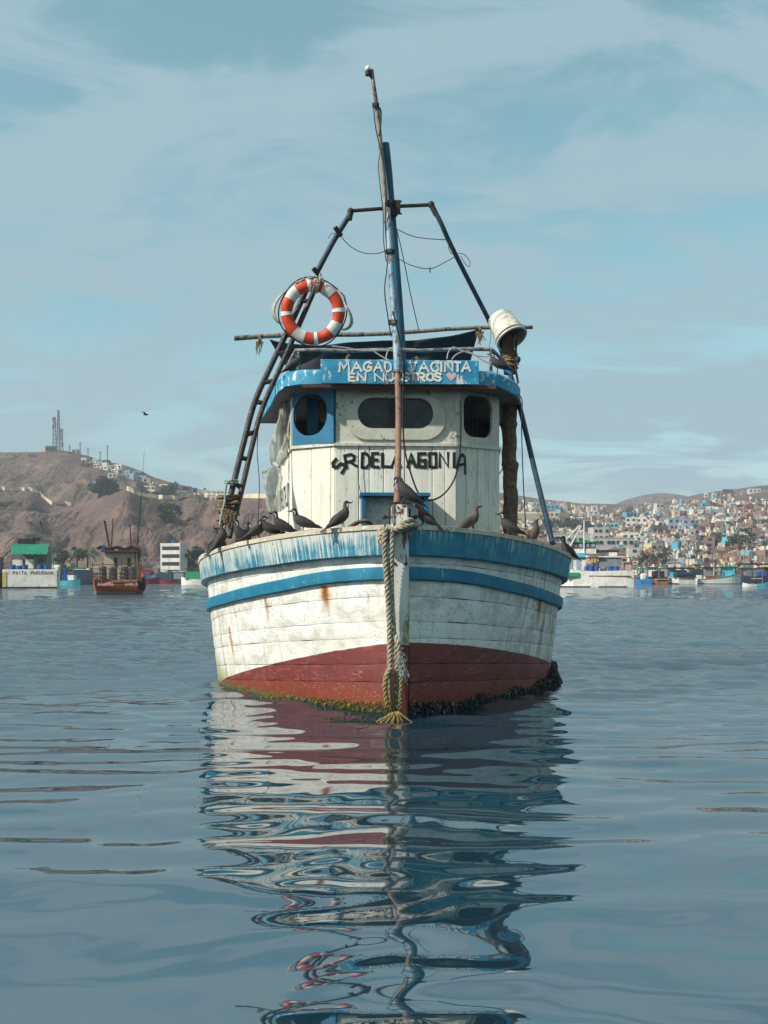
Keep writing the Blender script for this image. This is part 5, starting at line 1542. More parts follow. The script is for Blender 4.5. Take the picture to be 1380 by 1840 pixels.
    out['tail'] = mb.mesh('tail', [M['feather_wing']])
    mb = MB()
    for s in (-1, 1):
        mb.tube([(0.0, s * 0.022, 0.09), (0.006, s * 0.022, 0.045), (0.0, s * 0.022, 0.004)], [0.009, 0.0045, 0.0045], 6)
        for a in (-0.5, 0, 0.5): mb.tube([(0, s * 0.022, 0.004), (0.032 * math.cos(a), s * 0.022 + 0.032 * math.sin(a), 0.003)], [0.004, 0.002], 4)
    out['leg'] = mb.mesh('leg', [M['bird_leg']], True)
    mb = MB(); mb.tube([(0.094, 0, 0.285), (0.085, 0, 0.302)], [0.004, 0.001], 4); out['crest'] = mb.mesh('crest', [M['feather_black']])
    return out
BM = bird_meshes()
def bird(p, heading, pose, label, brown=False, pitch=0.0, scale=1.0, group='terns perched on the boat', roll=0.0, crest=False):
    o = empty('tern', Vector(p) - Vector((0, 0, 0.022 * scale)))
    o.rotation_euler = Matrix.Rotation(heading, 3, 'Z').to_4x4().to_euler() if pitch == 0 else (Matrix.Rotation(heading, 3, 'Z') @ Matrix.Rotation(-pitch, 3, 'Y')).to_euler()
    scale *= 0.93; o.scale = (scale,) * 3
    tag(o, label, 'bird', group)
    put(BM[('bodyb_' if brown else 'body_') + pose], 'body', o)
    put(BM['wing'], 'wing', o); put(BM['tail'], 'tail', o); put(BM['leg'], 'leg', o)
    if not brown: put(BM['cap_' + pose], 'cap', o); put(BM['plume_' + pose], 'moustache_plume', o)
    put(BM['beak_' + pose], 'beak', o)
    if crest: put(BM['crest'], 'crest', o)
    return o
def rail_spot(px, side, inset=0.0):
    """point on the rail capping at a photo column"""
    best = None
    for i in range(400):
        y = 0.0 + 4.6 * i / 399
        p = hull_pt(y, float(zr(y)) - 0.02, side, inset) + Vector((0, 0, 0.048))
        w = Bw(p); q = CX + w.x / (w.y - CAM.y) * F
        if best is None or abs(q - px) < best[0]: best = (abs(q - px), w)
    return best[1]
LFT, RGT = math.pi, 0.0
def rb(px, side, heading, pose, label, **kw):
    bird(rail_spot(px, side, kw.pop('inset', 0.0)), heading, pose, label, **kw)
rb(388, -1, LFT + 0.9, 'up', 'dark tern at the far left end of the rail, tail pointing down outside', inset=0.06, pitch=0.45)
rb(380, -1, R(215), 'low', 'dark tern low on the left rail corner with its beak pointing left', inset=-0.03, pitch=0.1)
rb(391, -1, R(60), 'up', 'dark tern standing upright just left of the ladder foot', inset=-0.06, pitch=0.35)
rb(404, -1, R(40), 'up', 'dark tern with back turned, in front of the ladder foot', inset=0.02, pitch=0.5, scale=1.08)
rb(428, -1, R(200), 'up', 'dark tern facing left, just right of the ladder foot', inset=-0.02, pitch=0.3, scale=1.05)
rb(441, -1, R(60), 'up', 'small dark tern looking away behind the one right of the ladder', inset=-0.14, scale=0.95, pitch=0.2)
rb(466, -1, R(25), 'up', 'greyish tern leaning right with a white cheek, middle of the left rail row', inset=-0.04, pitch=0.2)
rb(486, -1, R(190), 'preen', 'hunched dark tern with hidden head behind its neighbours on the left rail', inset=-0.12, scale=0.95)
rb(505, -1, R(188), 'up', 'dark tern facing left below the hanging plastic sheet', pitch=0.12)
rb(546, -1, R(178), 'up', 'dark tern with a small crest and white moustache in front of the wheelhouse corner', crest=True, pitch=0.0)
rb(618, -1, R(28), 'up', 'slim tern with its back turned, left of the blue hatch', pitch=0.28, scale=1.05)
bird(Bw((0.03, -0.03, 2.243)), R(172) + YAW, 'preen', 'large dark tern preening on top of the stem post', scale=1.12, pitch=0.32)
rb(757, 1, R(165), 'low', 'brown tern facing left beside the stem post, behind the rope', brown=True, pitch=0.3, inset=-0.03)
rb(852, 1, R(8), 'up', 'brown tern facing right on the right rail below the wheelhouse wall', brown=True, pitch=0.3)
rb(912, 1, R(170), 'up', 'grey-brown tern at the foot of the wrapped exhaust pipe', pitch=0.15, inset=-0.05, brown=False)
rb(964, 1, R(-60), 'up', 'brown tern facing the viewer beside the blue pole foot', brown=True, pitch=0.45)
rb(1019, 1, R(150), 'up', 'black tern alone at the right end of the rail, tail hanging outside', pitch=0.35, inset=0.0)
bird(Bw(B(532, 668, 3.65)), R(20), 'back', 'tern on the left corner of the roof, head turned back', pitch=0.3, scale=1.0, brown=False)
bird(Bw(B(614, 668, 3.75)), R(5), 'up', 'pale brown tern behind the sign, beak pointing right', brown=True)
bird(Bw(B(762, 672, 3.75)), R(180), 'up', 'pale brown tern behind the sign, beak pointing left', brown=True)
bird(Bw(B(894, 668, 3.9)), R(182), 'up', 'dark tern on the right corner of the roof beside the exhaust', pitch=0.1, scale=1.05)
def flying_bird():
    o = empty('tern', W(262, 745, 60)); tag(o, 'tiny dark tern flying above the left hill', 'bird')
    mb = MB(); mb.ell((0, 0, 0), (0.16, 0.05, 0.05), 8, 5); mb.build('body', M['feather_dark'], o, smooth=True)
    mb = MB(); mb.add([(0.05, 0, 0), (-0.05, 0, 0), (-0.12, -0.3, 0.12), (-0.2, -0.42, 0.04), (0.0, -0.28, 0.12), (-0.12, 0.3, 0.12), (-0.2, 0.42, 0.04), (0.0, 0.28, 0.12)], [(0, 1, 2, 4), (4, 2, 3), (1, 0, 7, 5), (7, 6, 5)])
    w = mb.build('wing', M['feather_wing'], o); s = w.modifiers.new('t', 'SOLIDIFY'); s.thickness = 0.01
flying_bird()
# ------------------------------------------------------------------ trees, towers and walls on the hills
def to_px(p):
    d = p[1] - CAM.y
    return CX + p[0] / d * F, HOR - (p[2] - H) / d * F
def tree(px, py, w_m, h_m, label, mat='leaf_dark', n=1400, name='tree', seed=0, dist=None, low=0.14):
    p, d = ground(px, py) if dist is None else (Vector(((px - CX) / F * dist, dist + CAM.y, float(terrain(px, dist)))), dist)
    o = empty(name, p); tag(o, label, 'tree')
    rg = random.Random(seed + int(px * 7))
    mb = MB(); th = h_m * 0.45
    mb.tube([(0, 0, -0.4), (0.1, 0, th * 0.5), (0.05 * w_m, 0, th)], [0.05 * h_m, 0.035 * h_m, 0.02 * h_m], 6)
    for k in range(5):
        a = rg.uniform(0, 6.28); mb.tube([(0.05, 0, th * 0.7), (0.28 * w_m * math.cos(a), 0.28 * w_m * math.sin(a), th + h_m * rg.uniform(0.05, 0.3))], [0.02 * h_m, 0.006 * h_m], 5)
    mb.build('trunk', M['bark'], o)
    mb = MB(); cl = []
    for k in range(22):
        a, r = rg.uniform(0, 6.28), rg.random() ** 0.5 * 0.40 * w_m
        cl.append((r * math.cos(a), r * math.sin(a), h_m * rg.uniform(low, 0.84), rg.uniform(0.10, 0.2) * w_m))
    for k in range(n):
        cx, cy, cz, cr = rg.choice(cl)
        v = Vector((rg.gauss(0, 1), rg.gauss(0, 1), rg.gauss(0, 1))).normalized() * cr * rg.uniform(0.5, 1.05)
        c = Vector((cx, cy, cz)) + Vector((v.x, v.y, v.z * 0.75)); s = w_m * rg.uniform(0.025, 0.055)
        u = Vector((rg.gauss(0, 1), rg.gauss(0, 1), rg.gauss(0, 1))).normalized(); q = u.orthogonal().normalized()
        mb.add([c - u * s, c + q * s * 0.7, c + u * s, c - q * s * 0.7], [(0, 1, 2, 3)])
    mb.build('crown', M[mat], o)
def palm(px, py, h_m, label, dist):
    p = Vector(((px - CX) / F * dist, dist + CAM.y, float(terrain(px, dist))))
    o = empty('palm_tree', p); tag(o, label, 'palm tree', 'palms on the shore')
    rg = random.Random(int(px))
    MB().tube([(0, 0, -0.3), (0.1, 0, h_m * 0.4), (0.0, 0, h_m * 0.75)], [0.32, 0.24, 0.22], 7).build('trunk', M['bark'], o)
    mb = MB()
    for k in range(34):
        a = rg.uniform(0, 6.28); L = h_m * rg.uniform(0.26, 0.36); up = rg.uniform(-0.5, 0.9)
        d = Vector((math.cos(a), math.sin(a), 0)); sd = Vector((-d.y, d.x, 0)); pts = []
        for i in range(6):
            t = i / 5; pts.append((d * L * t * math.cos(up * 0.6) + Vector((0, 0, h_m * 0.75 + L * (up * t - 0.75 * t * t))), 0.16 * h_m * 0.12 * math.sin(math.pi * (0.15 + 0.85 * t)) * 3))
        for i in range(5):
            (a0, w0), (a1, w1) = pts[i], pts[i + 1]
            mb.add([a0 - sd * w0 - Vector((0, 0, w0 * .5)), a0, a1, a1 - sd * w1 - Vector((0, 0, w1 * .5))], [(0, 1, 2, 3)]); mb.add([a0, a0 + sd * w0 - Vector((0, 0, w0 * .5)), a1 + sd * w1 - Vector((0, 0, w1 * .5)), a1], [(0, 1, 2, 3)])
    mb.build('crown', M['leaf_mid'], o)
tree(186, 890, 17, 10.5, 'wide dark green tree beside the light blue house on the left hill', seed=1, n=2200)
tree(304, 894, 11, 7, 'round dark bush just under the pale wall on the left hill', seed=2)
tree(304, 938, 10.5, 7.5, 'lone round bush on the bare lower slope of the left hill', seed=3)
tree(346, 1040, 8, 9.5, 'dark leafy tree right of the white four-storey building', seed=4, dist=290, n=1600)
tree(110, 1040, 6.5, 8.5, 'dark rounded tree left of the two shore palms', seed=5, dist=300)
palm(138, 1040, 10.5, 'left one of the two shore palms behind the rusty orange boat', 302)
palm(157, 1040, 10.0, 'right one of the two shore palms behind the rusty orange boat', 304)
for px, py, w, h, lab in [(1031, 950, 12, 5.5, 'dark low tree above the long white building by the rail'), (1053, 952, 9, 4.5, 'small dark tree right of another above the long white building'), (1330, 993, 12, 9.5, 'large dark tree right of the aqua house'), (1165, 1022, 6, 6, 'dark tree among houses behind the blue workboat'), (1190, 1024, 6, 6, 'dark tree left of the arched white house by the harbour'),
                          (988, 948, 8, 4.5, 'dark shrub beside the blue pole foot on the far slope'), (1012, 950, 8, 4.5, 'dark shrub in the scrub patch near the right rail end')]:
    tree(px, py, w, h, lab, seed=int(px), n=900)

def lattice(px, ytop, ybase, wid, label, drums):
    p, d = ground(px, ybase)
    hgt = (ybase - ytop) / F * d
    o = empty('radio_tower', p - Vector((0, 0, 0.5))); tag(o, label, 'tower', 'radio masts on the left hill')
    mb = MB(); w = wid
    n = max(6, int(hgt / 2.2)); r = 0.13
    for sx, sy in ((-1, -1), (1, -1), (1, 1), (-1, 1)): mb.tube([(sx * w, sy * w, 0), (sx * w * 0.45, sy * w * 0.45, hgt)], r, 4)
    for k in range(n):
        t0, t1 = k / n, (k + 1) / n; a, b = w * (1 - 0.55 * t0), w * (1 - 0.55 * t1)
        for s in (-1, 1):
            mb.tube([(-a, s * a, hgt * t0), (b, s * b, hgt * t1)], r * 0.7, 3); mb.tube([(a, s * a, hgt * t0), (-b, s * b, hgt * t1)], r * 0.7, 3)
            mb.tube([(s * a, -a, hgt * t0), (s * b, b, hgt * t1)], r * 0.7, 3)
    mb.build('lattice', M['steel_grey'], o)
    for z, x in drums:
        MB().box((x, -w * 0.5, hgt * z), (0.9, 0.7, 2.4)).build('antenna', M['steel_grey'], o)
lattice(98, 748, 812, 1.1, 'left radio tower of the three on the left hilltop', [(0.92, -0.6), (0.8, 0.7), (0.72, -0.7)])
lattice(105, 737, 812, 0.9, 'tallest radio tower, thin and in the middle of three on the hilltop', [(0.97, 0.0)])
lattice(110, 769, 812, 1.1, 'shortest radio tower, right of the three on the hilltop', [(0.93, -0.6), (0.9, 0.8), (0.6, 0.7), (0.35, 0.8)])
def pole(px, ytop, ybase, label, r=0.28):
    p, d = ground(px, ybase); hgt = (ybase - ytop) / F * d
    o = empty('utility_pole', p); tag(o, label, 'pole', 'poles on the left ridge')
    MB().tube([(0, 0, -1), (0, 0, hgt)], r, 6).build('post', M['steel_grey'], o)
    MB().box((0, 0, hgt * 0.93), (1.8, 0.25, 0.25)).build('cross_bar', M['steel_grey'], o)
for px, yt, yb, lab in [(144, 795, 821, 'dark utility pole on the ridge nearest the radio towers'), (193, 800, 829, 'thickest utility pole on the left ridge above the white hut'), (158, 806, 824, 'short utility pole between the two taller ones on the ridge'), (180, 812, 829, 'short pole just left of the thickest utility pole'), (125, 801, 816, 'thin pole close right of the radio towers')]:
    pole(px, yt, yb, lab)
def hill_wall(pts, hgt, label):
    mb = MB(); P = []
    for i in range(len(pts) - 1):
        for k in range(5):
            px = pts[i][0] + (pts[i + 1][0] - pts[i][0]) * k / 5; py = pts[i][1] + (pts[i + 1][1] - pts[i][1]) * k / 5
            g, d = ground(px, py); P.append(g)
    rows = []
    for j, g in enumerate(P):
        t = 0.35 * ((j * 7919) % 5) / 5
        rows.append([g + Vector((0, -0.5, -2.0)), g + Vector((0, -0.5, hgt + t)), g + Vector((0, 0.5, hgt + t)), g + Vector((0, 0.5, -2.0))])
    mb.grid(rows); o = mb.build('hill_wall', M['wall_pale']); tag(o, label, 'wall')
hill_wall([(-40, 880), (0, 880), (22, 883), (50, 881), (72, 890), (84, 900), (94, 908), (112, 905), (132, 910)], 1.3, 'pale winding stone wall running along the lower left hill to the photo edge')
hill_wall([(228, 881), (244, 889), (262, 894), (300, 897), (318, 899), (330, 894), (360, 893), (395, 894), (450, 895), (490, 896)], 1.5, 'pale boundary wall along the top of the bare spur beside the boat')

# ------------------------------------------------------------------ houses
WIN = MB().box((0, 0, 0), (1, 1, 1)).mesh('window', M['window_dark'])
DOOR = MB().box((0, 0, 0), (1, 1, 1)).mesh('door', M['door_brown'])
HB = {}
def house_mesh(kind, mat):
    if (kind, mat) in HB: return HB[(kind, mat)]
    mb = MB()
    if kind == 'flat':
        mb.box((0, 0.5, 0.35), (1, 1, 1.3)); mb.box((0, 0.015, 1.015), (1.02, 0.05, 0.06)); mb.box((-0.495, 0.5, 1.02), (0.03, 0.96, 0.07)); mb.box((0.495, 0.5, 1.02), (0.03, 0.96, 0.07))
    elif kind == 'step':
        mb.box((0, 0.5, 0.05), (1, 1, 0.9)); mb.box((0.2, 0.62, 0.7), (0.58, 0.7, 0.6)); mb.box((0, 0.015, 0.52), (1.02, 0.05, 0.07))
    elif kind == 'rods':
        mb.box((0, 0.5, 0.35), (1, 1, 1.28))
        for x in (-0.46, -0.15, 0.2, 0.46): mb.box((x, 0.06, 1.06), (0.035, 0.05, 0.2))
    else:   # shed roof
        v = [(-.5, 0, -.3), (.5, 0, -.3), (.5, 1, -.3), (-.5, 1, -.3), (-.53, -.06, .82), (.53, -.06, .82), (.53, 1, 1.05), (-.53, 1, 1.05)]
        mb.add(v, [(0, 1, 5, 4), (1, 2, 6, 5), (2, 3, 7, 6), (3, 0, 4, 7), (4, 5, 6, 7)])
    HB[(kind, mat)] = mb.mesh('house', M[mat]); return HB[(kind, mat)]
TANK = MB().lathe([(0, 0), (0.5, 0), (0.5, 0.9), (0.3, 1.1), (0, 1.12)], 10).mesh('water_tank', M['far_black'])
TANKB = MB().lathe([(0, 0), (0.5, 0), (0.5, 0.9), (0.3, 1.1), (0, 1.12)], 10).mesh('water_tank', M['drum_blue'])
HOUSES = []
def house(px, py, wpx, hpx, mat, kind='flat', floors=None, label=None, group='houses on the hillsides', dist=None, nwin=None, seed=0, depth=None, cat='house', name='house'):
    p, d = ground(px, py) if dist is None else (Vector(((px - CX) / F * dist, dist + CAM.y, float(terrain(px, dist)))), dist)
    w, h = wpx / F * d, hpx / F * d
    rg = random.Random(int(px * 13 + py * 7 + seed))
    dp = depth or min(12.0, max(4.0, w * rg.uniform(0.7, 1.1)))
    o = put(house_mesh(kind, mat), name, None, p + Vector((0, 0, -0.2)), (0, 0, rg.uniform(-0.3, 0.45) if wpx < 40 else 0.08), (w, dp, h))
    o['category'] = cat; o['group'] = group
    fl = floors or max(1, round(h / 3.3)); nw = nwin or max(1, int(round(w / 2.6)))
    top = 0.5 if kind == 'step' else 0.86 if kind == 'shed' else 1.0
    for f in range(fl):
        for k in range(nw):
            if label is None and rg.random() < 0.22: continue
            x = -0.5 + (k + 0.5) / nw + rg.uniform(-0.04, 0.04); zc = top * (f + 0.56) / fl
            ws = min(0.6 / nw, 1.3 / w); hs = min(0.42 * top / fl, 1.25 / h)
            if f == 0 and k == nw // 2 and rg.random() < 0.5 and label is None:
                put(DOOR, 'door', o, (x, -0.005, min(1.05 / h, 0.3)), (0, 0, 0), (min(0.2, 1.0 / w), 0.03, min(0.55, 2.1 / h)))
            else:
                put(WIN, 'window', o, (x, -0.004, zc), (0, 0, 0), (ws, 0.03, hs))
    if kind == 'step':
        put(WIN, 'window', o, (0.2, 0.268, 0.75), (0, 0, 0), (0.14, 0.03, 0.2))
    if kind in ('flat', 'rods') and rg.random() < 0.22 and h > 2.5:
        put(TANK if rg.random() < 0.6 else TANKB, 'water_tank', o, (rg.uniform(-.3, .3), 0.5, 1.0), (0, 0, 0), (1.3 / w, 1.3 / dp, 1.2 / h))
    HOUSES.append((o, px, py, wpx, hpx, mat, fl, kind, label))
    if label: o['label'] = label
    return o
COLN = {'house_white': 'white', 'house_cream': 'cream', 'house_brick': 'bare brick', 'house_brick_pale': 'pale brick', 'house_grey': 'grey', 'house_blue': 'blue', 'house_aqua': 'aqua', 'house_greyblue': 'grey-blue', 'house_ochre': 'ochre', 'house_red': 'red', 'house_pink': 'pink', 'house_dark': 'dark brown', 'house_orange': 'orange'}
L_ = [  # named buildings: px centre, base py, width, height, material, kind, floors, label
 (306, 1040, 39, 56, 'house_white', 'flat', 4, 'white four-storey building with dark window bands on the left shore'),
 (181, 880, 30, 16, 'house_blue', 'shed', 1, 'light blue house half hidden by the wide tree on the left hill'),
 (202, 858, 16, 8, 'house_white', 'flat', 1, 'small white hut alone on the slope above the light blue house'),
 (264, 881, 30, 8, 'house_cream', 'flat', 1, 'long low cream building between the two bushes on the left hill'),
 (376, 890, 42, 8, 'house_white', 'flat', 1, 'long low white building on the spur just left of the ladder'),
 (92, 812, 20, 10, 'house_brick_pale', 'flat', 1, 'small brick hut at the foot of the radio towers'),
 (134, 812, 11, 6, 'house_white', 'flat', 1, 'tiny white hut right of the radio towers'),
 (54, 822, 10, 7, 'house_grey', 'flat', 1, 'tiny grey hut left of the radio towers'),
 (1028, 981, 66, 22, 'house_white', 'flat', 1, 'long low white building just above the right end of the rail'),
 (1103, 984, 76, 17, 'house_white', 'flat', 1, 'long white walled building on a terrace above the white trawler'),
 (1080, 972, 30, 24, 'house_white', 'flat', 2, 'white two-storey block at the left end of the long terrace building'),
 (1134, 973, 28, 16, 'house_white', 'flat', 1, 'white house standing at the right end of the long terrace'),
 (945, 968, 62, 16, 'house_orange', 'flat', 2, 'orange house with red shutters behind the two right terns'),
 (940, 940, 60, 22, 'house_cream', 'shed', 1, 'large cream hall with sloping roof behind the wrapped exhaust'),
 (915, 908, 20, 9, 'house_ochre', 'flat', 1, 'ochre house highest beside the wrapped exhaust pipe'),
 (990, 918, 26, 13, 'house_blue', 'flat', 1, 'blue flat-roofed house crossed by the blue pole'),
 (988, 931, 30, 12, 'house_cream', 'flat', 1, 'cream house directly below the blue flat-roofed one'),
 (1066, 930, 17, 22, 'house_white', 'step', 2, 'stepped white house on the crest above the scrub patch'),
 (1108, 931, 14, 10, 'house_ochre', 'flat', 1, 'ochre house on the crest right of the stepped white house'),
 (1135, 930, 20, 10, 'house_blue', 'flat', 1, 'pale blue house left of the round bare hill'),
 (1186, 922, 13, 17, 'house_white', 'flat', 2, 'white tower-like house in front of the round bare hill'),
 (1134, 948, 20, 18, 'house_white', 'flat', 2, 'white two-storey house with dark windows below the round hill'),
 (1153, 942, 17, 13, 'house_white', 'flat', 1, 'white house joined right of the two-storey one below the round hill'),
 (1100, 950, 22, 11, 'house_aqua', 'flat', 1, 'turquoise house left of the white two-storey one on the slope'),
 (1216, 953, 26, 22, 'house_greyblue', 'flat', 2, 'grey-blue long house with a row of tall dark windows'),
 (1238, 953, 20, 20, 'house_greyblue', 'flat', 2, 'grey-blue house joined to the right of the long one'),
 (1187, 962, 26, 18, 'house_dark', 'flat', 1, 'dark brown blank house left of the grey-blue long house'),
 (1188, 948, 10, 12, 'house_white', 'flat', 1, 'narrow white house left of the grey-blue long one'),
 (1301, 975, 14, 16, 'house_aqua', 'flat', 2, 'aqua two-storey house upper left of the pair'),
 (1316, 984, 18, 18, 'house_aqua', 'flat', 2, 'aqua house lower right of the pair beside the large tree'),
 (1329, 968, 12, 8, 'house_white', 'flat', 1, 'small white block just right of the aqua pair'),
 (1356, 977, 16, 18, 'house_white', 'flat', 3, 'white three-storey house right of the large dark tree'),
 (1370, 976, 12, 14, 'house_grey', 'flat', 2, 'grey house joined right of the white three-storey one'),
 (1357, 916, 32, 10, 'house_red', 'flat', 1, 'long house with red upper band near the right edge'),
 (1357, 921, 30, 7, 'house_brick', 'flat', 1, 'brick house directly under the red long one near the right edge'),
 (1296, 888, 8, 6, 'house_red', 'flat', 1, 'small red house on the right ridge top'),
 (1309, 887, 17, 8, 'house_dark', 'flat', 1, 'dark brown house on the ridge right of the small red one'),
 (1316, 893, 7, 6, 'house_orange', 'flat', 1, 'tiny orange house under the dark brown ridge house'),
 (1269, 894, 7, 7, 'house_cream', 'flat', 1, 'cream house on the ridge left of the small red one'),
 (1357, 886, 20, 8, 'house_white', 'flat', 1, 'white shed high on the bare right hilltop'),
 (1292, 912, 14, 7, 'house_pink', 'shed', 1, 'bright pink roofed house in the upper town'),
 (1273, 905, 11, 6, 'house_aqua', 'flat', 1, 'light blue house left above the pink roofed one'),
 (1210, 921, 12, 7, 'house_blue', 'shed', 1, 'vivid blue house lower left in the upper town'),
 (1231, 916, 12, 6, 'house_blue', 'shed', 1, 'blue sheet-roofed house above the vivid blue one'),
 (1243, 922, 16, 13, 'house_white', 'step', 2, 'stepped white house between the blue roofs and the ridge'),
 (1206, 1036, 34, 24, 'house_white', 'step', 2, 'white house with dark arch close behind the harbour boats'),
 (1140, 1008, 20, 24, 'house_white', 'flat', 2, 'white tower house behind the stern of the white trawler'),
 (1181, 992, 24, 15, 'house_cream', 'flat', 1, 'cream house in the middle of the lower town'),
 (1275, 984, 18, 20, 'house_brick', 'rods', 2, 'tall pink brick house left of the aqua pair'),
 (1290, 980, 16, 22, 'house_dark', 'flat', 2, 'dark brown house between the pink brick and aqua houses'),
 (1242, 968, 12, 8, 'house_brick_pale', 'flat', 1, 'lone pale brick cube in the middle of the town'),
]
for px, py, w, h, mat, kind, fl, lab in L_:
    house(px, py, w, h, mat, kind, fl, lab, dist=285 if px == 306 else None)
# bands of the four-storey building
for o, *_r in [q for q in HOUSES if q[1] == 306]:
    for f in range(4): put(WIN, 'window', o, (0.02, -0.006, (f + 0.55) / 4), (0, 0, 0), (0.86, 0.03, 0.11))
def far_free(px, py, w, h):
    for _, a, b, c, d_, *_r in HOUSES:
        if abs(px - a) < (w + c) * 0.36 and abs(py - b) < min(h, d_) * 0.5 and abs(px - a) + abs(py - b) < 0.42 * (w + h): return False
    return True
rgh = random.Random(77)
def scatter(n, xr, yr, mats, wr, hr, wfun=None):
    k = t = 0
    while k < n and t < n * 25:
        t += 1
        px = rgh.uniform(*xr); py = rgh.uniform(*yr)
        top = float(yB(px)) + 8
        if py < top: continue
        if wfun and not wfun(px, py): continue
        near = (py - 880) / 160
        w = rgh.uniform(*wr) * (0.75 + 0.45 * near); h = rgh.uniform(*hr) * (0.75 + 0.45 * near)
        if not far_free(px, py, w, h): continue
        house(px, py, w, h, rgh.choice(mats), rgh.choice(['flat', 'flat', 'rods', 'step', 'shed', 'flat'])); k += 1
town = ['house_brick'] * 9 + ['house_brick_pale'] * 6 + ['house_grey'] * 6 + ['house_dark'] * 6 + ['house_white'] * 6 + ['house_cream'] * 3 + ['house_greyblue'] * 2 + ['house_aqua', 'house_blue', 'house_orange']
bare = lambda px, py: not (py < 905 + (px < 1200) * 14 and rgh.random() < 0.8) and not (1310 < px and py < 900)
scatter(112, (1195, 1384), (888, 1034), town, (9, 19), (8, 15), bare)
scatter(50, (1040, 1200), (914, 1034), town, (9, 18), (7, 14), lambda px, py: not (1065 < px < 1150 and 984 < py < 1008) and not (px < 1065 and 935 < py < 957))
scatter(22, (898, 1040), (902, 966), town + ['house_white'] * 8, (8, 15), (6, 10), lambda px, py: not (py > 938 and px > 975))
# houses strung along the left ridge
ridge = lambda px, py: abs(py - float(yB(px)) - 11) < 10
scatter(36, (150, 410), (825, 900), ['house_white'] * 4 + ['house_cream'] * 3 + ['house_grey'] * 5 + ['house_dark'] * 3 + ['house_greyblue'] * 2 + ['house_aqua'], (15, 24), (9, 15), ridge)
scatter(7, (385, 500), (884, 894), ['house_cream', 'house_grey', 'house_dark'], (9, 15), (5, 8))
# low buildings along the shore, left
scatter(9, (235, 285), (1026, 1040), ['house_white', 'house_cream', 'house_grey', 'house_brick'], (12, 22), (9, 14))
scatter(7, (60, 200), (1018, 1038), ['house_grey', 'house_dark', 'house_cream', 'house_ochre'], (12, 22), (8, 14))
# the many more roofs too small to tell apart that fill the slopes between them
def small_roofs():
    cols = ['house_brick', 'house_brick_pale', 'house_grey', 'house_dark', 'house_white', 'house_cream', 'house_greyblue', 'house_aqua', 'window_dark']
    wts = [6, 9, 8, 4, 12, 7, 3, 1]
    mb = MB(); rg = random.Random(5)
    n = 0
    while n < 1500:
        r = rg.random()
        if n >= 1250: px, py = rg.uniform(640, 895), rg.uniform(900, 1034)
        elif r < 0.62: px, py = rg.uniform(1160, 1400), rg.uniform(886, 1036)
        elif r < 0.86: px, py = rg.uniform(1035, 1180), rg.uniform(912, 1036)
        else: px, py = rg.uniform(895, 1045), rg.uniform(900, 966)
        if py < float(yB(px)) + 5 or (py < 900 and px > 1300 and rg.random() < 0.7) or (985 < py < 1006 and 1065 < px < 1150): continue
        if py < float(yB(px)) + 18 and rg.random() < 0.6: continue
        near = (py - 880) / 160; w, h = rg.uniform(5, 10) * (0.8 + 0.4 * near), rg.uniform(4, 8) * (0.8 + 0.4 * near)
        g, d = ground(px, py); w, h = w / F * d, h / F * d; dp = w * rg.uniform(0.6, 1.2); rz = rg.uniform(-0.5, 0.6)
        c = rg.choices(range(8), wts)[0]; rot = Matrix.Rotation(rz, 3, 'Z')
        mb.box(g + rot @ Vector((0, dp / 2, h / 2 - 0.6)), (w, dp, h + 1.2), rz, mi=c)
        for k in range(rg.randint(1, 3)):
            x = rg.uniform(-0.36, 0.36) * w
            mb.box(g + rot @ Vector((x, -0.01, h * rg.uniform(0.35, 0.7))), (min(1.1, w * 0.2), 0.08, min(1.3, h * 0.34)), rz, mi=8)
        if rg.random() < 0.3: mb.box(g + rot @ Vector((rg.uniform(-.3, .3) * w, dp / 2, h + 0.5)), (w * 0.4, dp * 0.5, 1.1), rz, mi=rg.choices(range(8), wts)[0])
        n += 1
    o = mb.build('small_roofs', [M[c] for c in cols]); tag(o, 'crowd of tiny houses filling the slopes between the larger ones', 'houses', kind='stuff')
small_roofs()
# labels: colour, storeys and nearest named building, with a count along the row where that is not enough
def label_houses():
    named = [(q[1], q[2], q[8]) for q in HOUSES if q[8]]
    short = {lab: lab for *_x, lab in named}
    from collections import defaultdict
    bucket = defaultdict(list)
    for q in HOUSES:
        if q[8]: continue
        o, px, py, w, h, mat, fl, kind, _ = q
        st = {1: 'one-storey', 2: 'two-storey', 3: 'three-storey'}.get(fl, 'tall')
        kd = {'flat': 'flat-roofed', 'rods': 'unfinished', 'step': 'stepped', 'shed': 'lean-to-roofed'}[kind]
        nx, ny, lab = min(named, key=lambda t: (t[0] - px) ** 2 + 2.5 * (t[1] - py) ** 2)
        dx, dy = px - nx, py - ny
        rel = ('right of' if dx > 0 else 'left of') if abs(dx) > 1.3 * abs(dy) else ('below' if dy > 0 else 'above')
        ref = ' '.join(lab.split()[:4]) if len(lab.split()) > 4 else lab
        for stop in (' with', ' half', ' alone', ' between', ' on', ' at', ' in', ' above', ' just', ' directly', ' crossed', ' behind', ' left', ' right', ' standing', ' joined', ' near', ' lower', ' upper', ' under', ' high', ' highest', ' close', ' beside', ' below'):
            ref = ref.split(stop)[0]
        bucket[f'{COLN[mat]} {st} {kd} house {rel} the {ref}'].append((px, o))
    words = ['first', 'second', 'third', 'fourth', 'fifth', 'sixth', 'seventh', 'eighth', 'ninth', 'tenth', 'eleventh', 'twelfth']
    for base, lst in bucket.items():
        lst.sort(key=lambda t: t[0])
        for i, (px, o) in enumerate(lst):
            lab = base if len(lst) == 1 else f'{base}, {words[min(i, 11)]} from left of these'
            if len(lab.split()) > 16: lab = lab.replace(' of these', '')
            if len(lab.split()) > 16: lab = lab.replace(' house ', ' ', 1)
            o['label'] = lab
label_houses()

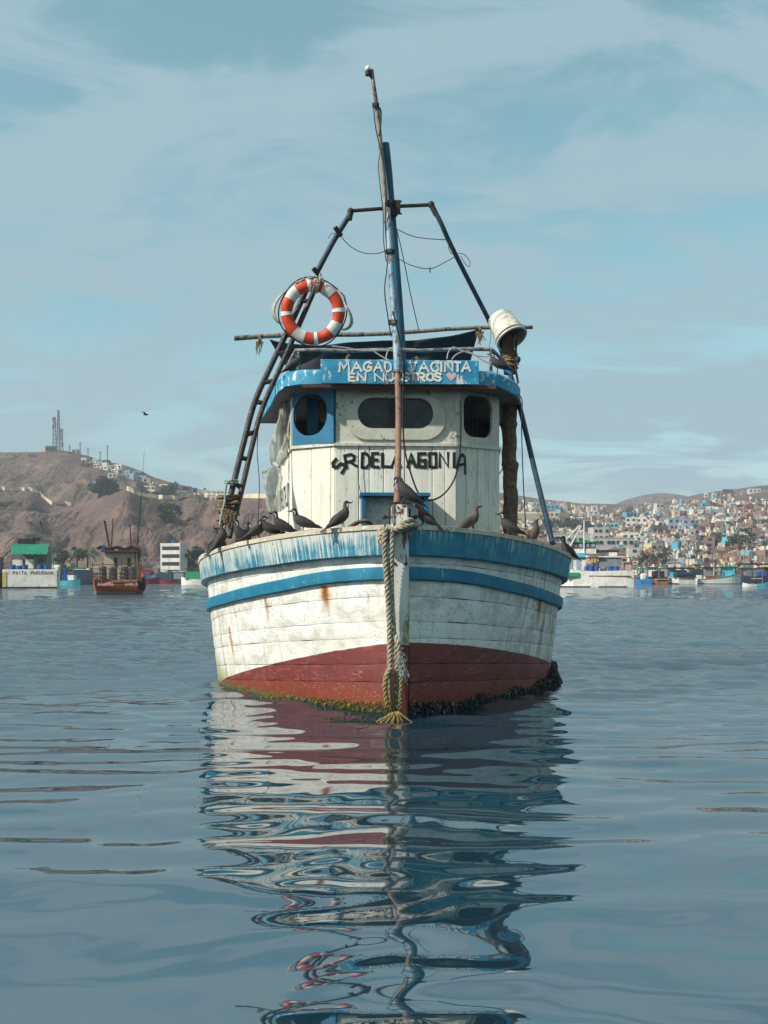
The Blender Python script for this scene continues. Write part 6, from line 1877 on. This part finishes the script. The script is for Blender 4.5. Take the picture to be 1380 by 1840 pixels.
# ------------------------------------------------------------------ boats at anchor behind
def loft_hull(mb, L, Wd, fb, sheer=0.6, bow=1.0, stern=0.8, mi=0, mi2=None, boot=0.35):
    """hull with its bow towards +x, centred; fb = freeboard"""
    P = []
    for i in range(15):
        t = i / 14; x = -L / 2 + L * t
        b = Wd / 2 * (stern + (1 - stern) * min(1, t / 0.35) if t < 0.35 else (1 - max(0, (t - 0.5) / 0.5) ** 2.2 * bow))
        b = max(b, 0.04); top = fb + sheer * (2 * max(0, t - 0.3)) ** 2 * 0.5 + 0.12 * sheer * (1 - t)
        P.append([Vector((x - 0.25 * (1 - t) * 0, s * b * k, z)) for s, k, z in ((-1, 0.80, -0.6), (-1, 0.93, boot), (-1, 1.0, top), (-1, 0.93, top), (-1, 0.93, top - 0.35), (1, 0.93, top - 0.35), (1, 0.93, top), (1, 1.0, top), (1, 0.93, boot), (1, 0.80, -0.6))])
    n0 = len(mb.f); mb.grid(P)
    if mi2 is not None:
        for f in range(n0, len(mb.f)):
            if (f - n0) % 9 in (0, 8): mb.mi[f] = mi2
    mb.add(P[0], [tuple(range(9, -1, -1))], mi=mi); mb.add(P[-1], [tuple(range(10))], mi=mi)
    return P
def vessel(px, d, heading, label, name='moored_boat'):
    o = empty(name, ((px - CX) / F * d, d + CAM.y, 0), heading)
    tag(o, label, 'boat', 'boats at anchor in the harbour'); return o
def part(o, name, mat, *boxes, bevel=0.0):
    mb = MB()
    for b in boxes: mb.box(*b)
    return mb.build(name, M[mat], o, bevel=bevel)
def drums(o, lst, mat, r=0.3, h=0.85):
    me = MB().lathe([(0, 0), (r, 0), (r * 1.03, h * .33), (r, h * .36), (r * 1.03, h * .66), (r, h * .7), (r, h), (0, h)], 12).mesh('drum', M[mat])
    for x, y, z in lst: put(me, 'drum', o, (x, y, z))
def sticks(o, name, mat, lst, r=0.05):
    for a, b in lst: MB().tube([a, b], [r, r * 0.7], 6).build(name, M[mat], o)

def far_boats():
    # --- white stern with lettering
    d = 131.0; k = d / F
    o = vessel(54, d, R(5), 'white-sterned boat with green awning and red lettering at the left edge')
    w = 96 * k
    mb = MB(); P = []
    for y, hw, zt in ((0, w / 2, 2.3), (2.5, w / 2 - 0.45, 2.2), (7, w / 2 - 1.2, 2.3), (11, w / 2 - 2.2, 2.5), (13.5, 0.1, 2.8)):
        P.append([Vector((-hw, y, -0.5)), Vector((-hw, y, zt)), Vector((-hw + 0.2, y, zt)), Vector((-hw + 0.2, y, zt - 0.8)), Vector((hw - 0.2, y, zt - 0.8)), Vector((hw - 0.2, y, zt)), Vector((hw, y, zt)), Vector((hw, y, -0.5))])
    mb.grid(P, flip=True); mb.add(P[0], [(0, 1, 2, 3, 4, 5, 6, 7)]); mb.build('hull', M['far_white'], o)
    part(o, 'transom_board', 'far_white', ((0, -0.06, 1.25), (w, 0.12, 2.2)), bevel=0.05)
    part(o, 'boot_stripe', 'far_black', ((0, -0.08, 0.05), (w + 0.02, 0.1, 0.22)))
    part(o, 'corner_post', 'far_yellow', ((-w / 2 + 0.25, -0.14, 1.1), (0.45, 0.1, 1.9)))
    it = []
    for s, x0 in (('PAITA', 22.5), ('PUCUSANA', 54)):
        for i, c in enumerate(s): it.append((c, (x0 + i * 5.05 - 52) * k, 1.75, 3.5 * k, 0.34, 0))
    mb = MB(); letters(mb, it, lambda x, z, q: Vector((x, -0.125 - q, z)), 0.09, 0.005); mb.build('lettering', M['letter_red'], o)
    part(o, 'cabin', 'house_grey', ((-1.0, 5, 3.3), (4.4, 3.0, 2.6)))
    part(o, 'cabin_side', 'far_white', ((-2.4, 3.4, 2.9), (1.3, 0.1, 1.5)), ((-0.9, 3.4, 3.1), (1.0, 0.1, 1.2)))
    for x in (-2.9, -1.9, -0.6, 0.5): part(o, 'cabin_window', 'window_dark', ((x, 3.44, 3.5), (0.55, 0.06, 0.5)))
    for x in (-2.9, -1.4, 0.1, 1.8): sticks(o, 'awning_post', 'far_green', [((x, 1.6, 1.6), (x, 1.6, 4.35))], 0.05)
    mb = MB(); P = []
    for i in range(9):
        v = i / 8; row = []
        for j in range(17):
            u = j / 16; x = -3.3 + 4.8 * u + v * 1.3 * (0.55 - 0.3 * u); row.append(Vector((x, 3.6 - 2.4 * v, 5.75 - 1.45 * v + 0.06 * math.sin(u * 40) * v - 0.1 * math.sin(math.pi * u) * (1 - v))))
        P.append(row)
    mb.grid(P, flip=True); mb.build('awning', M['tarp_green'], o, smooth=True)
    drums(o, [(-2.3, 0.7, 2.0), (-1.5, 0.7, 1.9), (-0.8, 0.7, 2.0), (1.1, 0.7, 2.0), (1.9, 0.7, 2.0)], 'drum_blue', 0.38, 0.95)
    part(o, 'gear_rack', 'far_black', ((-1.5, 4.2, 6.0), (2.0, 0.8, 0.7)), ((-0.2, 4.2, 6.3), (0.9, 0.5, 0.5)))
    sticks(o, 'mast', 'steel_grey', [((0.6, 6, 5), (0.6, 6, 11.5)), ((1.2, 6.5, 5), (1.15, 6.5, 9.0))], 0.05)
    sticks(o, 'davit', 'far_green', [((2.3, 2.5, 2.2), (2.3, 2.5, 4.6)), ((2.9, 2.5, 2.2), (2.6, 2.5, 4.6)), ((1.3, 2.5, 4.5), (3.2, 2.5, 4.4))], 0.06)
    mb = MB(); mb.add([(-0.25, 6, 9.2), (0.1, 6.05, 8.1), (0.4, 6, 7.6), (0.15, 6.1, 7.7), (-0.2, 6, 8.4)], [(0, 1, 2, 3, 4)]); f = mb.build('flag', M['far_black'], o); f.modifiers.new('t', 'SOLIDIFY').thickness = 0.02
    part(o, 'net_heap', 'far_white', ((3.0, 1.4, 2.2), (0.8, 0.8, 1.4)), bevel=0.2)
    # dark boat cut by the photo edge
    o = vessel(-12, 134.0, R(90), 'black hull cut off by the left photo edge beside the white stern'); mb = MB(); loft_hull(mb, 8, 2.7, 1.9); mb.build('hull', M['far_black'], o); part(o, 'cabin', 'house_grey', ((0, 0, 2.9), (2.4, 1.8, 2.2)))
    # --- rusty orange boat
    d = 86.0; k = d / F
    o = vessel(209, d, R(7), 'rusty orange boat with grey drums and dark poles, stern towards the viewer')
    w = 90 * k
    mb = MB(); P = []
    for y, hw, zt in ((0, w / 2 * 0.86, 1.18), (0.5, w / 2 * 0.95, 1.2), (1.4, w / 2, 1.25), (4, w / 2, 1.4), (7, w / 2 - 0.7, 1.8), (9, 0.1, 2.4)):
        row = []
        for s in (-1, 1):
            side = [Vector((s * hw * q, y + 0.25 * (1 - z / 1.2 if z < 1.2 else 0) * (y < 0.1), z if z < 1.1 else zt)) for q, z in ((0.62, -0.5), (0.80, -0.05), (0.92, 0.3), (0.985, 0.7), (1.0, 1.15), (0.95, 1.15))] + [Vector((s * hw * 0.95, y, zt - 0.5))]
            row += side if s < 0 else side[::-1]
        P.append(row)
    mb.grid(P, flip=True); mb.add(P[0], [tuple(range(14))]); mb.build('hull', M['far_orange'], o, smooth=True, auto=35)
    part(o, 'boot_stripe', 'far_black', ((0, 0.14, 0.03), (w * 0.78, 0.3, 0.3)), bevel=0.05)
    it = [(c, -1.5 + i * 0.22 + (0.9 if i > 5 else 0), 0.72 + 0.03 * math.sin(i * 2), 0.16, 0.2, 0.15) for i, c in enumerate('SANPEAMARIS'[:11]) if c in GLYPH]
    mb = MB(); letters(mb, it, lambda x, z, q: Vector((x, 0.06 - q, z)), 0.05, 0.005, jit=0.12); mb.build('lettering', M['heart_pink'], o)
    for z in (1.45, 1.75, 2.1, 2.45): sticks(o, 'stern_rail', 'far_brown', [((-w / 2 + .1, 0.1, z), (w / 2 - .1, 0.1, z))], 0.035)
    for x in np.linspace(-w / 2 + .12, w / 2 - .12, 6): sticks(o, 'rail_post', 'far_brown', [((x, 0.1, 1.0), (x + 0.03, 0.15, 2.6 + 0.2 * math.sin(x * 5)))], 0.045)
    drums(o, [(-1.2, 0.6, 1.2), (-0.35, 0.65, 1.15), (0.55, 0.6, 1.2), (1.25, 0.6, 1.2)], 'drum_grey', 0.34, 1.1)
    part(o, 'cabin', 'house_cream', ((0.0, 3.4, 2.4), (2.5, 2.2, 2.3)), bevel=0.03); part(o, 'roof', 'far_brown', ((0, 3.2, 3.62), (3.0, 2.8, 0.12)))
    for x in (-0.35, 0.75): part(o, 'cabin_window', 'window_dark', ((x, 2.28, 2.7), (0.25, 0.05, 0.75)))
    mb = MB(); P = [[Vector((-1.9 + 3.4 * j / 10, 2.0 + 2.0 * i, 3.95 + 0.12 * math.sin(j * 1.7) + 0.1 * i)) for j in range(11)] for i in range(2)]; mb.grid(P); a = mb.build('net_awning', M['far_black'], o); a.modifiers.new('t', 'SOLIDIFY').thickness = 0.25
    part(o, 'blue_box', 'drum_blue', ((-1.35, 2.2, 3.75), (0.3, 0.4, 0.4)), ((-0.95, 2.2, 3.72), (0.2, 0.3, 0.3)))
    sticks(o, 'mast', 'far_black', [((1.15, 4, 3.5), (1.6, 4, 8.6))], 0.05); sticks(o, 'antenna', 'far_black', [((1.6, 4, 8.4), (1.85, 4, 12.4))], 0.016); sticks(o, 'pole', 'far_brown', [((-0.85, 2.5, 3.6), (-1.35, 2.5, 6.2)), ((-1.3, 2.6, 6.2), (-0.9, 2.6, 4.0)), ((-0.75, 2.5, 3.7), (-0.6, 2.5, 6.4)), ((0.85, 3, 3.6), (0.75, 3, 5.9)), ((1.5, 3, 1.2), (1.45, 3, 4.8)), ((1.2, 1.2, 1.2), (1.35, 3, 4.7)), ((1.7, 1.4, 1.3), (1.65, 2.5, 4.0))], 0.07)
    for y in (-0.05,): 
        mb = MB(); mb.ell((w / 2 + 0.02, 0.6, 0.85), (0.22, 0.45, 0.62), 12, 8); mb.build('tyre_fender', M['far_black'], o, smooth=True)
    # --- left, behind: aqua launch, dark boat with green awning, red boat, white-green boat
    o = vessel(118, 175, R(-10), 'small aqua launch with blue drums between the white stern and the orange boat'); mb = MB(); loft_hull(mb, 5.2, 1.9, 0.75, 0.3); mb.build('hull', M['far_aqua'], o); drums(o, [(-0.9, -.2, .5), (-0.2, .2, .5)], 'drum_blue', 0.35, 2.3); part(o, 'cabin', 'far_white', ((1.2, 0, 1.2), (1.0, 1.0, 1.0)))
    o = vessel(152, 190, R(5), 'dark boat with a green awning behind the small aqua launch'); mb = MB(); loft_hull(mb, 7, 2.2, 0.9, 0.4); mb.build('hull', M['far_navy'], o); part(o, 'cabin', 'far_navy', ((-0.2, 0, 1.8), (3.2, 1.5, 1.8))); part(o, 'awning', 'tarp_green', ((-1.2, 0, 2.95), (2.6, 1.8, 0.25))); part(o, 'net_heap', 'far_white', ((-3, -0.3, 1.3), (0.6, 0.6, 0.9)), bevel=0.15); sticks(o, 'mast', 'steel_grey', [((1, 0, 2), (1, 0, 6))], .06)
    o = vessel(264, 205, R(8), 'red and blue boat left of the white four-storey building'); mb = MB(); loft_hull(mb, 4.8, 2, 0.9, 0.5); mb.build('hull', M['far_red'], o); part(o, 'cabin', 'far_blue', ((-0.4, 0, 1.5), (2.2, 1.4, 1.1))); part(o, 'roof', 'far_red', ((-0.4, 0, 2.5), (2.8, 1.7, 0.7)))
    o = vessel(294, 215, R(-6), 'low red boat in front of the white four-storey building'); mb = MB(); loft_hull(mb, 6, 1.9, 0.55, 0.4); mb.build('hull', M['far_red'], o); part(o, 'cabin', 'far_navy', ((0.2, 0, 1.4), (3.4, 1.3, 1.5))); sticks(o, 'mast', 'steel_grey', [((1.2, 0, 1.4), (1.1, 0, 6))], .06)
    o = vessel(322, 220, R(175), 'dark cluttered boat right of the low red one'); mb = MB(); loft_hull(mb, 4.5, 1.9, 0.8, 0.4); mb.build('hull', M['far_navy'], o); part(o, 'cabin', 'house_greyblue', ((0, 0, 1.7), (2.2, 1.3, 1.5))); part(o, 'roof', 'far_white', ((0, 0, 2.5), (2.6, 1.6, 0.12)))
    o = vessel(352, 185, R(172), 'white and green boat partly hidden by the left rail'); mb = MB(); loft_hull(mb, 5.4, 2.1, 0.95, 0.5); mb.build('hull', M['far_white'], o); part(o, 'stripe', 'far_green', ((-0.4, 0, 1.15), (4.2, 2.06, 0.22))); part(o, 'cabin', 'far_green', ((0.2, 0, 1.9), (2.4, 1.3, 1.4))); part(o, 'awning', 'far_black', ((0.3, 0, 2.8), (3.0, 1.8, 0.2)))
    # --- right: white trawler
    d = 146.0; k = d / F
    o = vessel(1080, d, R(170), 'large white trawler with green and brown wheelhouse right of the boat'); Lh = 132 * k
    mb = MB(); P = []
    for t, hw, zt in ((0, 1.7, 2.3), (0.1, 1.9, 2.3), (0.55, 2.0, 2.2), (0.8, 1.7, 2.4), (1, 0.1, 3.0)):
        x = -112 / 2 * k + Lh * t
        P.append([Vector((x, -hw, -0.6)), Vector((x, -hw, zt)), Vector((x, -hw + .15, zt)), Vector((x, -hw + .15, zt - .8)), Vector((x, hw - .15, zt - .8)), Vector((x, hw - .15, zt)), Vector((x, hw, zt)), Vector((x, hw, -0.6))])
    mb.grid(P); mb.add(P[0], [tuple(range(7, -1, -1))]); mb.build('hull', M['far_white'], o)
    part(o, 'boot_stripe', 'far_black', ((1.2, 0, 0.04), (Lh * 0.9, 3.96, 0.2))); part(o, 'rub_rail', 'far_orange', ((-1.1, 0, 1.55), (5.6, 4.06, 0.1))); part(o, 'side_panel', 'far_green', ((4.0, 0, 1.75), (1.9, 4.08, 0.55)))
    part(o, 'deckhouse', 'far_white', ((3.6, 0, 3.1), (2.9, 2.8, 1.9))); part(o, 'deckhouse_roof', 'far_brown', ((2.4, 0, 4.1), (5.4, 3.2, 0.15))); part(o, 'fish_box', 'far_aqua', ((2.9, 1.3, 4.45), (1.4, 0.8, 0.6)))
    part(o, 'upper_bulwark', 'far_white', ((2.4, 0, 5.0), (3.4, 2.2, 0.7))); part(o, 'wheelhouse', 'far_brown', ((2.4, 0, 5.75), (3.3, 2.0, 0.85))); part(o, 'wheelhouse_roof', 'far_green', ((2.4, 0, 6.3), (3.7, 2.4, 0.16)), ((2.0, 1.0, 6.5), (1.0, .3, .2)))
    for x in (1.1, 1.9, 2.8, 3.6): part(o, 'wheelhouse_window', 'house_greyblue', ((x, 1.02, 5.8), (0.45, 0.06, 0.5)))
    for x in (3.1, 4.2): part(o, 'door', 'house_greyblue', ((x, 1.42, 3.0), (0.6, 0.06, 1.5)))
    sticks(o, 'mast', 'far_white', [((2.35, 1.2, 2.0), (2.35, 1.2, 9.4))], 0.12); sticks(o, 'derrick', 'far_white', [((5.2, 1.2, 6.2), (2.9, 1.2, 8.7)), ((4.6, 1.3, 5.0), (2.7, 1.3, 8.6))], 0.10); sticks(o, 'rigging', 'steel_pale', [((2.3, 1.1, 8.8), (0.0, 1.1, 5.0)), ((2.35, 1.2, 9.4), (2.35, 1.2, 12.2))], 0.03)
    part(o, 'net_gallows', 'far_black', ((-0.7, 0.6, 5.0), (3.4, 0.4, 0.35))); part(o, 'cabin_aft', 'house_grey', ((-1.2, 0, 3.4), (3.0, 2.4, 1.4))); part(o, 'aft_roof', 'far_white', ((-1.4, 0, 4.2), (3.6, 2.8, 0.14)), ((-1.6, 0.5, 4.6), (1.1, 0.6, 0.5)))
    drums(o, [(2.0, 1.3, 2.1), (1.4, 1.4, 2.1), (0.7, 1.3, 2.1), (-1.2, 1.4, 2.1), (-2.0, 1.4, 2.1)], 'drum_blue', 0.36, 0.8)
    for x in (0.9, 1.25): part(o, 'oilskin', 'far_yellow', ((x, 1.5, 3.7), (0.22, 0.2, 0.55)), bevel=0.05)
    # --- small blue workboat, orange boat, white-hulled boat, green and white boat, dark boat, skiffs
    o = vessel(1156, 200, R(90), 'small blue workboat with a green arch behind the trawler stern'); mb = MB(); loft_hull(mb, 5, 2.9, 0.95, 0.4); mb.build('hull', M['far_blue'], o); part(o, 'arch', 'far_green', ((0.5, 0, 3.0), (0.8, 2.2, 0.25)), ((0.5, -1, 2.0), (0.3, 0.12, 1.9)), ((0.5, 1, 2.0), (0.3, 0.12, 1.9))); part(o, 'gear_heap', 'far_white', ((-0.8, 0.2, 1.4), (0.9, 1.1, 1.3)), bevel=0.3)
    o = vessel(1184, 202, R(92), 'orange timber boat right of the small blue workboat'); mb = MB(); loft_hull(mb, 5, 2.8, 0.9, 0.3); mb.build('hull', M['far_timber'], o); part(o, 'coaming', 'heart_pink', ((-1, 0, 0.95), (2.6, 2.2, 0.1))); part(o, 'cabin', 'far_black', ((0.6, 0, 1.8), (1.8, 2.0, 1.5))); sticks(o, 'mast', 'steel_pale', [((-1, 0.3, 1), (-1, 0.3, 4))], .05)
    o = vessel(1222, 204, R(96), 'broad white-hulled boat with blue nets and dark awning in the right row'); mb = MB(); loft_hull(mb, 7, 4.5, 1.15, 0.5, mi=0, mi2=1, boot=0.2); mb.build('hull', [M['far_white'], M['far_black']], o); part(o, 'rub_rail', 'far_brown', ((-2.5, 0, 1.25), (1.5, 4.2, 0.2))); part(o, 'net_heap', 'far_navy', ((-1.6, 0, 1.9), (2.0, 3.6, 1.0)), bevel=0.3); part(o, 'cabin', 'house_blue', ((0.8, 0, 2.0), (1.6, 2.8, 1.5))); part(o, 'awning', 'far_black', ((0, 0, 3.1), (3.5, 4.4, 0.3))); sticks(o, 'mast', 'steel_grey', [((1, 0.5, 2), (1, 0.6, 7)), ((1, -1.2, 2), (1, -1.2, 6))], .06)
    d = 208.0; k = d / F
    o = vessel(1293, d, R(-4), 'green and white boat with raised bow and turquoise wheelhouse'); mb = MB(); Lh = 82 * k
    P = []
    for i in range(13):
        t = i / 12; x = -Lh / 2 + Lh * t; b = 1.7 * (0.8 + 0.2 * min(1, t * 3) if t < .4 else 1 - ((t - .4) / .6) ** 2.6 * 0.97); top = 0.85 + 0.15 * (1 - t) + 1.5 * t ** 1.8
        P.append([Vector((x - (0.5 * (1 - 0) * t ** 4), s * b * q, z)) for s, q, z in ((-1, .75, -.5), (-1, .93, .1), (-1, 1, top - .22), (-1, 1.02, top - .2), (-1, 1.02, top), (-1, .94, top), (-1, .94, top - .3), (1, .94, top - .3), (1, .94, top), (1, 1.02, top), (1, 1.02, top - .2), (1, 1, top - .22), (1, .93, .1), (1, .75, -.5))])
    n0 = len(mb.f); mb.grid(P)
    for f in range(n0, len(mb.f)):
        c = (f - n0) % 13; mb.mi[f] = 1 if c in (3, 9, 2, 10) else 2 if c in (0, 12) else 0
    mb.add(P[0], [tuple(range(13, -1, -1))]); mb.build('hull', [M['far_white'], M['far_green'], M['far_orange']], o)
    part(o, 'wheelhouse', 'far_aqua', ((1.6, 0, 2.4), (2.4, 1.8, 1.9)), bevel=0.05); part(o, 'wheelhouse_roof', 'far_green', ((1.7, 0, 3.45), (3.0, 2.3, 0.22)), bevel=0.05)
    for x in (0.8, 1.25, 1.7, 2.15): part(o, 'wheelhouse_window', 'window_dark', ((x, -0.92, 2.9), (0.25, 0.06, 0.35)))
    part(o, 'door', 'far_blue', ((0.55, -0.93, 2.0), (0.4, 0.06, 1.0))); part(o, 'engine_box', 'far_red', ((-1.6, 0, 1.25), (2.0, 1.6, 0.7))); part(o, 'locker', 'far_white', ((-3.9, 0, 1.3), (1.0, 1.8, 0.9))); part(o, 'awning', 'far_black', ((-1.6, 0, 3.3), (4.6, 2.4, 0.14)))
    for x in (-3.7, -2.2, -0.6): sticks(o, 'awning_post', 'steel_grey', [((x, -1, 1), (x, -1, 3.3))], .05)
    sticks(o, 'mast', 'far_timber', [((0.3, 0, 3), (-0.2, 0, 7.0)), ((0.4, 0, 3), (0.9, 0, 6.2))], .07)
    o = vessel(1252, 213, R(90), 'dark boat with green and yellow canopy between the white-hulled and the green and white boats'); mb = MB(); loft_hull(mb, 6, 3.0, 1.0, .5); mb.build('hull', M['far_navy'], o); part(o, 'canopy', 'far_green', ((0, 0, 4.0), (1.6, 1.9, 0.15))); part(o, 'cabin', 'far_yellow', ((0.2, 0, 3.5), (1.0, 1.4, 0.8))); part(o, 'lower_cabin', 'far_navy', ((0.2, 0, 2.0), (2.4, 2.2, 2.0)))
    o = vessel(1357, 212, R(180), 'dark blue boat under a black awning at the right photo edge'); mb = MB(); loft_hull(mb, 8, 2.6, 1.4, .5); mb.build('hull', M['far_navy'], o); part(o, 'awning', 'far_black', ((0.3, 0, 4.0), (6.6, 3.0, 0.3))); part(o, 'cabin', 'house_grey', ((0.8, 0, 2.3), (2.6, 1.8, 1.8))); part(o, 'blue_heap', 'drum_blue', ((-0.9, 1.0, 2.0), (2.0, .7, 1.1)), bevel=.2); part(o, 'lettering_board', 'heart_pink', ((0.2, 1.33, 1.05), (2.2, 0.04, 0.14)))
    for x in (-2.6, -1, 1, 2.6): sticks(o, 'awning_post', 'steel_grey', [((x, 1, 1.2), (x, 1, 4.0))], .05)
    o = vessel(1346, 150, R(178), 'small white skiff lowest of the boats at the right edge'); mb = MB(); loft_hull(mb, 1.9, 1.0, 0.4, .2); mb.build('hull', M['far_white'], o); part(o, 'outboard_motor', 'far_black', ((-0.85, 0, 0.6), (0.25, 0.3, 0.6)), bevel=.05)
    o = vessel(1369, 152, R(4), 'small aqua skiff with a mast frame at the right photo edge'); mb = MB(); loft_hull(mb, 2.9, 1.1, 0.42, .25); mb.build('hull', M['far_aqua'], o); sticks(o, 'frame_post', 'steel_pale', [((-1, 0.3, 0.3), (-1, 0.3, 2.2)), ((0.2, 0.3, 0.3), (0.2, 0.3, 2.2)), ((-1, 0.3, 2.2), (0.2, 0.3, 2.2))], .03)
    # masts of more boats crowded behind the right row
    rg = random.Random(31); cols = ['far_navy', 'far_brown', 'far_timber', 'far_white', 'house_blue', 'far_green']
    names = {'far_navy': 'dark blue', 'far_brown': 'brown', 'far_timber': 'tan', 'far_white': 'white', 'house_blue': 'pale blue', 'far_green': 'green'}
    for i, px in enumerate((1172, 1203, 1240, 1272, 1312, 1338, 1376)):
        c = cols[i % 6]
        o = vessel(px, 226 + 4 * (i % 3), R(90 + rg.uniform(-20, 20)), f'{names[c]} boat with thin masts in the back row, {["first", "second", "third", "fourth", "fifth", "sixth", "seventh"][i]} from left there')
        mb = MB(); loft_hull(mb, 7, 2.8, 1.3, .5); mb.build('hull', M[c], o)
        part(o, 'cabin', rg.choice(['far_white', 'house_grey', 'far_navy', 'far_brown']), ((0.4, 0, 2.4), (2.4, 1.9, 1.9))); part(o, 'roof', rg.choice(['far_black', 'far_navy', 'far_green']), ((0.3, 0, 3.45), (3.2, 2.4, 0.16)))
        sticks(o, 'mast', rg.choice(['far_timber', 'steel_pale', 'far_brown']), [((0.2, 0.2, 3), (0.3, rg.uniform(-.5, .8), rg.uniform(7, 10))), ((-0.8, -0.6, 2), (-1, rg.uniform(-1.4, -.4), rg.uniform(5, 7)))], 0.08)
far_boats()

# ------------------------------------------------------------------ sea air between here and the hills
def build_haze():
    N = Nodes('sea_haze')
    v = N.new('ShaderNodeVolumePrincipled')
    v.inputs['Color'].default_value = (0.80, 0.88, 0.95, 1)
    v.inputs['Density'].default_value = 0.00032
    v.inputs['Anisotropy'].default_value = 0.1
    N.t.links.new(v.outputs[0], N.out.inputs['Volume'])
    mb = MB(); mb.box((0, 700, 70), (5600, 2200, 150))
    o = mb.build('haze', N.mat); tag(o, kind='stuff')
build_haze()
